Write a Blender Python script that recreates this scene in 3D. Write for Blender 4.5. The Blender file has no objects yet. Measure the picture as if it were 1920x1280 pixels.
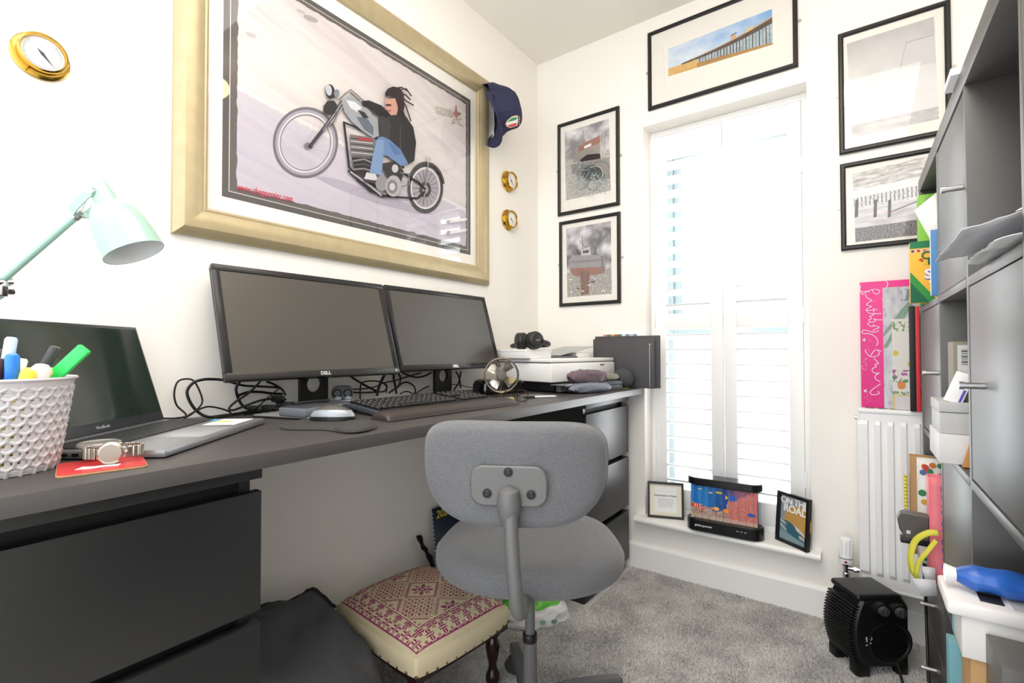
import bpy, bmesh, math, random
from mathutils import Vector, Matrix, Euler
random.seed(7)
SC = bpy.context.scene
COL = SC.collection
PI = math.pi

# ---------------------------------------------------------------- camera
FPX = 913.58
YAW, PITCH, ROLL = math.radians(36.11), math.radians(1.0153), math.radians(-.0984)
CAM = Vector((1.365, -2.1014, .9664))
FW = Vector((-math.sin(YAW)*math.cos(PITCH), math.cos(YAW)*math.cos(PITCH), math.sin(PITCH)))
_rt = Vector((math.cos(YAW), math.sin(YAW), 0))
_up = _rt.cross(FW)
RT = math.cos(ROLL)*_rt + math.sin(ROLL)*_up
UP = -math.sin(ROLL)*_rt + math.cos(ROLL)*_up
cd = bpy.data.cameras.new('camera')
cam = bpy.data.objects.new('camera', cd)
COL.objects.link(cam)
cd.sensor_width = 36
cd.lens = FPX*36/1920
cd.clip_start = .02
cam.matrix_world = Matrix(((RT.x, UP.x, -FW.x, CAM.x), (RT.y, UP.y, -FW.y, CAM.y), (RT.z, UP.z, -FW.z, CAM.z), (0, 0, 0, 1)))
SC.camera = cam

# ---------------------------------------------------------------- world, lamps, exposure
world = bpy.data.worlds.new('world')
SC.world = world
world.use_nodes = True
wn = world.node_tree.nodes
wn['Background'].inputs[0].default_value = (.93, .965, 1, 1)
wn['Background'].inputs[1].default_value = 1.42
SC.view_settings.view_transform = 'Standard'
SC.view_settings.look = 'None'
SC.view_settings.gamma = 1
SC.view_settings.use_curve_mapping = False
SC.view_settings.exposure = 1.24
SC.cycles.max_bounces = 10
SC.cycles.diffuse_bounces = 6
SC.cycles.transparent_max_bounces = 12
SC.cycles.use_denoising = True
SC.cycles.sample_clamp_indirect = 6

def area(name, loc, target, size, power, color=(1, 1, 1), size_y=None):
    l = bpy.data.lights.new(name, 'AREA')
    l.shape = 'RECTANGLE'
    l.size = size
    l.size_y = size_y or size
    l.energy = power
    l.color = color
    o = bpy.data.objects.new(name, l)
    COL.objects.link(o)
    o.location = loc
    o.rotation_euler = (Vector(target)-Vector(loc)).to_track_quat('-Z', 'Y').to_euler()
    return o
# broad overhead fill, added as bounced light; the warm bulb is the room's lamp
area('ceiling_bounce_fill', (1.05, -1.85, 2.42), (1.05, -1.85, 0), 1.1, 11, (1, .94, .86), 1.5)
bl = bpy.data.lights.new('ceiling_bulb_light', 'POINT')
bl.energy = 1.3
bl.color = (1, .72, .42)
bl.shadow_soft_size = .05
blo = bpy.data.objects.new('ceiling_bulb_light', bl)
COL.objects.link(blo)
blo.location = (1.30, -1.0, 2.30)
# daylight entering at the window
area('window_daylight', (.875, .42, 1.15), (.875, -1, .9), .62, 14, (.94, .97, 1), 1.6)

# ---------------------------------------------------------------- photo pixel -> point on a real plane
def ray(u, v):
    return FW + (u-960)/FPX*RT - (v-640)/FPX*UP
def P(u, v, ax, val):
    d = ray(u, v)
    return CAM + d*((val-CAM[ax])/d[ax])

# ---------------------------------------------------------------- materials
def lin(h):
    if isinstance(h, (tuple, list)):
        return tuple(h)[:3]
    h = h.lstrip('#')
    c = [int(h[i:i+2], 16)/255 for i in (0, 2, 4)]
    return tuple(x/12.92 if x <= .04045 else ((x+.055)/1.055)**2.4 for x in c)
MATS = {}
def mat(name, color, rough=.5, metal=0, var=0, vscale=20, bump=0, bscale=200, coat=0, trans=0, emit=None, estr=0, spec=.5, stretch=None, alpha=1, sheen=0, ior=1.45):
    if name in MATS:
        return MATS[name]
    m = bpy.data.materials.new(name)
    m.use_nodes = True
    nt = m.node_tree
    b = nt.nodes['Principled BSDF']
    c = lin(color)
    b.inputs['Base Color'].default_value = (*c, 1)
    b.inputs['Roughness'].default_value = rough
    b.inputs['Metallic'].default_value = metal
    b.inputs['Specular IOR Level'].default_value = spec
    b.inputs['Coat Weight'].default_value = coat
    b.inputs['Transmission Weight'].default_value = trans
    b.inputs['IOR'].default_value = ior
    b.inputs['Alpha'].default_value = alpha
    b.inputs['Sheen Weight'].default_value = sheen
    if emit:
        b.inputs['Emission Color'].default_value = (*lin(emit), 1)
        b.inputs['Emission Strength'].default_value = estr
    tc = nt.nodes.new('ShaderNodeTexCoord')
    mp = nt.nodes.new('ShaderNodeMapping')
    if stretch:
        mp.inputs['Scale'].default_value = stretch
    nt.links.new(tc.outputs['Object'], mp.inputs[0])
    n = nt.nodes.new('ShaderNodeTexNoise')
    n.inputs['Scale'].default_value = vscale
    n.inputs['Detail'].default_value = 5
    nt.links.new(mp.outputs[0], n.inputs['Vector'])
    mx = nt.nodes.new('ShaderNodeMix')
    mx.data_type = 'RGBA'
    v = var if var else .03
    mx.inputs[6].default_value = (*[x*(1-v) for x in c], 1)
    mx.inputs[7].default_value = (*[min(1, x*(1+v)) for x in c], 1)
    nt.links.new(n.outputs[0], mx.inputs[0])
    nt.links.new(mx.outputs[2], b.inputs['Base Color'])
    if bump:
        n2 = nt.nodes.new('ShaderNodeTexNoise')
        n2.inputs['Scale'].default_value = bscale
        n2.inputs['Detail'].default_value = 3
        nt.links.new(mp.outputs[0], n2.inputs['Vector'])
        bp = nt.nodes.new('ShaderNodeBump')
        bp.inputs['Strength'].default_value = bump
        bp.inputs['Distance'].default_value = .002
        nt.links.new(n2.outputs[0], bp.inputs['Height'])
        nt.links.new(bp.outputs[0], b.inputs['Normal'])
    MATS[name] = m
    return m
def print_mat(name='flat_print', rough=.5, spec=.5, var=.0, gain=1.0):
    """ink on paper: takes its colours from the mesh's own colour attribute"""
    if name in MATS:
        return MATS[name]
    m = bpy.data.materials.new(name)
    m.use_nodes = True
    nt = m.node_tree
    b = nt.nodes['Principled BSDF']
    b.inputs['Roughness'].default_value = rough
    b.inputs['Specular IOR Level'].default_value = spec
    a = nt.nodes.new('ShaderNodeAttribute')
    a.attribute_name = 'Col'
    n = nt.nodes.new('ShaderNodeTexNoise')
    n.inputs['Scale'].default_value = 60
    n.inputs['Detail'].default_value = 6
    tc = nt.nodes.new('ShaderNodeTexCoord')
    nt.links.new(tc.outputs['Object'], n.inputs['Vector'])
    mr = nt.nodes.new('ShaderNodeMapRange')
    mr.inputs[3].default_value = (1-var)*gain
    mr.inputs[4].default_value = (1+var)*gain
    nt.links.new(n.outputs[0], mr.inputs[0])
    mx = nt.nodes.new('ShaderNodeVectorMath')
    mx.operation = 'SCALE'
    nt.links.new(a.outputs['Color'], mx.inputs[0])
    nt.links.new(mr.outputs[0], mx.inputs['Scale'])
    nt.links.new(mx.outputs[0], b.inputs['Base Color'])
    MATS[name] = m
    return m

def glazing(name, tint=(1, 1, 1), ior=1.45, rough=.01, add=0.0):
    """thin sheet of glass or clear plastic: lets light through, mirrors a little of the room"""
    if name in MATS:
        return MATS[name]
    m = bpy.data.materials.new(name); m.use_nodes = True
    nt = m.node_tree; nt.nodes.clear()
    o = nt.nodes.new('ShaderNodeOutputMaterial'); mx = nt.nodes.new('ShaderNodeMixShader')
    tr = nt.nodes.new('ShaderNodeBsdfTransparent'); gl = nt.nodes.new('ShaderNodeBsdfGlossy'); fr = nt.nodes.new('ShaderNodeMath')
    tr.inputs[0].default_value = (*tint, 1); gl.inputs['Roughness'].default_value = rough
    ge = nt.nodes.new('ShaderNodeNewGeometry'); dt = nt.nodes.new('ShaderNodeVectorMath'); dt.operation = 'DOT_PRODUCT'
    ab = nt.nodes.new('ShaderNodeMath'); ab.operation = 'ABSOLUTE'; sb = nt.nodes.new('ShaderNodeMath'); sb.operation = 'SUBTRACT'; sb.inputs[0].default_value = 1
    pw = nt.nodes.new('ShaderNodeMath'); pw.operation = 'POWER'; pw.inputs[1].default_value = 5
    r0 = ((ior-1)/(ior+1))**2
    fr.operation = 'MULTIPLY_ADD'; fr.inputs[1].default_value = 1-r0; fr.inputs[2].default_value = r0
    nt.links.new(ge.outputs['Incoming'], dt.inputs[0]); nt.links.new(ge.outputs['Normal'], dt.inputs[1]); nt.links.new(dt.outputs['Value'], ab.inputs[0])
    nt.links.new(ab.outputs[0], sb.inputs[1]); nt.links.new(sb.outputs[0], pw.inputs[0]); nt.links.new(pw.outputs[0], fr.inputs[0])
    ad = nt.nodes.new('ShaderNodeMath'); ad.operation = 'ADD'; ad.inputs[1].default_value = add
    nt.links.new(fr.outputs[0], ad.inputs[0]); nt.links.new(ad.outputs[0], mx.inputs[0])
    nt.links.new(tr.outputs[0], mx.inputs[1]); nt.links.new(gl.outputs[0], mx.inputs[2]); nt.links.new(mx.outputs[0], o.inputs[0])
    MATS[name] = m
    return m

# ---------------------------------------------------------------- mesh collecting
class G:
    def __init__(self, M=None):
        self.v = []; self.f = []; self.c = []; self.M = M or Matrix.Identity(4); self.col = (1, 1, 1)
    def add(self, vs, fs, M=None, col=None):
        o = len(self.v)
        T = self.M @ M if M is not None else self.M
        self.v += [T @ Vector(p) for p in vs]
        self.f += [tuple(i+o for i in f) for f in fs]
        c = lin(col) if col is not None else self.col
        self.c += [c]*len(fs)
        return self
    def box(self, c, s, bev=0, M=None, seg=2, col=None):
        """box with centre c and full size s, edges rounded by bev"""
        T = Matrix.Translation(c) if M is None else M @ Matrix.Translation(c)
        x, y, z = s[0]/2, s[1]/2, s[2]/2
        if bev <= 0:
            vs = [(-x, -y, -z), (x, -y, -z), (x, y, -z), (-x, y, -z), (-x, -y, z), (x, -y, z), (x, y, z), (-x, y, z)]
            fs = [(0, 3, 2, 1), (4, 5, 6, 7), (0, 1, 5, 4), (1, 2, 6, 5), (2, 3, 7, 6), (3, 0, 4, 7)]
            return self.add(vs, fs, T, col)
        bm = bmesh.new()
        bmesh.ops.create_cube(bm, size=1, matrix=Matrix.Diagonal((s[0], s[1], s[2], 1)))
        bmesh.ops.bevel(bm, geom=bm.edges[:]+bm.verts[:], offset=min(bev, min(s)*.49), segments=seg, profile=.5, affect='EDGES', clamp_overlap=True)
        bm.verts.index_update()
        self.add([v.co[:] for v in bm.verts], [[v.index for v in f.verts] for f in bm.faces], T, col)
        bm.free()
        return self
    def b2(self, lo, hi, bev=0, M=None, seg=2, col=None):
        lo, hi = Vector(lo), Vector(hi)
        return self.box((lo+hi)/2, [abs(a) for a in (hi-lo)], bev, M, seg, col)
    def cyl(self, p0, p1, r0, r1=None, n=20, M=None, caps=True, col=None):
        p0, p1 = Vector(p0), Vector(p1)
        r1 = r0 if r1 is None else r1
        q = (p1-p0).to_track_quat('Z', 'Y').to_matrix()
        vs = []
        for p, r in ((p0, r0), (p1, r1)):
            for i in range(n):
                a = 2*PI*i/n
                vs.append(p + q @ Vector((r*math.cos(a), r*math.sin(a), 0)))
        fs = [(i, (i+1) % n, n+(i+1) % n, n+i) for i in range(n)]
        if caps:
            fs += [tuple(range(n-1, -1, -1)), tuple(range(n, 2*n))]
        return self.add(vs, fs, M, col)
    def tube(self, pts, r, n=8, closed=False, M=None, caps=True, smooth=0, col=None):
        pts = [Vector(p) for p in pts]
        if smooth:
            pts = spline(pts, smooth, closed)
        m = len(pts)
        rr = r if isinstance(r, (list, tuple)) else None
        vs = []; fs = []
        prev = None
        for i in range(m):
            a = pts[(i-1) % m] if (closed or i) else pts[0]
            b = pts[(i+1) % m] if (closed or i < m-1) else pts[-1]
            t = (b-a)
            t = t.normalized() if t.length > 1e-9 else Vector((0, 0, 1))
            if prev is None:
                u = t.orthogonal().normalized()
            else:
                u = prev - t*prev.dot(t)
                u = u.normalized() if u.length > 1e-6 else t.orthogonal().normalized()
            prev = u
            w = t.cross(u)
            ri = rr[min(len(rr)-1, int(i*len(rr)/m))] if rr else r
            for k in range(n):
                an = 2*PI*k/n
                vs.append(pts[i] + (u*math.cos(an)+w*math.sin(an))*ri)
        for i in range(m if closed else m-1):
            j = (i+1) % m
            for k in range(n):
                l = (k+1) % n
                fs.append((i*n+k, i*n+l, j*n+l, j*n+k))
        if caps and not closed:
            fs += [tuple(range(n-1, -1, -1)), tuple(range((m-1)*n, m*n))]
        return self.add(vs, fs, M, col)
    def lathe(self, prof, c=(0, 0, 0), axis=(0, 0, 1), n=32, M=None, col=None):
        q = Vector(axis).normalized().to_track_quat('Z', 'Y').to_matrix()
        c = Vector(c)
        vs = []; fs = []
        for r, z in prof:
            for i in range(n):
                a = 2*PI*i/n
                vs.append(c + q @ Vector((max(r, 1e-5)*math.cos(a), max(r, 1e-5)*math.sin(a), z)))
        for j in range(len(prof)-1):
            for i in range(n):
                k = (i+1) % n
                fs.append((j*n+i, j*n+k, (j+1)*n+k, (j+1)*n+i))
        return self.add(vs, fs, M, col)
    def prism(self, poly, h, M=None, bev=0, col=None):
        """polygon (x,y) extruded from z=0 to z=h"""
        n = len(poly)
        if bev:
            ins = inset(poly, bev)
            rings = [(ins, 0), (poly, bev), (poly, h-bev), (ins, h)]
        else:
            rings = [(poly, 0), (poly, h)]
        vs = [(p[0], p[1], z) for r, z in rings for p in r]
        fs = []
        for j in range(len(rings)-1):
            fs += [(j*n+i, j*n+(i+1) % n, (j+1)*n+(i+1) % n, (j+1)*n+i) for i in range(n)]
        fs += [tuple(range(n-1, -1, -1)), tuple(range((len(rings)-1)*n, len(rings)*n))]
        return self.add(vs, fs, M, col)
    def ball(self, c, r, n=20, m=12, M=None, col=None):
        rx, ry, rz = r if isinstance(r, (tuple, list)) else (r, r, r)
        vs = []; fs = []
        for j in range(m+1):
            t = PI*j/m
            for i in range(n):
                a = 2*PI*i/n
                s = max(math.sin(t), 1e-4)
                vs.append((c[0]+rx*s*math.cos(a), c[1]+ry*s*math.sin(a), c[2]-rz*math.cos(t)))
        for j in range(m):
            for i in range(n):
                k = (i+1) % n
                fs.append((j*n+i, j*n+k, (j+1)*n+k, (j+1)*n+i))
        return self.add(vs, fs, M, col)
    def surf(self, fn, nu, nv, M=None, closed_u=False, col=None):
        vs = [fn(i/nu, j/nv) for j in range(nv+1) for i in range(nu+1)]
        fs = [(j*(nu+1)+i, j*(nu+1)+i+1, (j+1)*(nu+1)+i+1, (j+1)*(nu+1)+i) for j in range(nv) for i in range(nu)]
        return self.add(vs, fs, M, col)
    def face(self, pts, col=None, M=None):
        return self.add(pts, [tuple(range(len(pts)))], M, col)
    def out(self, name, m, parent=None, smooth=True, loc=None, label=None, cat=None, group=None, kind=None, solid=0, subsurf=0, angle=35):
        me = bpy.data.meshes.new(name)
        o = bpy.data.objects.new(name, me)
        COL.objects.link(o)
        if parent is not None:
            root = parent
            while root.parent is not None:
                root = root.parent
            inv = root.matrix_basis.inverted()
            o.parent = parent
        elif loc is not None:
            o.location = loc
            inv = Matrix.Translation(-Vector(loc))
        else:
            inv = Matrix.Identity(4)
        me.from_pydata([tuple(inv @ p) for p in self.v], [], self.f)
        me.materials.append(m)
        ca = me.color_attributes.new('Col', 'FLOAT_COLOR', 'CORNER')
        buf = []
        for p in me.polygons:
            buf += [*self.c[p.index], 1.0]*p.loop_total
        ca.data.foreach_set('color', buf)
        me.validate()
        bm = bmesh.new(); bm.from_mesh(me)
        if len(bm.faces) > 1:
            bmesh.ops.recalc_face_normals(bm, faces=bm.faces)
        bm.to_mesh(me); bm.free()
        if smooth:
            me.shade_smooth()
            try:
                me.set_sharp_from_angle(angle=math.radians(angle))
            except Exception:
                pass
        if solid:
            s = o.modifiers.new('solid', 'SOLIDIFY'); s.thickness = solid; s.offset = 0
        if subsurf:
            s = o.modifiers.new('sub', 'SUBSURF'); s.levels = s.render_levels = subsurf
        tag(o, label, cat, group, kind)
        return o
def tag(o, label=None, cat=None, group=None, kind=None):
    if label: o['label'] = label
    if cat: o['category'] = cat
    if group: o['group'] = group
    if kind: o['kind'] = kind
    return o
def thing(name, label, cat, loc=(0, 0, 0), rz=0, group=None, kind=None, rot=None):
    o = bpy.data.objects.new(name, None)
    COL.objects.link(o)
    R = rot if rot is not None else Matrix.Rotation(rz, 4, 'Z')
    o.matrix_basis = Matrix.Translation(loc) @ R
    o.empty_display_size = .05
    return tag(o, label, cat, group, kind)
def W(o):
    """frame of a thing: build in it with G(W(o))"""
    return o.matrix_basis.copy()
def setpiece(name, g, m, parent=None, **k):
    return g.out(name, m, parent, kind='structure' if parent is None else None, **k)
def spline(pts, k, closed=False):
    out = []
    n = len(pts)
    rng = range(n if closed else n-1)
    for i in rng:
        p0 = pts[(i-1) % n] if (closed or i) else pts[0]*2-pts[1]
        p1 = pts[i]; p2 = pts[(i+1) % n]
        p3 = pts[(i+2) % n] if (closed or i < n-2) else pts[-1]*2-pts[-2]
        for s in range(k):
            t = s/k
            out.append(.5*((2*p1)+(p2-p0)*t+(2*p0-5*p1+4*p2-p3)*t*t+(3*p1-p0-3*p2+p3)*t**3))
    if not closed:
        out.append(pts[-1])
    return out
def inset(poly, d):
    n = len(poly)
    A = sum(poly[i][0]*poly[(i+1) % n][1]-poly[(i+1) % n][0]*poly[i][1] for i in range(n))
    s = 1 if A > 0 else -1
    out = []
    for i in range(n):
        a, b, c = Vector(poly[i-1][:2]), Vector(poly[i][:2]), Vector(poly[(i+1) % n][:2])
        e1 = (b-a).normalized(); e2 = (c-b).normalized()
        n1 = Vector((-e1.y, e1.x))*s; n2 = Vector((-e2.y, e2.x))*s
        m = (n1+n2)
        m = m.normalized()
        k = d/max(.35, m.dot(n1))
        out.append((b.x+m.x*k, b.y+m.y*k))
    return out
def rrect(w, h, r, n=5, cx=0, cy=0):
    pts = []
    for sx, sy, a0 in ((1, 1, 0), (-1, 1, 90), (-1, -1, 180), (1, -1, 270)):
        for i in range(n+1):
            a = math.radians(a0+90*i/n)
            pts.append((cx+sx*(w/2-r)+r*math.cos(a), cy+sy*(h/2-r)+r*math.sin(a)))
    return pts
def frame_m(o, x, y):
    """matrix with origin o, local x and y axes given"""
    x = Vector(x).normalized(); y = Vector(y); y = (y-x*y.dot(x)).normalized(); z = x.cross(y)
    return Matrix(((x.x, y.x, z.x, o[0]), (x.y, y.y, z.y, o[1]), (x.z, y.z, z.z, o[2]), (0, 0, 0, 1)))
def text(s, size, M, m, parent=None, name='lettering', depth=.0004, align='CENTER', shear=0, bold=0, spacing=1, fit=None):
    cu = bpy.data.curves.new('t', 'FONT')
    cu.body = s; cu.size = size; cu.align_x = align; cu.align_y = 'CENTER'
    cu.extrude = depth; cu.shear = shear; cu.offset = bold; cu.space_character = spacing
    cu.resolution_u = 3
    to = bpy.data.objects.new('t', cu)
    COL.objects.link(to)
    dg = bpy.context.evaluated_depsgraph_get()
    me0 = to.evaluated_get(dg).to_mesh()
    if fit:
        xs = [v.co.x for v in me0.vertices]
        M = M @ Matrix.Diagonal((fit/max(1e-6, max(xs)-min(xs)), 1, 1, 1))
    g = G(M)
    g.add([v.co[:] for v in me0.vertices], [list(p.vertices) for p in me0.polygons])
    bpy.data.objects.remove(to)
    bpy.data.curves.remove(cu)
    if not g.f:
        return None
    return g.out(name, m, parent, smooth=False)
WHITE = mat('wall_paint', '#f4f1ec', .75, var=.012, vscale=3, bump=.06, bscale=260)
CEIL = mat('ceiling_paint', '#f0ece4', .8, var=.012, vscale=3, bump=.05, bscale=200)
GLOSS = mat('white_gloss_paint', '#f2f2ef', .32, var=.01, vscale=5)
SHUT = mat('shutter_white', '#f7f7f6', .35, var=.01, vscale=5)

# ================================================================ ROOM SHELL
H = 2.443
RX, RY = 1.93, -3.1     # right wall, near end
WX0, WX1, WZ0, WZ1 = .562, 1.192, .215, 1.966
g = G(); g.b2((-.12, RY, -.02), (0, .12, H+.1)); setpiece('wall_left', g, WHITE)
g = G()
g.b2((-.0, 0, -.02), (WX0, .30, H+.1)); g.b2((WX1, 0, -.02), (RX+.12, .30, H+.1))
g.b2((WX0, 0, -.02), (WX1, .30, WZ0)); g.b2((WX0, 0, WZ1), (WX1, .30, H+.1))
setpiece('wall_back', g, WHITE)
g = G(); g.b2((RX, RY, -.02), (RX+.12, 0, H+.1)); setpiece('wall_right', g, WHITE)
g = G(); g.b2((0, RY, H), (RX, 0, H+.12)); setpiece('ceiling', g, CEIL)
# skirting boards: tall square-edged board with eased top
def skirt(name, a, b, nrm):
    a, b = Vector(a), Vector(b)
    nrm = Vector(nrm)
    g = G()
    prof = [(0, 0), (.015, 0), (.015, .098), (.012, .104), (.007, .1065), (0, .1065)]
    vs = [a+nrm*x+Vector((0, 0, z)) for x, z in prof]+[b+nrm*x+Vector((0, 0, z)) for x, z in prof]
    n = len(prof)
    g.add(vs, [(i, (i+1) % n, n+(i+1) % n, n+i) for i in range(n)]+[tuple(range(n)), tuple(range(n, 2*n))])
    return setpiece(name, g, GLOSS, smooth=False)
skirt('baseboard_back', (.0, 0, 0), (RX, 0, 0), (0, -1, 0))
skirt('baseboard_left', (0, RY, 0), (0, -.015, 0), (1, 0, 0))
skirt('baseboard_right', (RX, RY, 0), (RX, -.015, 0), (-1, 0, 0))

# carpet: base slab plus a real pile of short tufts
def carpet_mat():
    m = mat('carpet_wool', '#8d8a88', 1, spec=.1)
    nt = m.node_tree
    b = nt.nodes['Principled BSDF']
    tc = nt.nodes.new('ShaderNodeTexCoord')
    n1 = nt.nodes.new('ShaderNodeTexNoise'); n1.inputs['Scale'].default_value = 7; n1.inputs['Detail'].default_value = 4
    n2 = nt.nodes.new('ShaderNodeTexNoise'); n2.inputs['Scale'].default_value = 230; n2.inputs['Detail'].default_value = 3
    ad = nt.nodes.new('ShaderNodeMath'); ad.operation = 'ADD'
    cr = nt.nodes.new('ShaderNodeValToRGB')
    cr.color_ramp.elements[0].position = .72; cr.color_ramp.elements[0].color = (*lin('#a19f9d'), 1)
    cr.color_ramp.elements[1].position = 1.28; cr.color_ramp.elements[1].color = (*lin('#dedcd9'), 1)
    dv = nt.nodes.new('ShaderNodeMapRange'); dv.inputs[1].default_value = .72; dv.inputs[2].default_value = 1.26
    cr.color_ramp.elements[0].position = 0; cr.color_ramp.elements[1].position = 1
    for n in (n1, n2):
        nt.links.new(tc.outputs['Object'], n.inputs['Vector'])
    nt.links.new(n1.outputs[0], ad.inputs[0]); nt.links.new(n2.outputs[0], ad.inputs[1])
    nt.links.new(ad.outputs[0], dv.inputs[0]); nt.links.new(dv.outputs[0], cr.inputs[0])
    nt.links.new(cr.outputs[0], b.inputs['Base Color'])
    bp = nt.nodes.new('ShaderNodeBump'); bp.inputs['Strength'].default_value = .9; bp.inputs['Distance'].default_value = .004
    nt.links.new(n2.outputs[0], bp.inputs['Height']); nt.links.new(bp.outputs[0], b.inputs['Normal'])
    b.inputs['Sheen Weight'].default_value = .2
    return m
CARPET = carpet_mat()
g = G(); g.b2((-.1, RY, -.05), (RX+.1, .1, 0)); setpiece('floor', g, CARPET)
rnd = random.Random(3)
vs = []; fs = []
for _ in range(150000):
    x = rnd.uniform(.02, 1.49); y = rnd.uniform(-1.6, -.016)
    if (x < .51 and y > -.45):
        continue
    a = rnd.uniform(0, 2*PI); w = rnd.uniform(.0012, .0022); h = rnd.uniform(.004, .0075)
    dx, dy = math.cos(a)*w, math.sin(a)*w
    lx, ly = rnd.uniform(-.004, .004), rnd.uniform(-.004, .004)
    i = len(vs)
    vs += [(x-dx, y-dy, 0), (x+dx, y+dy, 0), (x+lx, y+ly, h)]
    fs.append((i, i+1, i+2))
me = bpy.data.meshes.new('carpet_pile'); me.from_pydata(vs, [], fs); me.materials.append(CARPET)
o = bpy.data.objects.new('carpet_pile', me); COL.objects.link(o)
tag(o, 'mottled grey pile of the carpet below the window', 'carpet', kind='stuff')

# ================================================================ WINDOW
UPVC = mat('white_upvc', '#f3f5f6', .25, var=.01)
UGREY = mat('grey_green_window_frame', '#7d898c', .4, var=.04)
GLASS = glazing('clear_glass')
win = thing('window_1', None, None, (.877, .26, WZ0), kind='structure')
g = G()
a, b, c, d = WX0+.0, WX1-.0, WZ0+.02, WZ1
for lo, hi in (((a, .235, c), (a+.055, .29, d)), ((b-.055, .235, c), (b, .29, d)), ((a+.0545, .2355, c+.0005), (b-.0545, .2895, c+.055)), ((a+.0545, .2355, d-.055), (b-.0545, .2895, d-.0005)), ((a+.0545, .2355, 1.035), (b-.0545, .2895, 1.10))):
    g.b2(lo, hi, .004)
g.out('window_frame', UGREY, win)
for z0, z1 in ((c+.055, 1.035), (1.10, d-.055)):
    g = G(); g.b2((a+.055, .26, z0), (b-.055, .264, z1)); g.out('pane', GLASS, win)
    if z0 < 1: continue
    g = G()
    for lo, hi in (((a+.055, .245, z0), (a+.095, .28, z1)), ((b-.095, .245, z0), (b-.055, .28, z1)), ((a+.0945, .2455, z0+.0005), (b-.0945, .2795, z0+.04)), ((a+.0945, .2455, z1-.04), (b-.0945, .2795, z1-.0005))):
        g.b2(lo, hi, .004)
    g.out('sash_frame', UGREY, win)
# window board with a half round nosing and horns
g = G()
prof = [(.235, WZ0), (.235, WZ0+.022)]+[(-.042-.0125*math.sin(t*PI/8), WZ0+.0095+.0125*math.cos(t*PI/8)) for t in range(9)]
vs = [(x, p[0], p[1]) for x in (.527, 1.222) for p in prof]; n = len(prof)
g.add(vs, [(i, (i+1) % n, n+(i+1) % n, n+i) for i in range(n)]+[tuple(range(n)), tuple(range(n, 2*n))])
setpiece('trim_1', g, GLOSS)     # the sill board
# shutter surround (L frame) inside the reveal
g = G()
SY0, SY1 = .083, .112
for lo, hi in (((WX0, SY0+.004, WZ0+.022), (WX0+.020, SY1+.02, WZ1)), ((WX1-.026, SY0+.004, WZ0+.022), (WX1, SY1+.02, WZ1)), ((WX0+.0195, SY0+.0045, WZ1-.026), (WX1-.0255, SY1+.0195, WZ1-.0005)), ((WX0+.0195, SY0+.0045, WZ0+.0225), (WX1-.0255, SY1+.0195, WZ0+.05))):
    g.b2(lo, hi, .002)
setpiece('trim_2', g, SHUT)
def shutter(x0, x1, label, hinge_x):
    t = thing('window_shutter', label, 'shutter', ((x0+x1)/2, (SY0+SY1)/2, WZ0+.052), group='plantation shutters in the window')
    st = .050; zb, zt = WZ0+.052, WZ1-.028
    g = G(); g.b2((x0, SY0, zb), (x0+st, SY1, zt), .003); g.out('stile', SHUT, t)
    g = G(); g.b2((x1-st, SY0, zb), (x1, SY1, zt), .003); g.out('stile', SHUT, t)
    for z0, z1 in ((zb, zb+.085), (1.058, 1.128), (zt-.105, zt)):
        g = G(); g.b2((x0+st, SY0+.001, z0), (x1-st, SY1-.001, z1), .002); g.out('rail', SHUT, t)
    # one louvre shape shared by all
    L = x1-x0-2*st-.004
    ye = [(-.031, 0), (-.026, .0036), (-.012, .0052), (0, .0056), (.012, .0052), (.026, .0036), (.031, 0), (.026, -.0036), (.012, -.0052), (0, -.0056), (-.012, -.0052), (-.026, -.0036)]
    n = len(ye)
    me = bpy.data.meshes.new('louvre')
    me.from_pydata([(x, y, z) for x in (-L/2, L/2) for y, z in ye], [], [(i, (i+1) % n, n+(i+1) % n, n+i) for i in range(n)]+[tuple(range(n)), tuple(range(n, 2*n))])
    me.materials.append(SHUT); me.shade_smooth(); me.set_sharp_from_angle(angle=math.radians(40))
    for z0, z1, k in ((zb+.085, 1.058, 11), (1.128, zt-.105, 11)):
        for i in range(k):
            z = z0+(z1-z0)*(i+.5)/k
            o = bpy.data.objects.new('louvre', me); COL.objects.link(o)
            o.parent = t
            o.matrix_basis = W(t).inverted() @ (Matrix.Translation(((x0+x1)/2, (SY0+SY1)/2+.004, z)) @ Matrix.Rotation(math.radians(-18), 4, 'X'))
    for z in (WZ0+.25, 1.10, WZ1-.28):
        g = G(); g.cyl((hinge_x, SY0-.001, z-.03), (hinge_x, SY0-.001, z+.03), .0035, n=10); g.out('hinge', SHUT, t)
    return t
shutter(.583, .8735, 'white louvred shutter panel on the left half of the window', .580)
shutter(.8765, 1.165, 'white louvred shutter panel on the right half of the window', 1.168)

# what stands outside: a pale building with a grey corner, seen between the louvres
OUTW = mat('pale_render_outside', '#e9eef0', .8, var=.02)
OUTG = mat('grey_cladding_outside', '#4d5a5f', .7, var=.08, vscale=8)
nb = thing('neighbouring_building', 'pale rendered building with light blue windows seen through shutters', 'building', (-1.2, 4.2, -2.6))
g = G(); g.b2((-3.6, 4.2, -2.6), (.25, 7.5, 1.15)); g.out('wall', OUTW, nb)
BLU = mat('sky_blue_pane', '#9fd0e0', .15, var=.02)
for x in (-.75,):
    g = G(); g.b2((x-.35, 4.15, -1.1), (x+.45, 4.2, .55), .01); fr = g.out('window_frame', UPVC, nb)
    for z0, z1 in ((-1.0, -.45), (-.4, .1), (.15, .5)):
        g = G(); g.b2((x-.3, 4.14, z0), (x+.4, 4.152, z1)); g.out('pane', BLU, fr)

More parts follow.
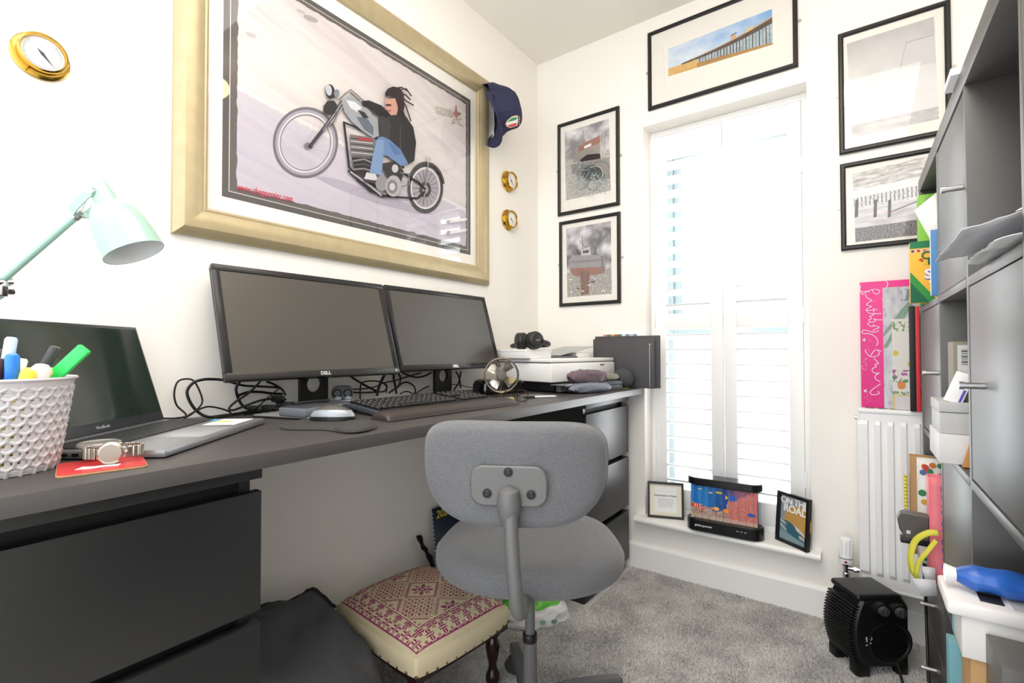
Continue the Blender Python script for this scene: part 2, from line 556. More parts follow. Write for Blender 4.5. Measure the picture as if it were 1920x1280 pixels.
# ================================================================ DESK RUN
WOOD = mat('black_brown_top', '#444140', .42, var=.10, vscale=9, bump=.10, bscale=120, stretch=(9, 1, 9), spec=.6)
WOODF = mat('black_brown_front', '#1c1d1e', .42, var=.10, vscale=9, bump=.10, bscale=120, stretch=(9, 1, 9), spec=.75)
DARK = mat('black_recess', '#151515', .6)
DZ0, DZ1 = .774, .800
g = G(); g.b2((.002, -2.47, DZ0), (.567, -.037, DZ1), .0012)
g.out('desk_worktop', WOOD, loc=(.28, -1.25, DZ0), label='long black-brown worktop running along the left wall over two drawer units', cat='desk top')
def drawer_unit(y0, y1, label):
    t = thing('drawer_unit', label, 'drawer unit', (.25, (y0+y1)/2, 0), group='black-brown drawer units under the worktop')
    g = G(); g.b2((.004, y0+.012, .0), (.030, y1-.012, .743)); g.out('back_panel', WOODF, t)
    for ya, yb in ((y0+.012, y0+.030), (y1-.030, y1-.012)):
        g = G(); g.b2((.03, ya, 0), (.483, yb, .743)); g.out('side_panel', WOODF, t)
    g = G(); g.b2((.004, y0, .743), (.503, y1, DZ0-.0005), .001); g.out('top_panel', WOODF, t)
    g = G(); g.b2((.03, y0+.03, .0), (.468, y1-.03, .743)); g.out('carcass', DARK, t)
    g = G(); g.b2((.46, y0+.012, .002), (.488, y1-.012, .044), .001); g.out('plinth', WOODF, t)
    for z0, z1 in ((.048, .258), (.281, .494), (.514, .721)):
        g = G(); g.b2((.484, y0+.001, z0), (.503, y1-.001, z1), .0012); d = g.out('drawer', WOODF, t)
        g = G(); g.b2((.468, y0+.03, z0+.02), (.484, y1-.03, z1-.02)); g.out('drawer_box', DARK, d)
    return t
drawer_unit(-2.465, -1.665, 'large black-brown drawer unit under the near end of the worktop')
drawer_unit(-.446, -.042, 'narrow black-brown drawer unit under the window end of the worktop')

# ================================================================ BOOKCASE (4 x 4 cubes), turned one degree from the wall
BPH = .0179
BM = Matrix(((math.cos(BPH), math.sin(BPH), 0, 1.4936), (math.sin(BPH), -math.cos(BPH), 0, -.21), (0, 0, 1, 0), (0, 0, 0, 1)))
# local frame: x = depth into the case, y = along the front towards the camera (left handed, faces are recalculated)
BC = mat('black_brown_case', '#403d3a', .42, var=.10, vscale=10, bump=.06, bscale=140, stretch=(9, 1, 9), spec=.95)
BD = .385
case = thing('bookcase', 'tall black-brown cube bookcase with grey doors against the right wall', 'bookcase', (1.69, -.93, 0))
def bb(name, lo, hi, parent, m=BC, bev=.001, **k):
    g = G(BM); g.b2(lo, hi, bev); return g.out(name, m, parent, **k)
YS = [.0385, .3895, .7405, 1.0915]      # start of each column
ZS = [.0395, .391, .742, 1.093]         # bottom of each row
C_ = .335
bb('top_board', (0, 0, 1.4295), (BD, 1.465, 1.468), case)
bb('bottom_board', (0, 0, 0), (BD, 1.465, .0385), case)
bb('side_panel', (0, 0, .0385), (BD, .038, 1.4295), case)
bb('side_panel', (0, 1.427, .0385), (BD, 1.465, 1.4295), case)
for i in range(1, 4):
    bb('divider', (0.001, YS[i]-.016, .0385), (BD, YS[i], 1.4295), case)
for j in range(1, 4):
    for i in range(4):
        bb('shelf_board', (.0005, YS[i]-.0005 if i else .038, ZS[j]-.017), (BD, YS[i]+C_+.0005, ZS[j]-.001), case)
STEEL = mat('brushed_steel', '#c9cbcc', .28, metal=1, var=.02)
def door(i, j, hy):
    """i column, j row, hy = side of the handle as a fraction of the door"""
    y, z = YS[i], ZS[j]
    d = bb('door', (.002, y+.002, z+.001), (.018, y+C_-.002, z+C_-.002), case, bev=.0015)
    g = G(BM)
    yy = y+C_*hy
    g.cyl((.002, yy, z+C_*.5), (-.022, yy, z+C_*.5), .0050, n=16); g.cyl((-.022, yy, z+C_*.5), (-.028, yy, z+C_*.5), .0062, n=18)
    g.out('handle', STEEL, d)
def drawers(i, j):
    y, z = YS[i], ZS[j]
    for k in (0, 1):
        z0 = z+.001+k*.167
        d = bb('drawer', (.002, y+.002, z0), (.018, y+C_-.002, z0+.164), case, bev=.0015)
        g = G(BM); yy = y+C_*.5; zz = z0+.09
        g.cyl((.002, yy, zz), (-.022, yy, zz), .0050, n=16); g.cyl((-.022, yy, zz), (-.028, yy, zz), .0062, n=18)
        g.out('handle', STEEL, d)
door(1, 3, .92); door(0, 2, .93); door(2, 2, .33); door(1, 1, .88); door(3, 3, .5); door(3, 1, .5); door(2, 0, .5)
drawers(0, 0)

# ================================================================ LARGE FRAMED POSTER
def prints_mat(): return print_mat('poster_ink', .55, .3, .03, .70)
import mathutils.noise as MN
def mixc(a, b, t):
    t = max(0, min(1, t)); return tuple(x*(1-t)+y*t for x, y in zip(a, b))
def nz(x, y, z=0, o=4):
    return MN.fractal(Vector((x, y, z)), .9, 2.0, o)*.5+.5
class Print:
    """flat printed picture lying in the plane axis=val; places are read off the photograph and put on that real plane"""
    def __init__(s, ax, val, sgn, sc=1, ox=0, oy=0):
        s.ax, s.val, s.sgn, s.sc, s.ox, s.oy = ax, val, sgn, sc, ox, oy
        s.g = G(); s.L = 0
    def p(s, u, v, L=None):
        return P(s.ox+u/s.sc, s.oy+v/s.sc, s.ax, s.val+s.sgn*.00012*(s.L if L is None else L))
    def poly(s, pts, col):
        s.L += 1
        s.g.add([s.p(u, v) for u, v in pts], [tuple(range(len(pts)))], None, col)
    def ell(s, cx, cy, rx, ry, col, n=40, rot=0, a0=0, a1=360):
        c, d = math.cos(rot), math.sin(rot)
        pts = []
        for i in range(n):
            a = math.radians(a0+(a1-a0)*i/(n if a1-a0 == 360 else n-1))
            x, y = rx*math.cos(a), ry*math.sin(a)
            pts.append((cx+x*c-y*d, cy+x*d+y*c))
        s.poly(pts, col)
    def ring(s, cx, cy, rx, ry, w, col, n=48, rot=0, a0=0, a1=360):
        s.L += 1
        c, d = math.cos(rot), math.sin(rot); vs = []
        for i in range(n+1):
            a = math.radians(a0+(a1-a0)*i/n)
            for k in (1, 1-w):
                x, y = k*rx*math.cos(a), k*ry*math.sin(a)
                vs.append(s.p(cx+x*c-y*d, cy+x*d+y*c))
        s.g.add(vs, [(2*i, 2*i+1, 2*i+3, 2*i+2) for i in range(n)], None, col)
    def line(s, pts, w, col):
        s.L += 1
        P2 = [Vector(p) for p in pts]; vs = []
        for i, p in enumerate(P2):
            t = (P2[min(i+1, len(P2)-1)]-P2[max(i-1, 0)]).normalized(); n = Vector((-t.y, t.x))*w/2
            vs += [s.p(*(p+n)), s.p(*(p-n))]
        s.g.add(vs, [(2*i, 2*i+1, 2*i+3, 2*i+2) for i in range(len(P2)-1)], None, col)
    def paint(s, quad, nu, nv, fn):
        """quad: tl, tr, br, bl; fn(a, b) gives the colour, a across, b down"""
        s.L += 1
        tl, tr, br, bl = [s.p(*q) for q in quad]
        vs = []
        for j in range(nv+1):
            l = tl.lerp(bl, j/nv); r = tr.lerp(br, j/nv)
            vs += [l.lerp(r, i/nu) for i in range(nu+1)]
        o = len(s.g.v); s.g.v += vs
        for j in range(nv):
            for i in range(nu):
                s.g.f.append((o+j*(nu+1)+i, o+j*(nu+1)+i+1, o+(j+1)*(nu+1)+i+1, o+(j+1)*(nu+1)+i))
                s.g.c.append(lin(fn((i+.5)/nu, (j+.5)/nv)))
    def build(s, name, m, parent):
        return s.g.out(name, m, parent, smooth=False)
def rect_frame(t, ax, lo, hi, w, d, m, name='frame', bev=.002, off=0, prof=None):
    """four mitred mouldings round a rectangle on wall plane ax=0 (x wall: room is +x, y wall: room is -y)"""
    a0, z0 = lo; a1, z1 = hi
    prof = prof or [(0, 0), (0, d), (w*.25, d), (w, d*.7), (w, 0)]
    C4 = [(a0, z0, 1, 1), (a1, z0, -1, 1), (a1, z1, -1, -1), (a0, z1, 1, -1)]
    for k in range(4):
        A, B = C4[k], C4[(k+1) % 4]
        g = G(); vs = []
        for c in (A, B):
            for q, h in prof:
                a, z = c[0]+c[2]*q, c[1]+c[3]*q
                vs.append((off+h, a, z) if ax == 0 else (a, -off-h, z))
        n = len(prof)
        g.add(vs, [(i, (i+1) % n, n+(i+1) % n, n+i) for i in range(n)]+[tuple(range(n)), tuple(range(n, 2*n))])
        g.out(name, m, t, angle=25)
GOLD = mat('champagne_gold_leaf', '#b5a684', .42, metal=.35, var=.14, vscale=28, bump=.12, bscale=60)
MATB = mat('white_mount_board', '#eae7e1', .8, var=.01)
PGL = glazing('picture_glass', ior=1.38, add=.0)
BLKB = mat('charcoal_mount', '#4e4b4a', .7, var=.08)
fy0, fy1, fz0, fz1 = -1.638, -.422, 1.252, 2.164
pf = thing('framed_poster', 'huge gold framed motorcycle poster on the left wall above the monitors', 'picture', (0, (fy0+fy1)/2, fz0))
prof = [(0, 0), (0, .014), (.006, .021), (.020, .0295), (.036, .031), (.052, .027), (.066, .017), (.070, .018), (.076, .014), (.078, .006), (.078, 0)]
rect_frame(pf, 0, (fy0, fz0), (fy1, fz1), .078, .03, GOLD, prof=prof)
g = G(); g.b2((.001, fy0+.01, fz0+.01), (.0045, fy1-.01, fz1-.01)); g.out('mount', MATB, pf)
g = G(); g.b2((.0045, -1.524, 1.371), (.0052, -.536, 2.036)); g.out('inner_mount', BLKB, pf)
pr_ = Print(0, .0054, 1, 2.286, 320, 0)
def bg(a, b):
    # pale desert road streaking past: rosy scrub above, lilac tarmac below the white edge line
    s = b-.32*a
    n = nz(a*3+b*1.0, (b-.42*a)*26, 0, 4)
    n2 = nz(a*2, (b-.42*a)*9, 5, 3)
    up = mixc(lin('#e9dedf'), lin('#f8f2f2'), n)
    up = mixc(up, lin('#d6cccf'), max(0, n2-.55)*2.2)
    dn = mixc(lin('#d3cbdc'), lin('#e2dbe8'), n)
    k = b-(.55+.20*a)
    c = mixc(up, dn, (k+.03)*18)
    if abs(k) < .011: c = mixc(c, lin('#faf6f6'), .8)
    w = math.exp(-(((a-.18)/.2)**2+((b-.38)/.16)**2))
    return mixc(c, lin('#fbf5f0'), w*.8)
ragged = lambda q: q
# the print: black-edged sheet with a thin white key line
tl = P(428, -160, 0, .0054)
y0_, y1_, z0_, z1_ = -1.508, -.552, 1.387, 2.020
pr_.L += 1
pr_.g.add([(.00555, y0_, z0_), (.00555, y1_, z0_), (.00555, y1_, z1_), (.00555, y0_, z1_)], [(0, 1, 2, 3)], None, '#e9e6e4')
pr_.L += 1
e = .0022
pr_.g.add([(.00568, y0_+e, z0_+e), (.00568, y1_-e, z0_+e), (.00568, y1_-e, z1_-e), (.00568, y0_+e, z1_-e)], [(0, 1, 2, 3)], None, '#6d6664')
pr_.L = 4
Y0, Y1, Z0, Z1 = -1.488, -.566, 1.404, 2.006
nu, nv = 240, 156
vs = []
for j in range(nv+1):
    for i in range(nu+1):
        y = Y0+(Y1-Y0)*i/nu; z = Z1+(Z0-Z1)*j/nv
        if i in (0, nu): y += .0035*(nz(j*.12, i, 3)-.5)*2
        if j in (0, nv): z += .0035*(nz(i*.12, j, 8)-.5)*2
        vs.append((.0060, y, z))
o_ = len(pr_.g.v); pr_.g.v += [Vector(v) for v in vs]
for j in range(nv):
    for i in range(nu):
        pr_.g.f.append((o_+j*(nu+1)+i, o_+j*(nu+1)+i+1, o_+(j+1)*(nu+1)+i+1, o_+(j+1)*(nu+1)+i))
        pr_.g.c.append(bg((i+.5)/nu, (j+.5)/nv))
pr_.L = 6
K = '#2e2b2d'
# scrub bushes and shadow streaks
for x, y, rx, ry, c in ((600, 80, 34, 12, '#b9b0b3'), (345, 150, 26, 9, '#d5ccd2'), (560, 50, 22, 7, '#cfc6c8')):
    pr_.ell(x, y, rx, ry, c, 16, rot=.4)
# shadow of the bike on the road
pr_.poly([(590, 745), (720, 770), (960, 850), (1120, 915), (1060, 915), (880, 870), (700, 800)], '#c3bbcb')
# front wheel
pr_.ring(578, 611, 140, 153, .075, '#7d7880', rot=.1)
pr_.ring(578, 611, 129, 141, .09, '#b9b2c2', rot=.1)
pr_.ring(578, 611, 117, 129, .055, '#f2eff4', rot=.1)
pr_.ring(578, 611, 110, 121, .03, '#8f8a94', rot=.1)
pr_.ell(588, 626, 17, 16, '#8d898f', 16); pr_.ell(600, 628, 9, 9, K, 12)
for k in range(20):
    a = 2*PI*k/20+.1
    pr_.line([(590+12*math.cos(a), 626+12*math.sin(a)), (578+106*math.cos(a), 611+117*math.sin(a))], .9, '#cfc9d6')
# rear wheel
pr_.ring(1092, 806, 76, 107, .17, '#3b393c'); pr_.ring(1092, 806, 64, 90, .10, '#ebe7ea')
pr_.ell(1092, 806, 57, 80, '#b7afba', 32)
for k in range(18):
    a = 2*PI*k/18
    pr_.line([(1092, 806), (1092+55*math.cos(a), 806+77*math.sin(a))], 2.2, '#6f6a6e')
pr_.ell(1092, 812, 24, 33, '#4b484b', 20); pr_.ell(1092, 812, 13, 18, '#a9a6aa', 16)
# rear mudguard, sissy bar
pr_.ring(1094, 806, 82, 114, .10, '#55534f', a0=-150, a1=-10)
pr_.line([(1108, 676), (1098, 740), (1085, 870)], 6, '#9a989a'); pr_.ell(1106, 684, 10, 12, '#c7c4c6', 12)
# frame tubes
for pts, w in (([(742, 520), (752, 600), (765, 715), (800, 760), (880, 800)], 9), ([(745, 525), (800, 548), (880, 590), (1000, 720)], 8), ([(760, 730), (860, 820), (930, 842), (1060, 850), (1090, 820)], 8), ([(800, 770), (905, 840), (915, 842), (955, 828)], 10), ([(985, 735), (1060, 780), (1092, 812)], 9)):
    pr_.line(pts, w, K)
pr_.line([(770, 735), (860, 800), (905, 838)], 8, '#b8b5b8')
# forks
for dx in (0, 16):
    pr_.line([(735+dx, 430), (690+dx*.8, 500), (640+dx*.6, 565), (592+dx*.5, 628)], 8, '#4a474a')
    pr_.line([(738+dx, 432), (694+dx*.8, 500), (650+dx*.6, 560)], 3, '#c9c7cb')
pr_.line([(650, 560), (700, 520), (722, 470)], 6, '#77747a')
pr_.poly([(655, 455), (672, 432), (700, 430), (715, 450), (705, 485), (675, 492), (655, 480)], '#3a383b')
# headlamp
pr_.ell(684, 392, 20, 32, '#39373b', 20, rot=-.15); pr_.ell(678, 386, 13, 24, '#c9d0d8', 18, rot=-.15); pr_.ell(712, 400, 12, 18, '#8f949b', 14)
# handlebars
pr_.line([(720, 430), (750, 400), (772, 384), (800, 408), (830, 436)], 7, '#8b898d'); pr_.line([(768, 395), (812, 432)], 5, '#5c5a5d')
# tank and oil
pr_.poly([(735, 440), (760, 412), (800, 430), (850, 470), (890, 530), (893, 580), (870, 592), (820, 560), (775, 520), (745, 480)], '#a9acb2')
pr_.poly([(752, 428), (790, 436), (820, 462), (800, 480), (770, 462)], '#e6e8ec')
pr_.poly([(795, 500), (840, 505), (870, 545), (868, 580), (830, 556)], '#6d7684')
pr_.poly([(800, 470), (830, 480), (850, 505), (826, 506)], '#38363a')
# engine
pr_.poly([(768, 575), (868, 590), (885, 640), (868, 672), (775, 665)], '#7e7a7c')
for k in range(6):
    pr_.line([(772, 592+k*12), (868, 602+k*12)], 3.2, '#dbd8da' if k % 2 else '#3c393b')
pr_.poly([(800, 586), (862, 594), (866, 606), (806, 600)], '#b4474d')
pr_.poly([(775, 672), (870, 680), (900, 740), (840, 765), (790, 740)], '#353235')
for k in range(3):
    pr_.line([(780, 690+k*18), (830, 682+k*20), (868, 700+k*18)], 7, '#8f8c90' if k != 1 else '#5a575b')
pr_.poly([(905, 700), (965, 690), (1000, 735), (985, 790), (930, 760)], '#403d40')
pr_.ell(905, 786, 27, 34, '#9d9b9f', 20); pr_.ell(955, 797, 34, 46, '#b9b7bb', 24); pr_.ell(950, 800, 22, 30, '#8a888c', 20); pr_.ell(950, 800, 12, 16, '#d8d6da', 14)
pr_.ell(962, 722, 14, 18, '#cfcdd1', 14)
pr_.line([(985, 740), (1020, 745), (1025, 790), (990, 800)], 6, '#848286')
# rider in black jacket and blue jeans leaning forward, long hair flying
pr_.poly([(925, 470), (975, 460), (1010, 500), (1040, 545), (1052, 610), (1045, 688), (1018, 704), (985, 650), (940, 610), (905, 598), (893, 560), (890, 510)], '#383639')
pr_.poly([(820, 432), (850, 430), (905, 452), (930, 480), (915, 505), (885, 490), (848, 462), (822, 452)], '#302e31')
pr_.poly([(890, 500), (930, 490), (945, 540), (935, 600), (905, 598)], '#46444a')
pr_.line([(985, 540), (985, 640)], 4, '#555357')
pr_.poly([(880, 600), (905, 584), (940, 600), (985, 640), (1018, 700), (990, 712), (930, 668), (905, 665)], '#7391bd')
pr_.poly([(882, 600), (912, 600), (912, 665), (903, 752), (853, 738), (868, 660)], '#86a2c9')
pr_.poly([(925, 600), (960, 622), (990, 660), (960, 664)], '#5f7fae')
pr_.poly([(840, 738), (878, 745), (888, 768), (862, 776), (828, 768)], '#ddd9dc'); pr_.poly([(828, 766), (880, 774), (876, 786), (832, 780)], '#4a474a')
pr_.poly([(920, 425), (968, 420), (976, 462), (968, 492), (944, 494), (922, 466)], '#d9a493')
pr_.poly([(922, 446), (944, 446), (946, 454), (924, 455)], '#35292b')
pr_.poly([(926, 472), (946, 470), (944, 478), (928, 480)], '#a86a60')
pr_.poly([(908, 478), (928, 474), (938, 496), (925, 505), (910, 494)], '#2f2c2f')
pr_.poly([(918, 400), (930, 380), (955, 370), (985, 378), (1000, 405), (1002, 460), (992, 505), (978, 500), (972, 450), (962, 420), (940, 410), (920, 414)], '#3a2f32')
for (a, b, c) in (((975, 385), (1010, 380), (1032, 412)), ((980, 395), (1008, 408), (1028, 428)), ((990, 410), (1005, 430), (1042, 452)), ((990, 420), (1010, 460), (1030, 520)), ((985, 440), (1000, 490), (1012, 530)), ((960, 378), (990, 374), (1018, 392))):
    pr_.line([a, b, c], 6, '#453a3d')
# two white strips over the corner
pr_.poly([(1197, 941), (1269, 934), (1269, 944), (1197, 955)], '#fbfbfb')
pr_.poly([(1197, 988), (1268, 979), (1268, 990), (1198, 1003)], '#fbfbfb')
pr_.build('poster_print', print_mat('poster_ink', .55, .3, .03, .70), pf)
RED = mat('red_ink', '#c9344e', .6); CREAM = mat('cream_ink', '#d8d2c4', .6); BROWN = mat('brown_ink', '#5d4a42', .6); ROSE = mat('rose_ink', '#b98a8c', .6)
def wall_text(s, u, v, u2, v2, ax, val, size, m, parent, z_up=None, **k):
    a = P(u, v, ax, val); b = P(u2, v2, ax, val)
    up = Vector((0, 0, 1))
    x = (b-a).normalized(); y = (up-x*up.dot(x)).normalized()
    M = frame_m((a+b)/2, x, y)
    return text(s, size, M, m, parent, fit=(b-a).length, **k)
wall_text('www.choppersinc.com', 320+285/2.286, 800/2.286, 320+521/2.286, 853/2.286, 0, .0082, .0270, RED, pf, shear=.25)
wall_text('CHOPPERS', 320+1135/2.286, 470/2.286, 320+1215/2.286, 492/2.286, 0, .0080, .040, BROWN, pf, bold=.0010, name='logo_outline')
wall_text('CHOPPERS', 320+1135/2.286, 470/2.286, 320+1215/2.286, 492/2.286, 0, .0086, .040, CREAM, pf, name='logo')
wall_text('INC', 320+1210/2.286, 512/2.286, 320+1250/2.286, 524/2.286, 0, .0080, .046, BROWN, pf, bold=.0010, name='logo_outline')
wall_text('INC', 320+1210/2.286, 512/2.286, 320+1250/2.286, 524/2.286, 0, .0086, .046, CREAM, pf, name='logo')
q = Print(0, .0083, 1, 2.286, 320, 0)
st = [(1224, 445), (1229, 478), (1246, 486), (1230, 498), (1232, 528), (1220, 508), (1204, 540), (1212, 500), (1200, 482), (1216, 480)]
q.poly(st, '#b98488'); q.build('star_emblem', print_mat('poster_ink', .55, .3, .03, .70), pf)
g = G(); g.b2((.0100, fy0+.072, fz0+.072), (.0108, fy1-.072, fz1-.072)); g.out('glass', PGL, pf)

# ================================================================ SMALL PICTURES ON THE WINDOW WALL
BLK = mat('black_frame_paint', '#1c1b1b', .35, var=.05)
PLATE = mat('dull_plate_steel', '#b9b4a8', .4, metal=.6)
BRASSD = mat('aged_brass', '#a8905a', .3, metal=1, var=.08)
def small_picture(label, x0, x1, z0, z1, w=.016, d=.014, plates=True, lean=None):
    t = thing('picture_frame', label, 'picture', ((x0+x1)/2, 0, z0), group=None)
    rect_frame(t, 1, (x0, z0), (x1, z1), w, d, BLK, prof=[(0, 0), (0, d*.8), (w*.25, d), (w*.7, d), (w, d*.75), (w, 0)])
    g = G(); g.b2((x0+.004, -.006, z0+.004), (x1-.004, -.002, z1-.004)); g.out('mount', MATB, t)
    g = G(); g.b2((x0+w*.6, -.0090, z0+w*.6), (x1-w*.6, -.0084, z1-w*.6)); g.out('glass', PGL, t)
    if plates:
        zc = (z0+z1)/2
        for s, xx in ((-1, x0), (1, x1)):
            g = G(); g.cyl((xx+s*.006, -.0005, zc), (xx+s*.006, -.0025, zc), .006, n=16); g.b2((xx-.004, -.0024, zc-.006), (xx+.005, -.0006, zc+.006)); g.out('mirror_plate', PLATE, t)
            g = G(); g.cyl((xx+s*.007, -.0024, zc), (xx+s*.007, -.004, zc), .0025, n=10); g.out('screw', STEEL, t)
    return t
BW = print_mat('photo_ink', .5, .3, .05, .90)
def xz(u, v, y=-.006):
    p = P(u, v, 1, y); return p.x, p.z
def grey(v): return (v, v, v)
# -- pier watercolour above the window
t = small_picture('wide black framed beach and pier print directly above the window', .590, 1.1675, 2.0283, 2.3755)
p = Print(1, -.0062, -1, 5.333, 1180, 0)
p.poly([(345, 470), (1460, 90), (1480, 450), (350, 850)], '#f8f4ec')
p.poly([(343, 468), (347, 466), (353, 848), (349, 850)], '#e8e2d6')
def pier(a, b):
    n = nz(a*5, b*3, 1); n2 = nz(a*16, b*9, 2)
    sky = mixc(lin('#7fb0e6'), lin('#eaf2f8'), .75-.75*a+.6*(n-.35))
    hor = .72-.0*a
    sand = mixc(lin('#e7c27c'), lin('#c9914a'), n2*.5+a*.35*(b > .9))
    sea = mixc(lin('#9ab9c9'), lin('#dbe7ea'), n2)
    d0, d1 = .70-.40*a*a-.06*a, .76-.20*a   # deck and footing line
    c = sky if b < .72 else sand
    if b > .74 and b < .86 and a > .35: c = sea
    if b >= d0 and b < d0+.03+.13*a and a > .14: c = mixc(lin('#6d5c52'), lin('#4b403d'), n2)
    if b >= d0-.035*(.3+a) and b < d0 and a > .2: c = lin('#cfae86')
    lo = .80+.14*a
    if a > .3 and d0+.03+.13*a <= b < lo:
        c = mixc(sea, lin('#4f5660'), .2)
        if (a*34) % 1 < .26: c = lin('#4d4038')
    if a > .3 and lo <= b: c = mixc(lin('#9a8a5c'), lin('#c98f4a'), n2)
    if .33 < a < .60 and b > lo-.02 and b < lo+.05: c = mixc(c, lin('#b05a3e'), .45*n2)
    if abs(a-.655) < .022 and d0-.16 < b < d0: c = lin('#d8b08c')
    if abs(a-.655) < .030 and d0-.19 < b < d0-.15: c = lin('#6e7f8c')
    if abs(a-.80) < .03 and d0-.10 < b < d0: c = lin('#e3c48a')
    return c
p.paint([(385, 490), (1427, 88), (1434, 445), (390, 765)], 220, 70, pier)
p.build('pier_print', BW, t)
# -- fishing boat and ropes (upper left)
t = small_picture('upper left black framed photo of a beached boat and tangled rope', .121, .4439, 1.60+.002, 2.0909-.0, plates=True) if False else None
def frame_at(label, tlc, brc, **k):
    a = xz(*tlc); b = xz(*brc)
    return small_picture(label, a[0], b[0], b[1], a[1], **k)
t = frame_at('black framed photo of a beached boat bow and tangled rope, left of the window', (1046, 235), (1162, 384))
p = Print(1, -.0062, -1, 3.05, 1020, 180)
def storm(a, b, seed, lo='#8f8c90', hi='#efeff1'):
    n = nz(a*2.2+seed, b*3.5, seed, 5)
    return mixc(lin(lo), lin(hi), (n-.3)*1.9)
def beach(a, b):
    if b < .42: return storm(a, b, 3)
    n = nz(a*40, b*40, 4)
    return mixc(lin('#8a8581'), lin('#e6e3df'), n)
p.paint([(117, 208), (373, 128), (381, 540), (126, 597)], 60, 90, beach)
p.poly([(165, 378), (180, 318), (200, 290), (330, 218), (326, 345), (300, 365), (240, 372)], '#a39a94')
p.poly([(196, 292), (240, 262), (330, 220), (330, 262), (262, 292), (200, 318)], '#a2746a')
p.poly([(228, 288), (270, 268), (270, 284), (232, 302)], '#ece9e6')
p.poly([(205, 366), (245, 335), (318, 328), (328, 350), (300, 372), (215, 380)], '#3a3230')
p.line([(322, 215), (325, 350)], 4, '#d8d4d0'); p.line([(222, 200), (228, 262)], 3, '#8a8280'); p.line([(205, 225), (245, 262)], 3, '#8a8280')
p.poly([(150, 395), (230, 372), (372, 350), (378, 470), (300, 480), (220, 470), (160, 440)], '#9b9794')
p.ell(275, 440, 58, 46, '#5a5656', 24)
rr = random.Random(5)
for k in range(26):
    cx, cy = rr.uniform(200, 330), rr.uniform(395, 520); rx, ry = rr.uniform(18, 60), rr.uniform(15, 55)
    a0 = rr.uniform(0, 360)
    p.ring(cx, cy, rx, ry, 3.2/max(rx, ry), rr.choice(['#6f8286', '#9fb0b0', '#5a6668', '#cdd6d4']), n=20, rot=rr.uniform(0, 3), a0=a0, a1=a0+rr.uniform(150, 300))
for k in range(9):
    x = 130+k*22; p.line([(x+60, 440), (x+20, 500), (x+45, 560)], 3, '#a9b4b2')
p.build('boat_photo', BW, t)
t = frame_at('black framed photo of a stranded boat under grey sky, lowest left of the window', (1049, 417), (1164, 568))
p = Print(1, -.0062, -1, 3.05, 1020, 180)
def beach2(a, b):
    if b < .64: return storm(a, b, 9, '#77747a', '#e9e9ec')
    return mixc(lin('#6f6a66'), lin('#d9d5d0'), nz(a*30, b*60, 6))
p.paint([(127, 760), (382, 714), (388, 1130), (133, 1150)], 60, 90, beach2)
p.poly([(140, 940), (165, 912), (250, 905), (340, 912), (356, 935), (348, 1010), (300, 1025), (175, 1030), (150, 1005)], '#a19fa2')
p.poly([(143, 944), (356, 928), (355, 940), (145, 958)], '#8e8c90')
p.poly([(148, 985), (350, 975), (346, 1010), (300, 1022), (175, 1030), (152, 1008)], '#a07a70')
p.poly([(205, 1000), (262, 998), (258, 1130), (214, 1140)], '#8a6f68')
p.poly([(212, 912), (212, 875), (262, 862), (268, 908)], '#c9c8cb'); p.poly([(222, 900), (222, 885), (256, 878), (256, 896)], '#5f5d60')
for a, b in (((218, 800), (222, 880)), ((180, 850), (205, 910)), ((300, 868), (292, 910)), ((205, 825), (240, 870)), ((170, 860), (200, 905))):
    p.line([a, b], 3, '#4f4d50')
p.poly([(326, 912), (340, 915), (338, 1010), (328, 1010)], '#86848a')
for k in range(14):
    x, y = rr.uniform(150, 370), rr.uniform(1040, 1125); p.ell(x, y, rr.uniform(4, 14), rr.uniform(2, 5), rr.choice(['#e8e4df', '#4f4b49', '#b39a8f']), 10)
p.build('boat_photo', BW, t)
# -- right hand pair
t = frame_at('large black framed pale misty photo, upper right of the window', (1571, 66), (1786, 249+0))
p = Print(1, -.0062, -1, 2.56, 1540, 0)
def mist(a, b):
    c = mixc(lin('#c9c8cb'), lin('#f4f4f5'), min(1, b*1.6)+.35*(nz(a*3, b*4, 2)-.5))
    if b > .88: c = mixc(c, lin('#bdbabb'), .8*nz(a*6, b*20, 5)+.2)
    return c
p.paint([(122, 210), (540, 80), (565, 570), (145, 660)], 90, 90, mist)
p.poly([(408, 200), (540, 175), (552, 300), (380, 330)], '#dcdbde'); p.line([(408, 200), (375, 335)], 4, '#c3c1c5'); p.line([(405, 205), (541, 165)], 5, '#b9b7bb')
p.poly([(490, 105), (541, 84), (545, 160), (492, 165)], '#cfcdd1')
p.build('mist_photo', print_mat('pale_photo_ink', .5, .3, .03, .80), t)
t = frame_at('black framed photo of pier legs over shingle, right of the window, half behind bookcase', (1575, 309), (1788, 449))
p = Print(1, -.0062, -1, 2.56, 1540, 0)
def under(a, b):
    n = nz(a*8, b*30, 3); m_ = nz(a*60, b*60, 4)
    if b < .25: return mixc(lin('#9a9490'), lin('#f1efed'), n*1.3-.15)
    if b < .36: return mixc(lin('#d9d8d8'), lin('#ffffff'), n)
    if b < .55:
        c = mixc(lin('#c9c7c8'), lin('#f2f2f2'), n)
        if (a*26+.3*n) % 1 < .38 and b < .47+.05*m_: c = mixc(lin('#5f5a5a'), c, .3)
        return c
    if b < .80: return mixc(lin('#b3b0b2'), lin('#efeeef'), nz(a*3, b*14, 9))
    return mixc(lin('#3d3a3b'), lin('#a9a5a5'), m_*1.2-.1)
p.paint([(150, 836), (700, 700), (700, 1100), (164, 1162)], 130, 90, under)
for x in (172, 262, 330): p.poly([(x-9, 960), (x+6, 955), (x+4, 1040), (x-12, 1045)], '#5b5657')
p.line([(320, 1022), (470, 962)], 4, '#4f4b4c'); p.line([(320, 1022), (350, 1010)], 4, '#a8524e')
p.build('pier_photo', BW, t)

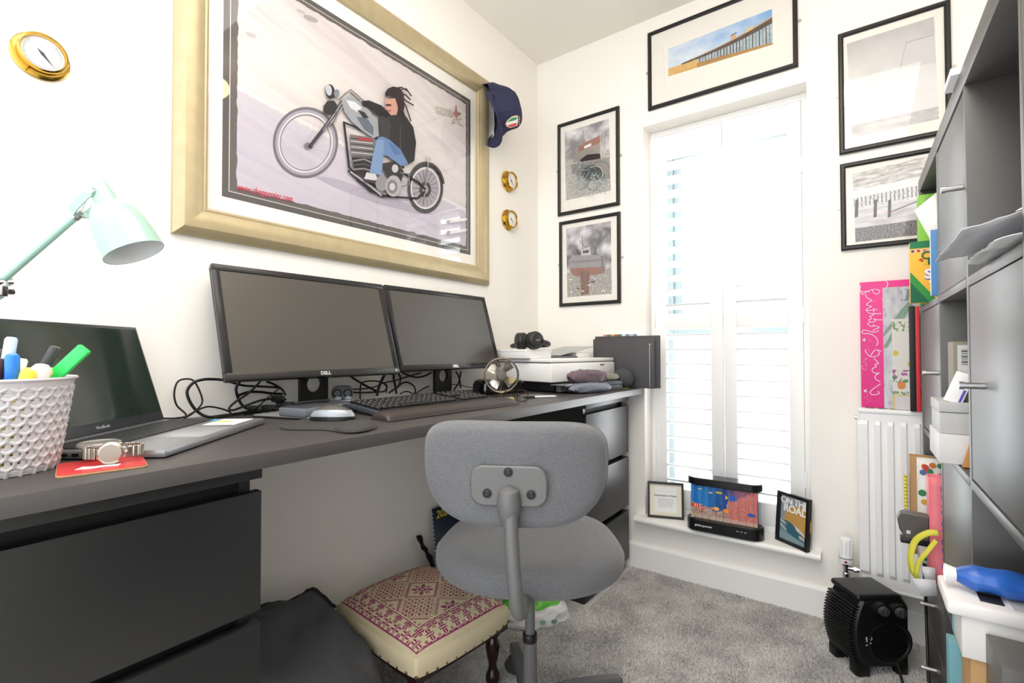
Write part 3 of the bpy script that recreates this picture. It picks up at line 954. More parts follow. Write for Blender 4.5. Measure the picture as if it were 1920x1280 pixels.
# ================================================================ OFFICE CHAIR (seen from behind, facing the desk)
FAB = mat('grey_wool_fabric', '#68696c', .95, var=.42, vscale=330, bump=.8, bscale=420, spec=.15, sheen=.25)
PIP = mat('grey_piping', '#77787a', .9, spec=.15)
GSTEEL = mat('grey_powder_coated_steel', '#626262', .42, var=.04, vscale=30, spec=.5)
GDARK = mat('dark_grey_plastic', '#3b3b3c', .45)
BLKP = mat('black_plastic', '#161616', .4, var=.05)
chx, chy, crz = .678, -1.086, math.radians(31)
ch = thing('office_chair', 'grey fabric swivel chair with curved steel back bar in front of the desk', 'chair', (chx, chy, 0), crz)
M = W(ch)
# seat cushion
def seat_outline(t):
    a = 2*PI*t
    c, s = math.cos(a), math.sin(a)
    e = 2/2.9
    x = .228*math.copysign(abs(c)**e, c); y = .205*math.copysign(abs(s)**e, s)
    x *= 1-.10*(y/.2+.2) if y > -.04 else 1-.22*((-.04-y)/.165)**1.6
    return x, y
def cushion(g, outl, rings, n=64):
    """rings: (scale, height, dish)"""
    vs = []
    for s, z, k in rings:
        for i in range(n):
            x, y = outl(i/n)
            vs.append((x*s, y*s, z+k*((x*s)**2)*4))
    m = len(rings)
    fs = [(j*n+i, j*n+(i+1) % n, (j+1)*n+(i+1) % n, (j+1)*n+i) for j in range(m-1) for i in range(n)]
    fs += [tuple(range(n-1, -1, -1)), tuple(range((m-1)*n, m*n))]
    g.add(vs, fs)
g = G(M @ Matrix.Translation((0, 0, .447)) @ Matrix.Rotation(math.radians(1), 4, 'X'))
cushion(g, seat_outline, [(.90, -.004, .0), (.97, .0, .0), (1.0, .012, 0), (1.0, .034, 0), (.985, .046, 0), (.95, .055, 0), (.88, .060, .02), (.7, .060, .04), (.45, .056, .08), (.2, .054, .1), (.03, .054, .1)])
seat = g.out('seat', FAB, ch, angle=80)
g = G(M); g.b2((-.09, -.11, .425), (.09, .10, .444), .004); g.b2((-.05, -.08, .395), (.05, .06, .427), .006)
g.out('seat_mechanism', GDARK, ch)
# backrest: a soft slab curved round the sitter
BZ = .726
def back_outline(t):
    a = 2*PI*t
    c, s = math.cos(a), math.sin(a)
    e = 2/4.2 if s > 0 else 2/2.9
    x = .187*math.copysign(abs(c)**(2/4.6), c)
    z = (.092 if s > 0 else .112)*math.copysign(abs(s)**e, s)
    x *= 1-.12*max(0, -z/.11)**1.6
    return x, z
def slab(g, rings, n=72):
    vs = []
    for s, y in rings:
        for i in range(n):
            x, z = back_outline(i/n)
            ins = (1-s)*.1
            x2 = math.copysign(max(0, abs(x)-ins*2.0*abs(x)/.187), x); z2 = math.copysign(max(0, abs(z)-ins*1.1*min(1, abs(z)/.09)), z)
            x2, z2 = x*s, z*s
            vs.append((x2, y+1.1*x2*x2, z2))
    m = len(rings)
    fs = [(j*n+i, j*n+(i+1) % n, (j+1)*n+(i+1) % n, (j+1)*n+i) for j in range(m-1) for i in range(n)]
    fs += [tuple(range(n-1, -1, -1)), tuple(range((m-1)*n, m*n))]
    g.add(vs, fs)
bx0 = -.277
MB = M @ Matrix.Translation((-.020, bx0, BZ+.006)) @ Matrix.Rotation(math.radians(-2), 4, 'Z') @ Matrix.Rotation(math.radians(4), 4, 'X')
g = G(MB)
slab(g, [(.03, -.020), (.5, -.020), (.85, -.019), (.93, -.016), (.975, -.009), (.995, .002), (1.0, .010), (.985, .013), (1.0, .016), (.995, .026), (.97, .036), (.91, .042), (.8, .044), (.5, .042), (.03, .040)])
g.out('backrest', FAB, ch, angle=80)
g = G(MB)
pts = []
for i in range(72):
    x, z = back_outline(i/72); pts.append(Vector((x*.996, .013+1.1*x*x, z*.996)))
g.tube(pts, .0026, n=6, closed=True); g.out('piping', PIP, ch)
# steel plate on the back with three dished screws
g = G(MB @ Matrix(((1, 0, 0, -.003), (0, 0, 1, -.0265), (0, 1, 0, -.022), (0, 0, 0, 1))))
o_ = rrect(.148, .078, .026, 6)
g.prism(o_, .007, bev=.0028)
pl_ = g.out('mounting_plate', GSTEEL, ch)
g = G(MB)
g.lathe([(.0, -.030), (.016, -.030), (.021, -.014), (.0235, .010), (.019, .03), (.005, .038), (.0, .038)], (-.002, -.030, -.058), (0, 0, 1), n=24)
g.out('socket', GSTEEL, ch)
for x, z in ((-.003, .006), (-.044, -.036), (.040, -.036)):
    g = G(MB); g.cyl((x, -.0262, z), (x, -.0285, z), .0090, n=20); g.cyl((x, -.0285, z), (x, -.0298, z), .0066, .005, n=16)
    g.out('screw', BLKP, pl_)
# bent tube
g = G(M)
pts = [Vector((-.020, bx0-.030, BZ-.050)), Vector((-.018, bx0-.034, BZ-.10)), Vector((-.014, bx0-.036, BZ-.16)), Vector((-.010, bx0-.033, BZ-.215)), Vector((-.007, bx0-.022, BZ-.250)), Vector((-.004, bx0+.004, BZ-.268)), Vector((0, bx0+.045, BZ-.278)), Vector((0, bx0+.12, BZ-.285)), Vector((0, bx0+.2, BZ-.290))]
g.tube(pts, .0140, n=20, smooth=6); g.out('back_bar', GSTEEL, ch)
# column
g = G(M)
g.cyl((0, 0, .17), (0, 0, .40), .0125, n=24); g.out('gas_strut', GSTEEL, ch)
g = G(M); g.lathe([(.0, .264), (.0165, .264), (.018, .261), (.018, .246), (.0175, .244), (0, .244)]); g.out('collar', BLKP, ch)
g = G(M); g.lathe([(.0, .246), (.0172, .246), (.0172, .13), (.021, .125), (.022, .08), (.0, .08)]); g.out('column', GSTEEL, ch)
for k in range(5):
    a = math.radians(134+72*k)-crz
    Rk = M @ Matrix.Rotation(a, 4, 'Z')
    g = G(Rk)
    n = 8; vs = []
    for i in range(n+1):
        t = i/n; x = .015+.262*t; zt = .112-.030*t*t-.004*t; h = .036-.012*t; w = .019-.005*t
        vs += [(x, -w, zt-h), (x, -w, zt-.004), (x, -w+.004, zt), (x, w-.004, zt), (x, w, zt-.004), (x, w, zt-h)]
    fs = [(i*6+j, i*6+(j+1) % 6, (i+1)*6+(j+1) % 6, (i+1)*6+j) for i in range(n) for j in range(6)]+[tuple(range(6)), tuple(range(n*6, n*6+6))]
    g.add(vs, fs)
    lg = g.out('base_leg', GSTEEL, ch, angle=25)
    Rc = Rk @ Matrix.Translation((.262, 0, 0)) @ Matrix.Rotation(1.0+k, 4, 'Z')
    g = G(Rc)
    for s in (-1, 1):
        g.cyl((0, s*.006, .026), (0, s*.021, .026), .025, n=24)
    g.b2((-.012, -.010, .02), (.012, .010, .046), .003); g.cyl((0, 0, .04), (0, 0, .07), .006, n=10)
    g.out('caster', GDARK, ch)

# ================================================================ EMBROIDERED FOOTSTOOL
LINEN = mat('linen_weave', '#cfc2a2', .95, var=.10, vscale=500, bump=.4, bscale=600, spec=.1)
MAHOG = mat('dark_mahogany', '#2a1512', .25, var=.2, vscale=14, coat=.4)
NAIL = mat('antique_brass_nail', '#7a6040', .35, metal=1)
fs_c = Vector((.312, -1.102, 0)); frz = math.radians(-6)
st_ = thing('footstool', 'small footstool with magenta embroidered linen cushion under the desk', 'footstool', fs_c, frz)
M = W(st_)
LX, LY = .197, .170
def stool_col(x, y):
    """cross stitch pattern: border of eight-pointed stars, lozenges with rosettes"""
    MG, LN = lin('#8f3a63'), lin('#cbbd9c')
    ax, ay = abs(x)/LX, abs(y)/LY
    m = max(ax, ay)
    if m > .955: return LN
    if m > .94: return MG
    if m > .70:
        # band of stars: band width .225 of the half size
        s = .042
        u = (x/s) % 1-.5; v = (y/s) % 1-.5
        r = math.hypot(u, v); th = math.atan2(v, u)
        star = r < .18+.26*abs(math.cos(2*th))
        cross = abs(abs(u)-abs(v)) < .045 or abs(u) < .035 or abs(v) < .035
        if star and not cross: return MG
        if abs(abs(u)-.44) < .035 and abs(v) < .3 or abs(abs(v)-.44) < .035 and abs(u) < .3: return MG
        return LN
    if m > .685: return MG
    if m > .66: return LN
    # field of lozenges
    s = .132
    u = ((x+.5*s)/s) % 1-.5; v = ((y+.5*s)/s) % 1-.5
    d = abs(u)+abs(v)
    if .435 < d < .46 or .395 < d < .41: return MG
    if d < .40:
        r = math.hypot(u, v); th = math.atan2(v, u)
        k = abs(math.cos(4*th)); arm = .09+.15*k
        if r < arm and not (abs(u) < .012 or abs(v) < .012) and not (.10 < r < .12): return MG
        return LN
    q = .013
    iu, iv = int(math.floor(x/q)), int(math.floor(y/q))
    fu, fv = (x/q) % 1-.5, (y/q) % 1-.5
    if d > .56:
        r = math.hypot(fu, fv)
        return MG if (abs(fu)+abs(fv) < .42) and (iu+iv) % 2 == 0 or (iu+iv) % 2 and abs(abs(fu)-abs(fv)) < .12 else LN
    return MG if abs(fu-fv) < .12 else LN
def stool_pos(a, b):
    # a, b in -1..1 over the top
    x, y = a*LX, b*LY
    k = (1-abs(a)**4.5)*(1-abs(b)**4.5)
    return x*(1-.05*abs(b)**3*(abs(a))), y*(1-.05*abs(a)**3*abs(b)), .226+.046*k**.7
g = G(M)
N1 = 300; N2 = 260
vs = []
for j in range(N2+1):
    for i in range(N1+1):
        a, b = -1+2*i/N1, -1+2*j/N2
        vs.append(Vector(stool_pos(a, b)))
g.v = [M @ v for v in vs]
for j in range(N2):
    for i in range(N1):
        g.f.append((j*(N1+1)+i, j*(N1+1)+i+1, (j+1)*(N1+1)+i+1, (j+1)*(N1+1)+i))
        a, b = -1+2*(i+.5)/N1, -1+2*(j+.5)/N2
        g.c.append(stool_col(a*LX, b*LY))
g.out('embroidered_cover', print_mat('stitched_linen', .95, .1, .12), st_, angle=80)
g = G(M)
vs = []; ring = []
NB = 160
def edge(i):
    t = i/NB*4; s = int(t) % 4; f = (t % 1)*2-1
    return [(f, -1), (1, f), (-f, 1), (-1, -f)][s]
for i in range(NB):
    a, b = edge(i); x, y, _ = stool_pos(a, b)
    out_ = 1+.02*(1-abs(a*b)**2)
    for z, sc in ((.2265, 1.0), (.219, 1.014), (.206, 1.022), (.190, 1.014), (.178, 1.002)):
        vs.append((x*sc*(1 if z > .226 else out_), y*sc*(1 if z > .226 else out_), z))
fs = [(i*5+j, ((i+1) % NB)*5+j, ((i+1) % NB)*5+j+1, i*5+j+1) for i in range(NB) for j in range(4)]
g.add(vs, fs); g.out('cushion_side', LINEN, st_, angle=80)
g = G(M); g.b2((-LX*.96, -LY*.96, .160), (LX*.96, LY*.96, .19), .004); g.out('seat_rail', MAHOG, st_)
nails = G(M)
nd = bpy.data.meshes.new('nail'); bmn = bmesh.new(); bmesh.ops.create_uvsphere(bmn, u_segments=8, v_segments=5, radius=.0042); bmn.to_mesh(nd); bmn.free(); nd.materials.append(NAIL); nd.shade_smooth()
for i in range(44):
    a, b = edge(i/44*NB); x, y, _ = stool_pos(a, b)
    o = bpy.data.objects.new('nail', nd); COL.objects.link(o); o.parent = st_; o.location = (x*1.012, y*1.012, .183)
for sx in (-1, 1):
    for sy in (-1, 1):
        g = G(M)
        g.lathe([(0, .165), (.020, .165), (.021, .145), (.014, .138), (.017, .128), (.021, .112), (.017, .085), (.011, .060), (.013, .045), (.020, .032), (.021, .016), (.016, .004), (0, 0)], (sx*(LX-.045), sy*(LY-.034), 0), n=20)
        g.out('leg', MAHOG, st_, angle=50)

# ================================================================ FAN HEATER
hx, hy = 1.358, -.228
hrz = math.radians(38)
ht = thing('fan_heater', 'black upright fan heater with slatted front on the carpet below the radiator', 'heater', (hx, hy, 0), hrz)
HS = Matrix.Diagonal((.95, 1.0, .85, 1))
M = W(ht) @ HS   # local -y is the side with the dials, local -x is the curved grille
HB = mat('heater_black', '#101011', .38, var=.05, bump=.08, bscale=400)
def hprof(z):   # bulged grille side
    t = (z-.03)/.235
    return -.078-.028*math.sin(PI*max(0, min(1, t)))**.8
g = G(M)
vs = []; n = 14; pr0 = []
ol = []
for i in range(n+1):
    z = .03+.235*i/n; ol.append((hprof(z)+.010, z))
ol = [(.080, .03)]+ol+[(.060, .275), (.082, .235)]
Mh = M @ Matrix(((1, 0, 0, 0), (0, 0, 1, -.062), (0, 1, 0, 0), (0, 0, 0, 1)))
g = G(Mh); g.prism(ol, .124, bev=.008); body = g.out('body', HB, ht, angle=40)
for k in range(19):
    z = .050+k*.0105
    g = G(M); g.b2((hprof(z)-.004, -.058, z-.0032), (hprof(z)+.02, .058, z+.0032), .002); g.out('grille_slat', HB, ht)
g = G(M); g.b2((-.084, -.0615, .258), (.060, .0615, .281), .011, seg=4); g.out('top_shell', HB, ht)
for sy in (-1, 1):
    g = G(M); g.b2((-.090, sy*.045-.018, 0), (-.045, sy*.045+.018, .045), .006); g.out('foot', HB, ht)
    g = G(M); g.b2((.045, sy*.045-.015, 0), (.078, sy*.045+.015, .04), .006); g.out('foot', HB, ht)
# pod with two dials on the -y side top
for x, z, r in ((-.018, .238, .025), (.036, .232, .026)):
    g = G(M); g.cyl((x, -.060, z), (x, -.078, z), r, r*.92, n=28); d = g.out('dial_housing', HB, ht)
    g = G(M); g.cyl((x, -.078, z), (x, -.088, z), r*.66, r*.58, n=24); g.box((x, -.089, z), (r*.25, .004, r*1.05), .001); g.out('dial', GDARK, d)
g = G(M); g.lathe([(.070, 0), (.072, .003), (.066, .0045), (.062, .002), (.06, 0)], (.015, -.061, .118), (0, -1, 0), n=48); g.out('intake_rim', HB, ht)
for k in range(15):
    dz = -.056+k*.008; w = math.sqrt(max(0, .060**2-dz*dz))
    g = G(M); g.b2((.015-w, -.0645, .118+dz-.0016), (.015+w, -.0605, .118+dz+.0016)); g.out('intake_bar', HB, ht)
WINK = mat('white_lettering', '#d8d8d8', .5)
text('VS', .030, M @ frame_m((-.050, -.0635, .125), (0, 0, 1), (-1, 0, 0)), WINK, ht, name='logo')
text('vonshef', .010, M @ frame_m((-.034, -.0635, .125), (0, 0, 1), (-1, 0, 0)), WINK, ht, name='lettering') if False else None
CORD = mat('black_rubber_cord', '#0f0f10', .5)
g = G(); g.tube([Vector(p) for p in ((1.425, -.27, .045), (1.438, -.33, .010), (1.445, -.39, .006), (1.468, -.42, .006), (1.4858, -.40, .02), (1.487, -.37, .10), (1.487, -.34, .20), (1.4865, -.325, .33), (1.483, -.345, .41), (1.482, -.37, .40), (1.483, -.38, .30), (1.486, -.36, .25))], .0035, n=8, smooth=8)
g.out('power_cord', CORD, loc=(1.42, -.33, 0), label='black mains cord trailing from the fan heater up the bookcase side', cat='cord')

# ================================================================ RADIATOR AND VALVE
RW = mat('radiator_white', '#eeeff0', .3, var=.01)
rd = thing('radiator', 'white panel radiator on the window wall behind the bookcase edge', 'radiator', (1.6, -.06, .19))
RA0, RA1, RZ0, RZ1 = 1.337, 1.90, .190, .770
ys = -.092
g = G()
vs = []; cols = []
pitch = .0335; x = RA0+.012; xs = [(RA0, 0), (RA0+.016, 0)]
while x+pitch < RA1-.01:
    xs += [(x+.0045+.008, .0), (x+.0045+.012, .007), (x+.0045+.025, .007), (x+.0045+.029, 0)]
    x += pitch
xs += [(RA1, 0)]
zs = [(RZ0, 0, 1), (RZ0+.032, 0, 1), (RZ0+.045, 1, 0), (RZ1-.052, 1, 0), (RZ1-.040, 0, 1), (RZ1-.008, 0, 1)]
for z, k, _ in zs:
    for xx, dd in xs: vs.append((xx, ys-(.007-dd)*k*1.0 if k else ys, z))
n = len(xs)
fs = [(j*n+i, j*n+i+1, (j+1)*n+i+1, (j+1)*n+i) for j in range(len(zs)-1) for i in range(n-1)]
g.add(vs, fs); g.out('front_panel', RW, rd, angle=25)
g = G(); g.b2((RA0, ys+.001, RZ0), (RA1, ys+.012, RZ1-.008), .002); g.b2((RA0+.004, -.05, RZ0), (RA1-.004, -.04, RZ1-.01), .002); g.out('back_panel', RW, rd)
g = G(); g.b2((RA0-.001, ys-.004, RZ1-.014), (RA1, -.036, RZ1), .003)
sd = g.out('top_grille', RW, rd)
for k in range(16):
    g = G(); xk = RA0+.02+k*.034; g.b2((xk, ys+.008, RZ1-.0005), (xk+.024, -.046, RZ1+.0008)); g.out('grille_slot', mat('radiator_gap', '#8f9192', .5), sd)
g = G(); g.b2((RA0-.002, ys-.002, RZ0-.004), (RA0+.004, -.036, RZ1-.010), .002); g.out('side_panel', RW, rd)
g = G(); g.b2((RA0, ys-.003, RZ0-.010), (RA1, ys+.013, RZ0-.001), .002); g.out('bottom_seam', RW, rd)
g = G(); g.b2((1.42, -.04, .30), (1.46, -.001, .66), .002); g.b2((1.80, -.04, .30), (1.84, -.001, .66), .002); g.out('wall_bracket', RW, rd)
g = G(); g.cyl((RA0-.001, -.065, .735), (RA0-.010, -.065, .735), .006, n=14); g.out('bleed_plug', STEEL, rd)
CHR = mat('chrome', '#d9dadc', .12, metal=1)
vt = thing('radiator_valve', 'white thermostatic valve with chrome pipe at lower left of the radiator', 'valve', (1.297, -.07, .18))
vx, vy = 1.297, -.070
g = G(); g.lathe([(0, .322), (.012, .322), (.0175, .317), (.0185, .30), (.0205, .262), (.0215, .2575), (0, .2575)], (vx, vy, 0), n=24); hd = g.out('thermostat_head', RW, vt)
for k in range(12):
    a = 2*PI*k/12; g = G(); g.b2((.0185, -.0012, .268), (.0213, .0012, .314), .0008, M=Matrix.Translation((vx, vy, 0)) @ Matrix.Rotation(a, 4, 'Z')); g.out('grip_rib', RW, hd)
g = G(); g.cyl((vx, vy, .2575), (vx, vy, .2545), .0205, n=24); g.out('gap_ring', GDARK, vt)
g = G(); g.lathe([(0, .2545), (.0205, .2545), (.0195, .238), (.014, .2355), (0, .2355)], (vx, vy, 0), n=24); g.out('valve_collar', RW, vt)
g = G(); g.cyl((vx, vy-.0195, .2455), (vx, vy-.0207, .2455), .0042, n=14); g.out('badge', mat('dark_red_badge', '#8a2a2f', .5), vt)
g = G(); g.lathe([(0, .2355), (.012, .2355), (.012, .226), (.009, .224), (.009, .206), (.0115, .203), (.0115, .190), (.0075, .187), (.0075, .0), (0, 0)], (vx, vy, 0), n=20); g.cyl((vx, vy, .2205), (vx+.022, vy, .2205), .0075, n=16); g.cyl((vx+.022, vy, .2205), (vx+.030, vy, .2205), .0105, n=6); g.cyl((vx+.030, vy, .2205), (vx+.040, vy, .2205), .008, n=16)
g.out('valve_body', CHR, vt)

# ================================================================ WINDOW SILL THINGS
SILL = WZ0+.0222
def standing_frame(label, c, ry, w, h, lean, fw_, paintfn, mount=None, d=.012):
    t = thing('photo_frame', label, 'picture', (c[0], c[1], SILL), ry)
    Mt = W(t) @ Matrix.Rotation(-lean, 4, 'X')     # local x = width, z = up, -y = front
    prof = [(0, 0), (0, d), (fw_, d), (fw_, 0)]
    C4 = [(-w/2, 0, 1, 1), (w/2, 0, -1, 1), (w/2, h, -1, -1), (-w/2, h, 1, -1)]
    for k in range(4):
        A, B = C4[k], C4[(k+1) % 4]
        g = G(Mt)
        vs = [(q[0]+q[2]*a, -b, q[1]+q[3]*a) for q in (A, B) for a, b in prof]
        g.add(vs, [(i, (i+1) % 4, 4+(i+1) % 4, 4+i) for i in range(4)]+[(0, 1, 2, 3), (4, 5, 6, 7)])
        g.out('frame', BLK, t, smooth=False)
    g = G(Mt); g.b2((-w/2+.002, -.003, .002), (w/2-.002, .002, h-.002)); g.out('backboard', GDARK, t)
    g = G(Mt); g.b2((-.015, .002, .0), (.015, .004, h*.7)); g.v = [v if (Mt.inverted() @ v).z > .01 else v+(Mt.to_3x3() @ Vector((0, math.sin(lean)*h*.3+.012, 0))) for v in g.v]; g.out('strut', GDARK, t)
    paintfn(Mt, t, w, h, fw_)
    return t
IV = mat('ivory_mount', '#efead8', .8); PAPERW = mat('white_paper', '#f4f4f4', .8, var=.01); GINK = mat('grey_ink', '#8f8f93', .7)
def cert(Mt, t, w, h, f):
    g = G(Mt); g.b2((-w/2+f*.7, -.0045, f*.7), (w/2-f*.7, -.0032, h-f*.7)); g.out('mount', IV, t)
    g = G(Mt); g.b2((-w*.30, -.0050, h*.16), (w*.30, -.0045, h*.86)); g.out('certificate', PAPERW, t)
    Fm = lambda x, z: Mt @ Matrix.Translation((x, -.0052, z)) @ Matrix.Rotation(PI/2, 4, 'X')
    text('Adventures in Essex', .0115, Fm(0, h*.62), mat('dark_grey_ink', '#5d5d66', .7), t, bold=.0002)
    text('________________________', .0062, Fm(0, h*.76), GINK, t)
    for k in range(5):
        text(['this certificate is presented', 'in thanks for all your hard', 'work and good company and', 'with every good wish for', 'the many years to come'][k], .0058, Fm(0, h*(.52-.05*k)), GINK, t)
standing_frame('small square black frame holding a white certificate, left end of the sill', (.648, .012), math.radians(20), .150, .152, math.radians(6), .009, cert)
def road(Mt, t, w, h, f):
    cols = []
    p = G(Mt)
    L = [0]
    def poly(pts, c):
        L[0] += 1
        p.add([(x*w-w/2, -.0040-.00012*L[0], z*h) for x, z in pts], [tuple(range(len(pts)))], None, c)
    poly([(.06, .05), (.94, .05), (.94, .95), (.06, .95)], '#aab9c6')
    cx, cz = .62, .48
    poly([(cx+.42*math.cos(2*PI*k/30), cz+.30*math.sin(2*PI*k/30)) for k in range(30)], '#e2b064')
    poly([(.06, .42), (.30, .42), (.62, .33), (.94, .22), (.94, .05), (.06, .05)], '#7fa6b0')
    poly([(.20, .44), (.40, .43), (.94, .20), (.94, .12), (.55, .16), (.30, .22)], '#3f7686')
    poly([(.06, .43), (.24, .40), (.30, .36), (.06, .40)], '#efe9dc'); poly([(.06, .36), (.28, .26), (.30, .23), (.06, .32)], '#efe9dc')
    poly([(.52, .40), (.68, .36), (.90, .26), (.90, .22), (.60, .31)], '#f3efe6'); poly([(.68, .24), (.84, .22), (.86, .16), (.70, .18)], '#f1eadb'); poly([(.70, .22), (.82, .20), (.80, .18)], '#d98f52')
    poly([(.06, .05), (.94, .05), (.94, .11), (.06, .22)], '#9bb9be')
    p.out('road_print', print_mat('poster_ink', .55, .3, .03), t, smooth=False)
    SKYW = mat('pale_print_white', '#f4f1ea', .7)
    Fm = lambda x, z: Mt @ Matrix.Translation((x, -.0062, z)) @ Matrix.Rotation(PI/2, 4, 'X')
    text('ON THE', .034, Fm(.0, h*.84), SKYW, t, bold=.001, spacing=.88)
    text('ROAD', .038, Fm(.008, h*.69), SKYW, t, bold=.001, spacing=.95)
for f_, l_, c_, r_, w_, h_, ln in ((road, 'black framed travel poster card with orange sun, right end of the sill', (1.133, -.004), -.6114, .136, .186, .08),):
    standing_frame(l_, c_, r_, w_, h_, ln, .010, f_, d=.016)
# aquarium lamp
aq = thing('aquarium_lamp', 'black cased aquarium lamp with printed coral reef in the middle of the sill', 'lamp', (.896, -.022, SILL), math.radians(3))
M = W(aq)
def stad(w, d, n=10):
    r = d/2; pts = []
    for s, a0 in ((1, -90), (-1, 90)):
        for i in range(n+1):
            a = math.radians(a0+180*i/n); pts.append((s*(w/2-r)+r*math.cos(a), r*math.sin(a)))
    return pts
AB = mat('lamp_black_plastic', '#18191b', .25, var=.03)
g = G(M); g.prism(stad(.284, .086), .049, bev=.004); g.out('base', AB, aq)
g = G(M @ Matrix.Translation((0, 0, .183))); g.prism(stad(.276, .080), .030, bev=.004); g.out('lid', AB, aq)
g = G(M @ Matrix.Translation((0, 0, .0495))); o1 = stad(.262, .066, 14); n = len(o1)
g.add([(x, y, z) for z in (0, .133) for x, y in o1], [(i, (i+1) % n, n+(i+1) % n, n+i) for i in range(n)]); g.out('tank_wall', glazing('clear_acrylic', ior=1.45), aq)
# reef picture on an inner drum
def reef(a, z):
    n = nz(a*9, z*5, 2); m_ = nz(a*26, z*14, 7, 5); q = nz(a*14+3, z*9, 11)
    blue = mixc(lin('#1673c9'), lin('#123a86'), a*1.4+(n-.5)*.5)
    blue = mixc(blue, lin('#38a6e8'), max(0, .5-abs(a-.2)*2)*.8*(z > .4))
    top = .44-.25*a if a < .55 else .5+.5*(a-.5)*2.2
    c = blue
    if z < top+.22*(n-.5):
        pal = ['#d8434f', '#e0e0ea', '#2d4f9c', '#e8902f', '#7a2f5c', '#e9c34a', '#5f7a3a', '#c9d4e6']
        c = lin(pal[int(m_*19+q*9) % 8])
        if a > .58: c = mixc(c, lin('#e0705c'), .65)
        if z < .12: c = mixc(c, lin('#cdbfae'), .6)
    if a > .55 and z > .2: c = mixc(c, lin('#d9694f') if m_ > .5 else lin('#c9879a'), .55*min(1, (a-.55)*5))
    return mixc(c, (0, 0, 0), .22*(abs(((a*9) % 1)-.5) < .08))
g = G(M @ Matrix.Translation((0, 0, .050))); o2 = [(-.122+.244*i/200, -.026-.0008*math.cos(i*.28)) for i in range(201)]
nz_ = 76
vs = [(x, y, .132*j/nz_) for j in range(nz_+1) for x, y in o2]
g.v = [g.M @ Vector(v) for v in vs]
for j in range(nz_):
    for i in range(200):
        g.f.append((j*201+i, j*201+i+1, (j+1)*201+i+1, (j+1)*201+i)); g.c.append(reef((i+.5)/200, (j+.5)/nz_))
g.out('reef_sheet', print_mat('reef_ink', .35, .5, .05), aq)
def fish(x, z, s, c1, c2, flip=1, tail=None):
    g = G(M @ Matrix.Translation((x, -.0285, .05+z)))
    g.add([(s*math.cos(2*PI*k/16)*flip, -.0002, s*.62*math.sin(2*PI*k/16)) for k in range(16)], [tuple(range(16))], None, c1)
    g.add([(-flip*s*.8, -.0003, 0), (-flip*s*1.5, -.0003, s*.5), (-flip*s*1.5, -.0003, -s*.5)], [(0, 1, 2)], None, tail or c1)
    for k in (-.35, .25):
        g.add([(flip*s*k, -.0005, s*.55), (flip*s*(k+.2), -.0005, s*.55), (flip*s*(k+.2), -.0005, -s*.55), (flip*s*k, -.0005, -s*.55)], [(0, 1, 2, 3)], None, c2)
    g.out('printed_fish', print_mat('reef_ink', .35, .5, .05), aq, smooth=False)
for a in ((-.085, .118, .006, '#e9e4c8', '#1a1f2a', 1), (-.048, .108, .006, '#dfe0d0', '#171c2a', -1), (-.012, .113, .009, '#f0d23c', '#1c1c1c', 1), (-.102, .050, .014, '#e8423c', '#f3eee6', 1), (-.086, .040, .011, '#e5503f', '#f6f0e8', -1), (.034, .098, .017, '#1f6fd0', '#1a3f9a', 1, '#efc530'), (-.025, .048, .012, '#f0a02c', '#f4efe2', 1), (.012, .046, .013, '#ef7a2a', '#f4d23a', -1), (.098, .045, .012, '#3357b8', '#5c3ea0', -1)):
    fish(*a)
g = G(M @ Matrix.Translation((0, 0, .050))); g.prism([(x*.93, y*.72+.004) for x, y in stad(.262, .066, 8)], .132); g.out('inner_drum', mat('drum_blue', '#27406f', .5), aq)
text('global gourmet', .0105, M @ frame_m((-.072, -.0434, .026), (1, 0, 0), (0, 0, 1)), WINK, aq, bold=.0003)
for k in range(3):
    g = G(M); g.b2((.050+k*.014, -.0440, .028), (.057+k*.014, -.0430, .030)); g.out('switch_mark', WINK, aq)

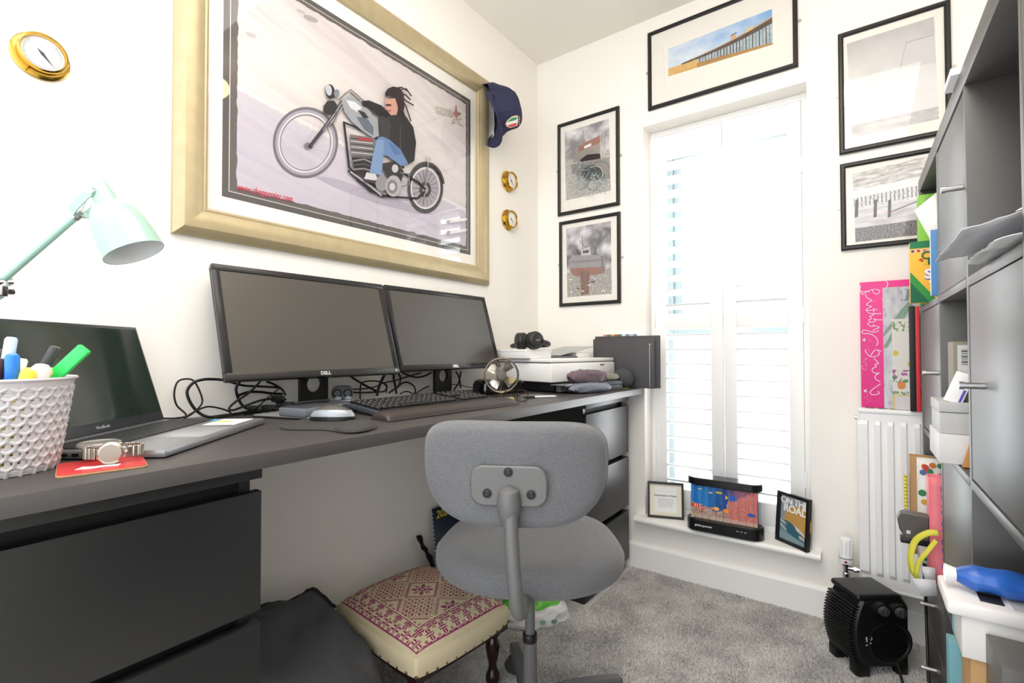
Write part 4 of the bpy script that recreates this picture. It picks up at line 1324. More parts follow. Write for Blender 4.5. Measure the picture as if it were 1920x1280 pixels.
# ================================================================ BRASS GAUGES
BRASS = mat('polished_brass', '#c9a24a', .16, metal=1, var=.05)
FACE = mat('dial_white', '#f6f6f4', .5); 
def gauge(y, z, r, label):
    t = thing('brass_gauge', label, 'gauge', (0, y, z), group='brass ship gauges on the left wall')
    s = r/.05
    R = Matrix.Translation((0, y, z)) @ Matrix.Rotation(PI/2, 4, 'Y')
    g = G(R); g.lathe([(0, .001), (.050*s, .001), (.050*s, .004), (.047*s, .006), (.041*s, .007), (.0385*s, .011), (.040*s, .022), (.0425*s, .026), (.0415*s, .030), (.038*s, .0315), (.036*s, .028), (.036*s, .020), (0, .020)], n=48); g.out('case', BRASS, t, angle=40)
    g = G(R); g.lathe([(0, .0215), (.036*s, .0215), (.036*s, .0205)], n=40); f = g.out('dial', FACE, t)
    g = G(R)
    for k in range(36):
        a = math.radians(-135+k*7.7)
        g.box((.031*s*math.cos(a), .031*s*math.sin(a), .0217), (.004*s, .0006*s, .0003), M=None) if False else g.add([(q*s*math.cos(a)-w*math.sin(a), q*s*math.sin(a)+w*math.cos(a), .0218) for q, w in ((.028, -.0004), (.033, -.0004), (.033, .0004), (.028, .0004))], [(0, 1, 2, 3)])
    g.out('scale_marks', mat('black_ink', '#222222', .6), f, smooth=False)
    g = G(R); g.add([(-.010*s, -.010*s, .0225), (-.002*s, .002*s, .0225), (.024*s, .020*s, .0225), (.002*s, -.003*s, .0225)], [(0, 1, 2, 3)]); g.cyl((0, 0, .0215), (0, 0, .024), .0028*s, n=14); g.out('needle', mat('blued_steel', '#2a3340', .3), t)
    g = G(R); g.add([(.02*s, .006*s, .0220), (.026*s, .006*s, .0220), (.026*s, -.010*s, .0220), (.02*s, -.010*s, .0220)], [(0, 1, 2, 3)])
    g = G(R); g.lathe([(0, .0305), (.036*s, .0295)], n=32); g.out('glass', PGL, t)
    for k in range(3):
        a = math.radians(90+120*k); g = G(R); g.cyl((.0455*s*math.cos(a), .0455*s*math.sin(a), .006), (.0455*s*math.cos(a), .0455*s*math.sin(a), .0085), .0022*s, n=10); g.out('screw', BRASS, t)
gauge(-1.872, 1.568, .046, 'brass gauge alone at the upper left of the left wall, nearest the camera')
gauge(-.262, 1.762, .049, 'upper of two brass gauges between the big frame and the room corner')
gauge(-.262, 1.580, .049, 'lower of two brass gauges between the big frame and the room corner')

# ================================================================ MONITORS
GLB = mat('glossy_black_bezel', '#29292a', .22, spec=.35, var=.02)
SCRN = mat('matte_screen', '#423e39', .38, var=.02, spec=.8)
LOGO = mat('silver_logo', '#c9cacb', .3, metal=.6)
def monitor(pos, yaw, tilt, label, powerled):
    t = thing('monitor', label, 'monitor', (pos[0], pos[1], .8), yaw, group='monitors side by side')
    M = Matrix.Translation(pos) @ Matrix.Rotation(yaw, 4, 'Z') @ Matrix.Rotation(-tilt, 4, 'X')   # local x = width, z = up, -y = front
    w, h = .509, .303
    bz, bb_ = .016, .019
    for nm, lo, hi in (('bezel', (-w/2, -.004, 0), (w/2, .012, bb_)), ('bezel', (-w/2, -.004, h-bz), (w/2, .012, h)), ('bezel', (-w/2, -.004, bb_), (-w/2+bz, .012, h-bz)), ('bezel', (w/2-bz, -.004, bb_), (w/2, .012, h-bz))):
        g = G(M); g.b2(lo, hi, .0012); g.out(nm, GLB, t)
    g = G(M); g.b2((-w/2+bz, -.0012, bb_), (w/2-bz, .004, h-bz)); g.out('screen', SCRN, t)
    g = G(M); g.b2((-w/2+.001, .012, .001), (w/2-.001, .022, h-.001), .004); g.b2((-w/2+.05, .022, .05), (w/2-.05, .045, h-.06), .012); g.out('back_shell', BLKP, t)
    text('DELL', .0135, M @ Matrix.Translation((0, -.0042, .0095)) @ Matrix.Rotation(PI/2, 4, 'X'), LOGO, t, bold=.0006, name='logo')
    for k in range(4):
        g = G(M); g.b2((w/2-.085+k*.016, -.0046, .006), (w/2-.077+k*.016, -.004, .0075)); g.out('button', GDARK, t)
    g = G(M); g.cyl((w/2-.014, -.004, .0095), (w/2-.014, -.0048, .0095), .0035, n=12); g.out('power_button', LOGO, t)
    # stand: slotted neck and flat base
    N = Matrix.Translation((pos[0], pos[1], .8)) @ Matrix.Rotation(yaw, 4, 'Z')
    g = G(N @ Matrix(((1, 0, 0, .005), (0, 0, 1, .072), (0, 1, 0, .008), (0, 0, 0, 1))))
    o_ = [(-.046, 0), (.046, 0), (.040, .17), (-.040, .17)]
    # neck plate with a round cable hole: bridge outer outline to hole
    hc, hr = (.004, .062), .023
    outl = []
    for i in range(48):
        a = 2*PI*i/48; dx, dz = math.cos(a), math.sin(a)
        k = min([(.042/abs(dx)) if abs(dx) > 1e-6 else 9, ((.17-hc[1])/dz) if dz > 1e-6 else ((hc[1])/-dz if dz < -1e-6 else 9)])
        outl.append((hc[0]+dx*k, hc[1]+dz*k))
    vs = []
    for zz in (0, .014):
        vs += [(x, y, zz) for x, y in outl]+[(hc[0]+hr*math.cos(2*PI*i/48), hc[1]+hr*math.sin(2*PI*i/48), zz) for i in range(48)]
    fs = []
    for i in range(48):
        j = (i+1) % 48
        fs += [(i, j, 48+j, 48+i), (96+i, 144+i, 144+j, 96+j), (i, 96+i, 96+j, j), (48+i, 48+j, 144+j, 144+i)]
    g.add(vs, fs); g.out('stand_neck', BLKP, t, angle=30)
    g = G(N @ Matrix.Translation((.005, .02, 0))); g.prism(rrect(.20, .135, .02), .009, bev=.003); g.out('stand_base', BLKP, t)
monitor((.158, -1.318, .894), 1.5346, .3167, 'left black monitor tilted back on the desk, nearer the laptop', 1)
monitor((.142, -.776, .898), 1.5313, .295, 'right black monitor tilted back on the desk, beside the printer', 0)

# ================================================================ LAPTOP
ALU = mat('grey_aluminium', '#8f9194', .35, metal=.5, var=.02)
KEY = mat('dark_key', '#26282b', .5)
lw, ld = .352, .222
le1 = Vector((math.cos(2.27), math.sin(2.27), 0)); le2 = Vector((-math.sin(2.27), math.cos(2.27), 0))
HR = Vector((.092, -1.681, .8))
lt = thing('laptop', 'open grey laptop with dark screen on the near end of the desk', 'laptop', HR-le1*lw/2-le2*ld/2, 2.27)
L = W(lt)     # x: left to right, y: towards the hinge
g = G(L); g.b2((-lw/2, -ld/2, .0015), (lw/2, ld/2, .014), .003); g.out('base', ALU, lt)
g = G(L); g.b2((-lw/2+.012, -.012, .0138), (lw/2-.012, ld/2-.022, .0143)); g.out('keyboard_well', mat('key_well', '#55585c', .5), lt)
kme = bpy.data.meshes.new('key'); gk = G(); gk.box((0, 0, 0), (.0160, .0150, .0022), .0005, seg=1)
kme.from_pydata([tuple(v) for v in gk.v], [], gk.f); kme.materials.append(KEY)
for r_ in range(6):
    for c_ in range(18):
        o = bpy.data.objects.new('key', kme); COL.objects.link(o); o.parent = lt; o.location = (-lw/2+.022+c_*.0181, -.001+r_*.0162, .0150)
        if r_ == 5: o.scale = (1, .6, 1); o.location.y -= .003
g = G(L); g.b2((-.062, -ld/2+.008, .0138), (.052, -.020, .0143), .0002); g.out('touchpad', mat('touchpad_grey', '#a5a7aa', .3, metal=.2), lt)
g = G(L); g.b2((lw/2-.098, -ld/2+.020, .0139), (lw/2-.012, -.028, .0144)); sk = g.out('sticker', PAPERW, lt)
g = G(L); g.b2((lw/2-.098, -ld/2+.008, .0139), (lw/2-.012, -ld/2+.018, .01435)); g.out('sticker', mat('sticker_grey', '#6a6b6e', .5), lt)
g = G(L); g.b2((lw/2-.06, -ld/2+.045, .0144), (lw/2-.045, -.032, .0147)); g.out('sticker_stripe', mat('yellow_ink', '#e6c64a', .5), sk)
g = G(L); g.b2((lw/2-.034, -.020, .0140), (lw/2-.014, -.008, .0146)); g.out('blue_sticker', mat('sky_blue_ink', '#3fb4d8', .5), lt)
for k, x in enumerate((.030, .046, .070, .086)):
    g = G(L); g.b2((-lw/2-.0004, ld/2-x-.010, .005), (-lw/2+.001, ld/2-x, .010)); g.out('port', BLKP, lt)
tl_ = .298
SL = L @ Matrix.Translation((0, ld/2-.004, .014)) @ Matrix.Rotation(-tl_, 4, 'X')
g = G(SL); g.b2((-lw/2, -.001, 0), (lw/2, .005, .214), .002); lid = g.out('lid', mat('laptop_bezel', '#35363a', .35), lt)
g = G(SL); g.b2((-lw/2+.006, -.0018, .020), (lw/2-.006, -.0008, .207)); g.out('display', mat('laptop_display', '#26332d', .10, spec=.9), lid)
text('ASUS Vivobook', .0085, SL @ Matrix.Translation((0, -.0021, .010)) @ Matrix.Rotation(PI/2, 4, 'X'), LOGO, lid) if False else text('VivoBook', .0085, SL @ Matrix.Translation((0, -.0021, .010)) @ Matrix.Rotation(PI/2, 4, 'X'), LOGO, lid, name='lettering')

# ================================================================ PEN BASKET
BSK = mat('pale_grey_plastic', '#c3c2c4', .45, var=.02)
bx_, by_ = .395, -1.975
bk = thing('pen_basket', 'pale grey woven plastic basket full of pens beside the laptop', 'basket', (bx_, by_, .8))
def brad(z): return .060+.017*(z/.128)
g = G(Matrix.Translation((bx_, by_, .8)))
NC, NR = 26, 10
cw = 2*PI/NC; rh = .112/NR
def bp_(a, z, o=0): r = brad(z)+o; return Vector((r*math.cos(a), r*math.sin(a), z))
SA, SZ = 8, 6
na, nzz = NC*SA, NR*SZ
vs = [bp_(2*PI*i/na, .003+(.112+.006)*j/nzz) for j in range(nzz+1) for i in range(na)]
fs = []
for j in range(nzz):
    row, q = divmod(j, SZ)
    for i in range(na):
        k = (i+(SA//2 if row % 2 else 0)) % SA
        if q in (1, 2) and k in (1, 2, 6, 7): continue     # the two small holes under the arms of each Y
        fs.append((j*na+i, j*na+(i+1) % na, (j+1)*na+(i+1) % na, (j+1)*na+i))
g.add(vs, fs)
g.out('perforated_wall', BSK, bk, solid=.0022, angle=80)
g = G(Matrix.Translation((bx_, by_, .8)))
for r_ in range(NR):
    for c_ in range(NC):
        z0 = .004+r_*rh*1.03; a = c_*cw+(.5*cw if r_ % 2 else 0)
        ctr = bp_(a, z0+rh*.50, .0016)
        for q in ((a-cw*.48, z0+rh*.92), (a+cw*.48, z0+rh*.92), (a, z0-rh*.35)):
            e_ = bp_(q[0], q[1], -.0006)
            g.tube([ctr, ctr.lerp(e_, .55)+(ctr-Vector((0, 0, ctr.z))).normalized()*.0006, e_], .0026, n=6)
g.out('woven_relief', BSK, bk, kind='stuff', angle=80)
g = G(Matrix.Translation((bx_, by_, .8))); g.lathe([(.0, .001), (.061, .001), (.063, .008), (.061, .010), (.0, .004)], n=40); g.out('bottom', BSK, bk)
g = G(Matrix.Translation((bx_, by_, .8))); g.lathe([(.0745, .112), (.0765, .112), (.079, .124), (.083, .1275), (.082, .130), (.078, .1285), (.0755, .122), (.0745, .112)], n=56); g.out('rim', BSK, bk)
def pen(label, tip, u, v, d, r, c1, c2=None, cap=.4, cat='pen', name='pen', shape='round'):
    """pen standing in the basket: tip on its floor, head at the place seen in the photograph"""
    top = CAM+ray(u, v)*d
    a = Vector((bx_+tip[0], by_+tip[1], .808))
    ax = (top-a).normalized()
    t = thing(name, label, cat, a)
    m1 = mat('pen_'+c1.strip('#'), c1, .35); m2 = mat('pen_'+(c2 or c1).strip('#'), c2 or c1, .35)
    L_ = (top-a).length
    g = G(); g.lathe([(0, 0), (r*.3, 0), (r*.9, .012), (r, .02), (r, L_*(1-cap)), (0, L_*(1-cap))], a, ax, n=14); g.out('barrel', m1, t)
    g = G()
    if shape == 'flat':
        q = ax.to_track_quat('Z', 'Y').to_matrix().to_4x4()
        g.box((0, 0, L_*(1-cap/2)), (r*1.2, r*2.3, L_*cap), r*.3, M=Matrix.Translation(a) @ q)
    else:
        g.lathe([(0, L_*(1-cap)), (r*1.12, L_*(1-cap)), (r*1.12, L_-r*.5), (r*.8, L_), (0, L_)], a, ax, n=14)
    g.out('cap', m2, t)
pen('green highlighter leaning out of the pen basket to the right', (-.030, -.035), 160, 652, .70, .0075, '#1fae4a', '#33d964', .42, shape='flat', name='highlighter')
pen('black marker beside the green highlighter in the pen basket', (-.012, -.012), 106, 650, .70, .0060, '#222224', '#3a3a3e', .5, name='marker')
pen('blue pen with orange band and pale grip in the pen basket', (.0, -.008), 22, 632, .69, .0062, '#1f6fd6', '#b9cdef', .30)
pen('orange and blue felt pen standing in the pen basket', (.012, .012), 23, 664, .65, .0068, '#e08a2c', '#2f7fe0', .22, name='felt_pen')
pen('white capped pen standing in the pen basket', (.02, -.01), 42, 672, .67, .0058, '#e9e9ea', '#f3f3f3', .3)
pen('pale pink rounded marker head among the pens in the basket', (.01, .018), 79, 685, .665, .0095, '#e7d3d8', '#f1e3e6', .2, name='marker')
pen('yellow capped marker at the middle of the basket rim', (.015, .0), 58, 692, .655, .0085, '#e9cf35', '#f0dc4c', .25, name='marker')
pen('lime yellow capped marker at the right of the basket rim', (-.022, .012), 100, 692, .69, .0065, '#d6dc3a', '#e2e65a', .25, name='marker')
pen('red pen at the left edge of the basket', (.02, -.024), 4, 672, .65, .0055, '#c9302c', '#3a2020', .3)
pen('dark pen behind the red pen at the left edge of the basket', (-.01, -.03), 2, 655, .70, .0065, '#2a2526', '#3b3436', .3)

# ================================================================ PAPER STACKS, COASTER, WATCHES
def slab_thing(name, label, cat, c, w, d, h, rz, m, n=1, group=None, jit=0, seed=1, z0=.8003, bev=.0006):
    t = thing(name, label, cat, (c[0], c[1], z0), rz, group)
    r = random.Random(seed)
    for k in range(n):
        Mk = W(t) @ Matrix.Translation((r.uniform(-jit, jit), r.uniform(-jit, jit), h*k/n)) @ Matrix.Rotation(r.uniform(-jit, jit)*4, 4, 'Z')
        g = G(Mk); g.b2((-w/2, -d/2, 0), (w/2, d/2, h/n*.93), bev); g.out('sheet', m, t)
    return t
slab_thing('paper_stack', 'thick stack of white paper slips at the near left corner of the desk', 'papers', (.455, -2.10), .09, .125, .030, math.radians(54), PAPERW, 7, jit=.003, seed=4)
slab_thing('envelope', 'white envelopes lying on top of the paper stack at the near left corner', 'envelope', (.452, -2.088), .085, .120, .007, math.radians(62), mat('envelope_paper', '#e9e9ee', .7), 2, jit=.003, z0=.8306)
CR = mat('coaster_red', '#c8383a', .35, var=.08, vscale=60); CORK = mat('cork', '#b98e68', .8, var=.2, vscale=200)
co = thing('coaster', 'square red coaster with white drawing near the laptop', 'coaster', (.474, -1.880, .8002), math.radians(78))
M = W(co)
g = G(M); g.prism(rrect(.098, .098, .010), .0025, bev=.0004); g.out('cork_base', CORK, co)
g = G(M @ Matrix.Translation((0, 0, .0025))); g.prism(rrect(.096, .096, .010), .0012, bev=.0003); g.out('printed_top', CR, co)
g = G(M @ Matrix.Translation((-.004, -.012, .00385))); g.prism([(-.026, -.010), (-.012, -.016), (.006, -.012), (.020, -.018), (.024, -.006), (.010, .002), (-.006, -.002), (-.018, .006)], .0002); g.out('white_motif', PAPERW, co)
SS = mat('watch_steel', '#c6c0b4', .22, metal=.9)
def watch(label, c, rz, tilt, face):
    t = thing('wristwatch', label, 'watch', c, rz)
    Mw = W(t)
    g = G(Mw); g.lathe([(0, -.004), (.014, -.004), (.016, 0), (.016, .004), (.0135, .007), (.013, .0072), (0, .0072)], (0, 0, 0), (0, -1, 0), n=32); g.cyl((.016, 0, 0), (.019, 0, 0), .0022, n=10); g.out('case', SS, t)
    g = G(Mw); g.cyl((0, -.0072, 0), (0, -.0075, 0), .0125, n=28); g.out('dial', mat('watch_dial_'+face.strip('#'), face, .25, metal=.4), t)
    n = 24
    for k in range(n):
        a = -PI/2+.42+(2*PI-.84)*k/(n-1)
        p_ = Vector((.034*math.cos(a), .022+.022*math.sin(a), -.001))
        g = G(Mw @ Matrix.Translation(p_) @ Matrix.Rotation(math.atan2(.022*math.cos(a), -.034*math.sin(a)), 4, 'Z')); g.box((0, 0, 0), (.0060, .0028, .016), .0009, seg=1)
        g.out('link', SS, t)
    return t
watch('steel bracelet watch lying on its side on the red coaster', (.487, -1.874, .0170+.8035), math.radians(66), 0, '#9b958b')
g = G(); pts = []
w2 = thing('coin_holder', 'flat silver disc on a black foot behind the watch at the laptop edge', 'disc', (.425, -1.872, .8225), math.radians(10))
g = G(W(w2)); g.lathe([(0, .0), (.024, .0), (.0265, .0015), (.0265, .005), (.024, .0068), (.022, .006), (0, .0055)], n=36); g.out('disc', mat('silver_disc', '#b9b6b0', .3, metal=.7), w2)
g = G(W(w2)); g.cyl((0, 0, -.0185), (0, 0, 0), .012, .018, n=20); g.out('foot', BLKP, w2)

# ================================================================ MINT DESK LAMP
MINT = mat('mint_enamel', '#a0c3b5', .28, coat=.3, var=.01)
LINW = mat('lamp_inner_white', '#eceff0', .4)
dl = .90
mouth = CAM+ray(252, 474)*dl
rm = ray(252, 474).normalized()
dv = ray(252, 474)-ray(196, 372); dv = (dv-rm*dv.dot(rm)).normalized()
axis = (-.34*rm+math.sqrt(1-.34**2)*dv).normalized()
tail = mouth-axis*.140
lmp = thing('desk_lamp', 'mint green metal desk lamp with bell shade reaching over the laptop', 'lamp', (.10, -2.20, .8))
sh_out = [(.0, 0), (.0150, 0), (.0170, .004), (.0175, .026), (.0185, .040), (.027, .046), (.0365, .060), (.0435, .084), (.0470, .110), (.0490, .140)]
g = G(); g.lathe(sh_out+[(.0478, .140), (.0455, .110), (.0420, .085), (.0350, .062), (.022, .050), (.0, .048)], tail, axis, n=48)
shade = g.out('shade', MINT, lmp, angle=50)
g = G(); g.lathe([(.0476, .1395), (.0453, .110), (.0418, .085), (.0348, .0625), (.022, .0505), (.0, .0485)], tail, axis, n=48); g.out('shade_lining', LINW, shade)
g = G(); g.lathe([(.0, .052), (.010, .052), (.011, .060), (.017, .072), (.020, .084), (.017, .095), (.008, .102), (0, .104)], tail, axis, n=24); g.out('bulb', mat('frosted_bulb', '#e6e6e4', .4), lmp)
# yoke: u shaped strap either side of the neck
side = axis.cross(FW).normalized()
pv = tail+axis*.018
ja = CAM+ray(146, 402)*dl
dn = (ja-pv).normalized()
nn_ = axis.cross(dn).normalized()
for s in (-1, 1):
    g = G(); g.cyl(pv+nn_*s*.016, pv+nn_*s*.023, .0065, n=18); g.out('knob', STEEL, lmp)
pts = [pv+nn_*.0195, pv+nn_*.020+dn*.024, ja+nn_*.016-dn*.006, ja, ja-nn_*.016-dn*.006, pv-nn_*.020+dn*.024, pv-nn_*.0195]
g = G()
sp = spline([Vector(p) for p in pts], 8)
vs = []
for i, p in enumerate(sp):
    t_ = (sp[min(i+1, len(sp)-1)]-sp[max(0, i-1)]).normalized()
    wv = dn.cross(nn_).normalized()*.0075; th = t_.cross(wv).normalized()*.0011
    vs += [p+wv+th, p-wv+th, p-wv-th, p+wv-th]
n = len(sp)
g.add(vs, [(i*4+j, i*4+(j+1) % 4, (i+1)*4+(j+1) % 4, (i+1)*4+j) for i in range(n-1) for j in range(4)]+[(0, 1, 2, 3), ((n-1)*4, (n-1)*4+1, (n-1)*4+2, (n-1)*4+3)])
g.out('yoke', MINT, lmp, angle=40)
el = CAM+ray(2, 527)*dl
g = G(); g.cyl(ja, el, .0066, n=18); g.out('upper_arm', MINT, lmp)
g = G(); g.cyl(ja+(ja-el).normalized()*.004, ja-(ja-el).normalized()*.008, .0085, n=16); g.cyl(ja+(ja-el).normalized()*.001, ja+(ja-el).normalized()*.009, .0045, n=12); g.out('swivel', STEEL, lmp)
g = G(); g.cyl(el-nn_*.014, el+nn_*.014, .0095, n=18); g.box((0, 0, 0), (.018, .018, .030), .003, M=Matrix.Translation(el-UP*.014)); jt = g.out('elbow_joint', CHR, lmp)
g = G(); g.cyl(el+nn_*.014-UP*.02, el+nn_*.020-UP*.02, .0055, n=6); g.out('wing_nut', GDARK, jt)
basep = Vector((.10, -2.20, .81))
g = G(); g.cyl(el-UP*.025, basep+Vector((0, 0, .02)), .0066, n=18); g.out('lower_arm', MINT, lmp)
g = G(); g.lathe([(0, .0), (.080, .0), (.082, .004), (.080, .012), (.030, .018), (.014, .026), (.012, .05), (0, .05)], (.10, -2.20, .8005), n=40); g.out('base', MINT, lmp)
g = G(); g.tube([tail+axis*.01, tail-axis*.018+dn*.014+nn_*.01, tail-axis*.006+dn*.040+nn_*.014, ja+dn*.0+nn_*.004], .0016, n=8, smooth=10); g.out('flex', mat('clear_cord', '#cfd3d2', .3), lmp)

# ================================================================ DOCK, SLAB, MOUSE, KEYBOARD
at = lambda u, v, z=.8: P(u, v, 2, z)
GPL = mat('blue_grey_plastic', '#6d727b', .45)
DGP = mat('graphite_plastic', '#3d3f44', .45)
t = thing('tablet', 'thin silver and black slab lying under the docking station', 'tablet', (.178, -1.375, .8003), math.radians(18))
g = G(W(t)); g.b2((-.085, -.105, 0), (.085, .105, .004), .001); g.out('case', BLKP, t)
g = G(W(t)); g.b2((-.084, -.104, .004), (.084, .104, .0075), .001); g.out('top_plate', mat('pale_silver', '#a9a9aa', .3, metal=.4), t)
t = thing('docking_station', 'blue-grey docking station box in front of the left monitor stand', 'dock', (.228, -1.385, .8085), math.radians(14))
g = G(W(t)); g.b2((-.042, -.085, 0), (.042, .085, .020), .003); g.out('body', GPL, t)
g = G(W(t)); g.b2((-.040, -.083, .0195), (.040, .083, .0215), .0008); g.out('lid', DGP, t)
g = G(W(t)); g.tube([(-.03, -.05, .026), (-.01, -.01, .028), (.0, .03, .027), (-.02, .06, .026)], .0035, smooth=6); g.out('coiled_lead', CORD, t)
# mouse mat with a wrist bump
t = thing('mouse_mat', 'dark grey mouse mat with raised gel wrist rest at the desk edge', 'mouse mat', (.43, -1.46, .8002))
mo = [(524, 802), (536, 806), (560, 807), (598, 807), (622, 809), (645, 812.5), (672, 811.5), (694, 808), (707, 803.5), (706, 797), (694, 790), (670, 785), (640, 782), (600, 783), (560, 790), (535, 796)]
mo = [at(u, v, .8002) for u, v in mo]
mo2 = spline([Vector((p.x, p.y, 0)) for p in mo], 5, True)
MATM = mat('mouse_mat_cloth', '#3b3a39', .85, var=.1, vscale=300, bump=.2, bscale=600)
g = G(Matrix.Translation((0, 0, .8002))); g.prism([(p.x, p.y) for p in mo2], .004, bev=.0012); g.out('mat', MATM, t)
gel = spline([Vector((*at(u, v, .804)[:2], 0)) for u, v in ((628, 806), (650, 810), (676, 809), (700, 803), (703, 798), (690, 794), (660, 794), (636, 799))], 5, True)
cx_ = sum((p for p in gel), Vector())/len(gel)
g = G(Matrix.Translation((0, 0, .8040)))
vs = []; ks = [(1, 0), (.97, .004), (.9, .0075), (.75, .0105), (.5, .0125), (.2, .013)]
for k, z in ks: vs += [(cx_.x+(p.x-cx_.x)*k, cx_.y+(p.y-cx_.y)*k, z) for p in gel]
n = len(gel); g.add(vs, [(j*n+i, j*n+(i+1) % n, (j+1)*n+(i+1) % n, (j+1)*n+i) for j in range(len(ks)-1) for i in range(n)]+[tuple(range((len(ks)-1)*n, len(ks)*n))])
g.out('gel_rest', MATM, t, angle=80)
mp_ = at(622, 788, .804)
t = thing('mouse', 'silver and black wireless mouse on the mouse mat', 'mouse', (mp_.x-.008, mp_.y+.008, .8045), math.radians(-55))
def mouse_f(a, b, s=1.0, zo=0):
    th = a*2*PI; ph = b*PI/2
    x = .031*math.cos(th)*math.cos(ph)**.6; y = .052*math.sin(th)*math.cos(ph)**.6
    z = .034*math.sin(ph)**.9*(1-.18*(y/.05)**2)
    return (x*s, y*s, z+zo)
g = G(W(t)); g.surf(lambda a, b: mouse_f(a, b), 32, 12); g.out('shell', mat('mouse_grey', '#55534f', .3), t, angle=80)
g = G(W(t)); g.surf(lambda a, b: mouse_f(a, .16+b*.36, 1.02), 32, 6); g.out('silver_band', mat('mouse_silver', '#9fa6ae', .3, metal=.3), t, angle=80)
g = G(W(t)); g.surf(lambda a, b: mouse_f(a, b*.17, 1.035), 32, 5); g.prism([(.0315*math.cos(q*PI/12), .053*math.sin(q*PI/12)) for q in range(24)], .003); g.out('skirt', BLKP, t, angle=80)
g = G(W(t)); g.cyl((-.003, .030, .028), (.003, .030, .028), .009, n=18); g.out('wheel', BLKP, t)
# earbud case standing open
t = thing('earbud_case', 'grey earbud charging case standing open behind the mouse', 'earbud case', (.118, -1.235, .8003), math.radians(62))
M = W(t)
EB = mat('case_grey', '#4c4e51', .4)
g = G(M); g.prism(rrect(.062, .032, .015), .020, bev=.005); g.out('base', mat('case_pale', '#8b8f95', .4), t)
g = G(M @ Matrix(((1, 0, 0, 0), (0, 0, 1, .012), (0, 1, 0, .040), (0, 0, 0, 1)))); g.prism(rrect(.062, .044, .019), .011, bev=.004); ld_ = g.out('lid', EB, t)
for s in (-1, 1):
    g = G(M); g.lathe([(0, -.006), (.004, -.006), (.010, -.0005), (.0118, .0015), (.0128, 0)], (s*.0145, .0105, .040), (0, -1, 0), n=20); g.out('cavity', mat('cavity_dark', '#2a2b2d', .2), ld_)
    g = G(M); g.ball((s*.0145, 0, .024), (.0105, .009, .008), 16, 10); g.out('earbud', mat('bud_grey', '#7d858e', .3), t)
# keyboard
KBX, KBY = .322, -1.090
t = thing('keyboard', 'black keyboard with white lettered keys between the monitors and the wrist rest', 'keyboard', (KBX, KBY, .8075), math.radians(88))
M = W(t)     # x along the keys, -y towards the user
KM = M @ Matrix.Rotation(math.radians(5.5), 4, 'X')
g = G(KM); g.b2((-.225, -.076, .0), (.225, .076, .013), .003); g.out('case', mat('keyboard_frame', '#3e444c', .35), t)
g = G(KM); g.b2((-.219, -.068, .0125), (.219, .070, .0142), .001); g.out('key_bed', BLKP, t)
gk = G(); gk.box((0, 0, 0), (.0158, .0158, .007), .0022, seg=1)
km = bpy.data.meshes.new('key_cap'); km.from_pydata([tuple(v) for v in gk.v], [], gk.f); km.materials.append(mat('key_black', '#1b1b1c', .35))
km.materials.append(mat('key_legend', '#cfcfcf', .5))
nv_ = len(gk.v)
# a printed legend bar on each cap
bm = bmesh.new(); bm.from_mesh(km)
q4 = [bm.verts.new(p) for p in ((-.0042, .0002, .00362), (-.0012, .0002, .00362), (-.0012, .0044, .00362), (-.0042, .0044, .00362))]
f = bm.faces.new(q4); f.material_index = 1
bm.to_mesh(km); bm.free()
kc = 0
Minv = M.inverted()
for r_ in range(6):
    for c_ in range(22):
        if c_ in (15,) or (r_ in (3,) and c_ in (16, 17)) : continue
        x = -.208+c_*.0190+(.0035 if c_ > 14 else 0)+(.0035 if c_ > 17 else 0); y = .060-r_*.0200-(.004 if r_ else 0)
        if r_ == 5 and 4 <= c_ <= 9:
            if c_ == 4:
                g = G(KM); g.box((-.208+6.5*.019, y, .0165), (.108, .0165, .006), .002, seg=1); g.out('space_bar', mat('key_black', '#1b1b1c', .35), t)
            continue
        o = bpy.data.objects.new('key_cap', km); COL.objects.link(o); o.parent = t
        o.matrix_basis = Minv @ KM @ Matrix.Translation((x, y, .0165))
# wrist rest
t = thing('wrist_rest', 'long dark leatherette wrist rest along the front of the keyboard', 'wrist rest', (.447, -1.118, .8003), math.radians(86))
LEA = mat('dark_leatherette', '#3a3330', .42, var=.08, vscale=40, bump=.1, bscale=300)
g = G(W(t))
sec = [(-.039, .0), (-.040, .004), (-.034, .006), (-.032, .013), (-.022, .0195), (.0, .0215), (.022, .019), (.033, .013), (.036, .004), (.036, 0)]
n = len(sec); vs = []; xs_ = [-.236, -.234, -.228, -.21, -.18, .18, .21, .228, .234, .236]; ks_ = [.55, .75, .9, 1, 1, 1, 1, .9, .75, .55]
for x, k in zip(xs_, ks_):
    vs += [(x, y*(.85+.15*k), z*k) for y, z in sec]
m_ = len(xs_)
g.add(vs, [(i*n+j, i*n+(j+1) % n, (i+1)*n+(j+1) % n, (i+1)*n+j) for i in range(m_-1) for j in range(n)]+[tuple(range(n)), tuple(range((m_-1)*n, m_*n))])
g.out('pad', LEA, t, angle=50)
g = G(W(t)); g.b2((-.2355, -.043, 0), (.2355, -.0385, .0035), .001); g.out('base_lip', LEA, t)

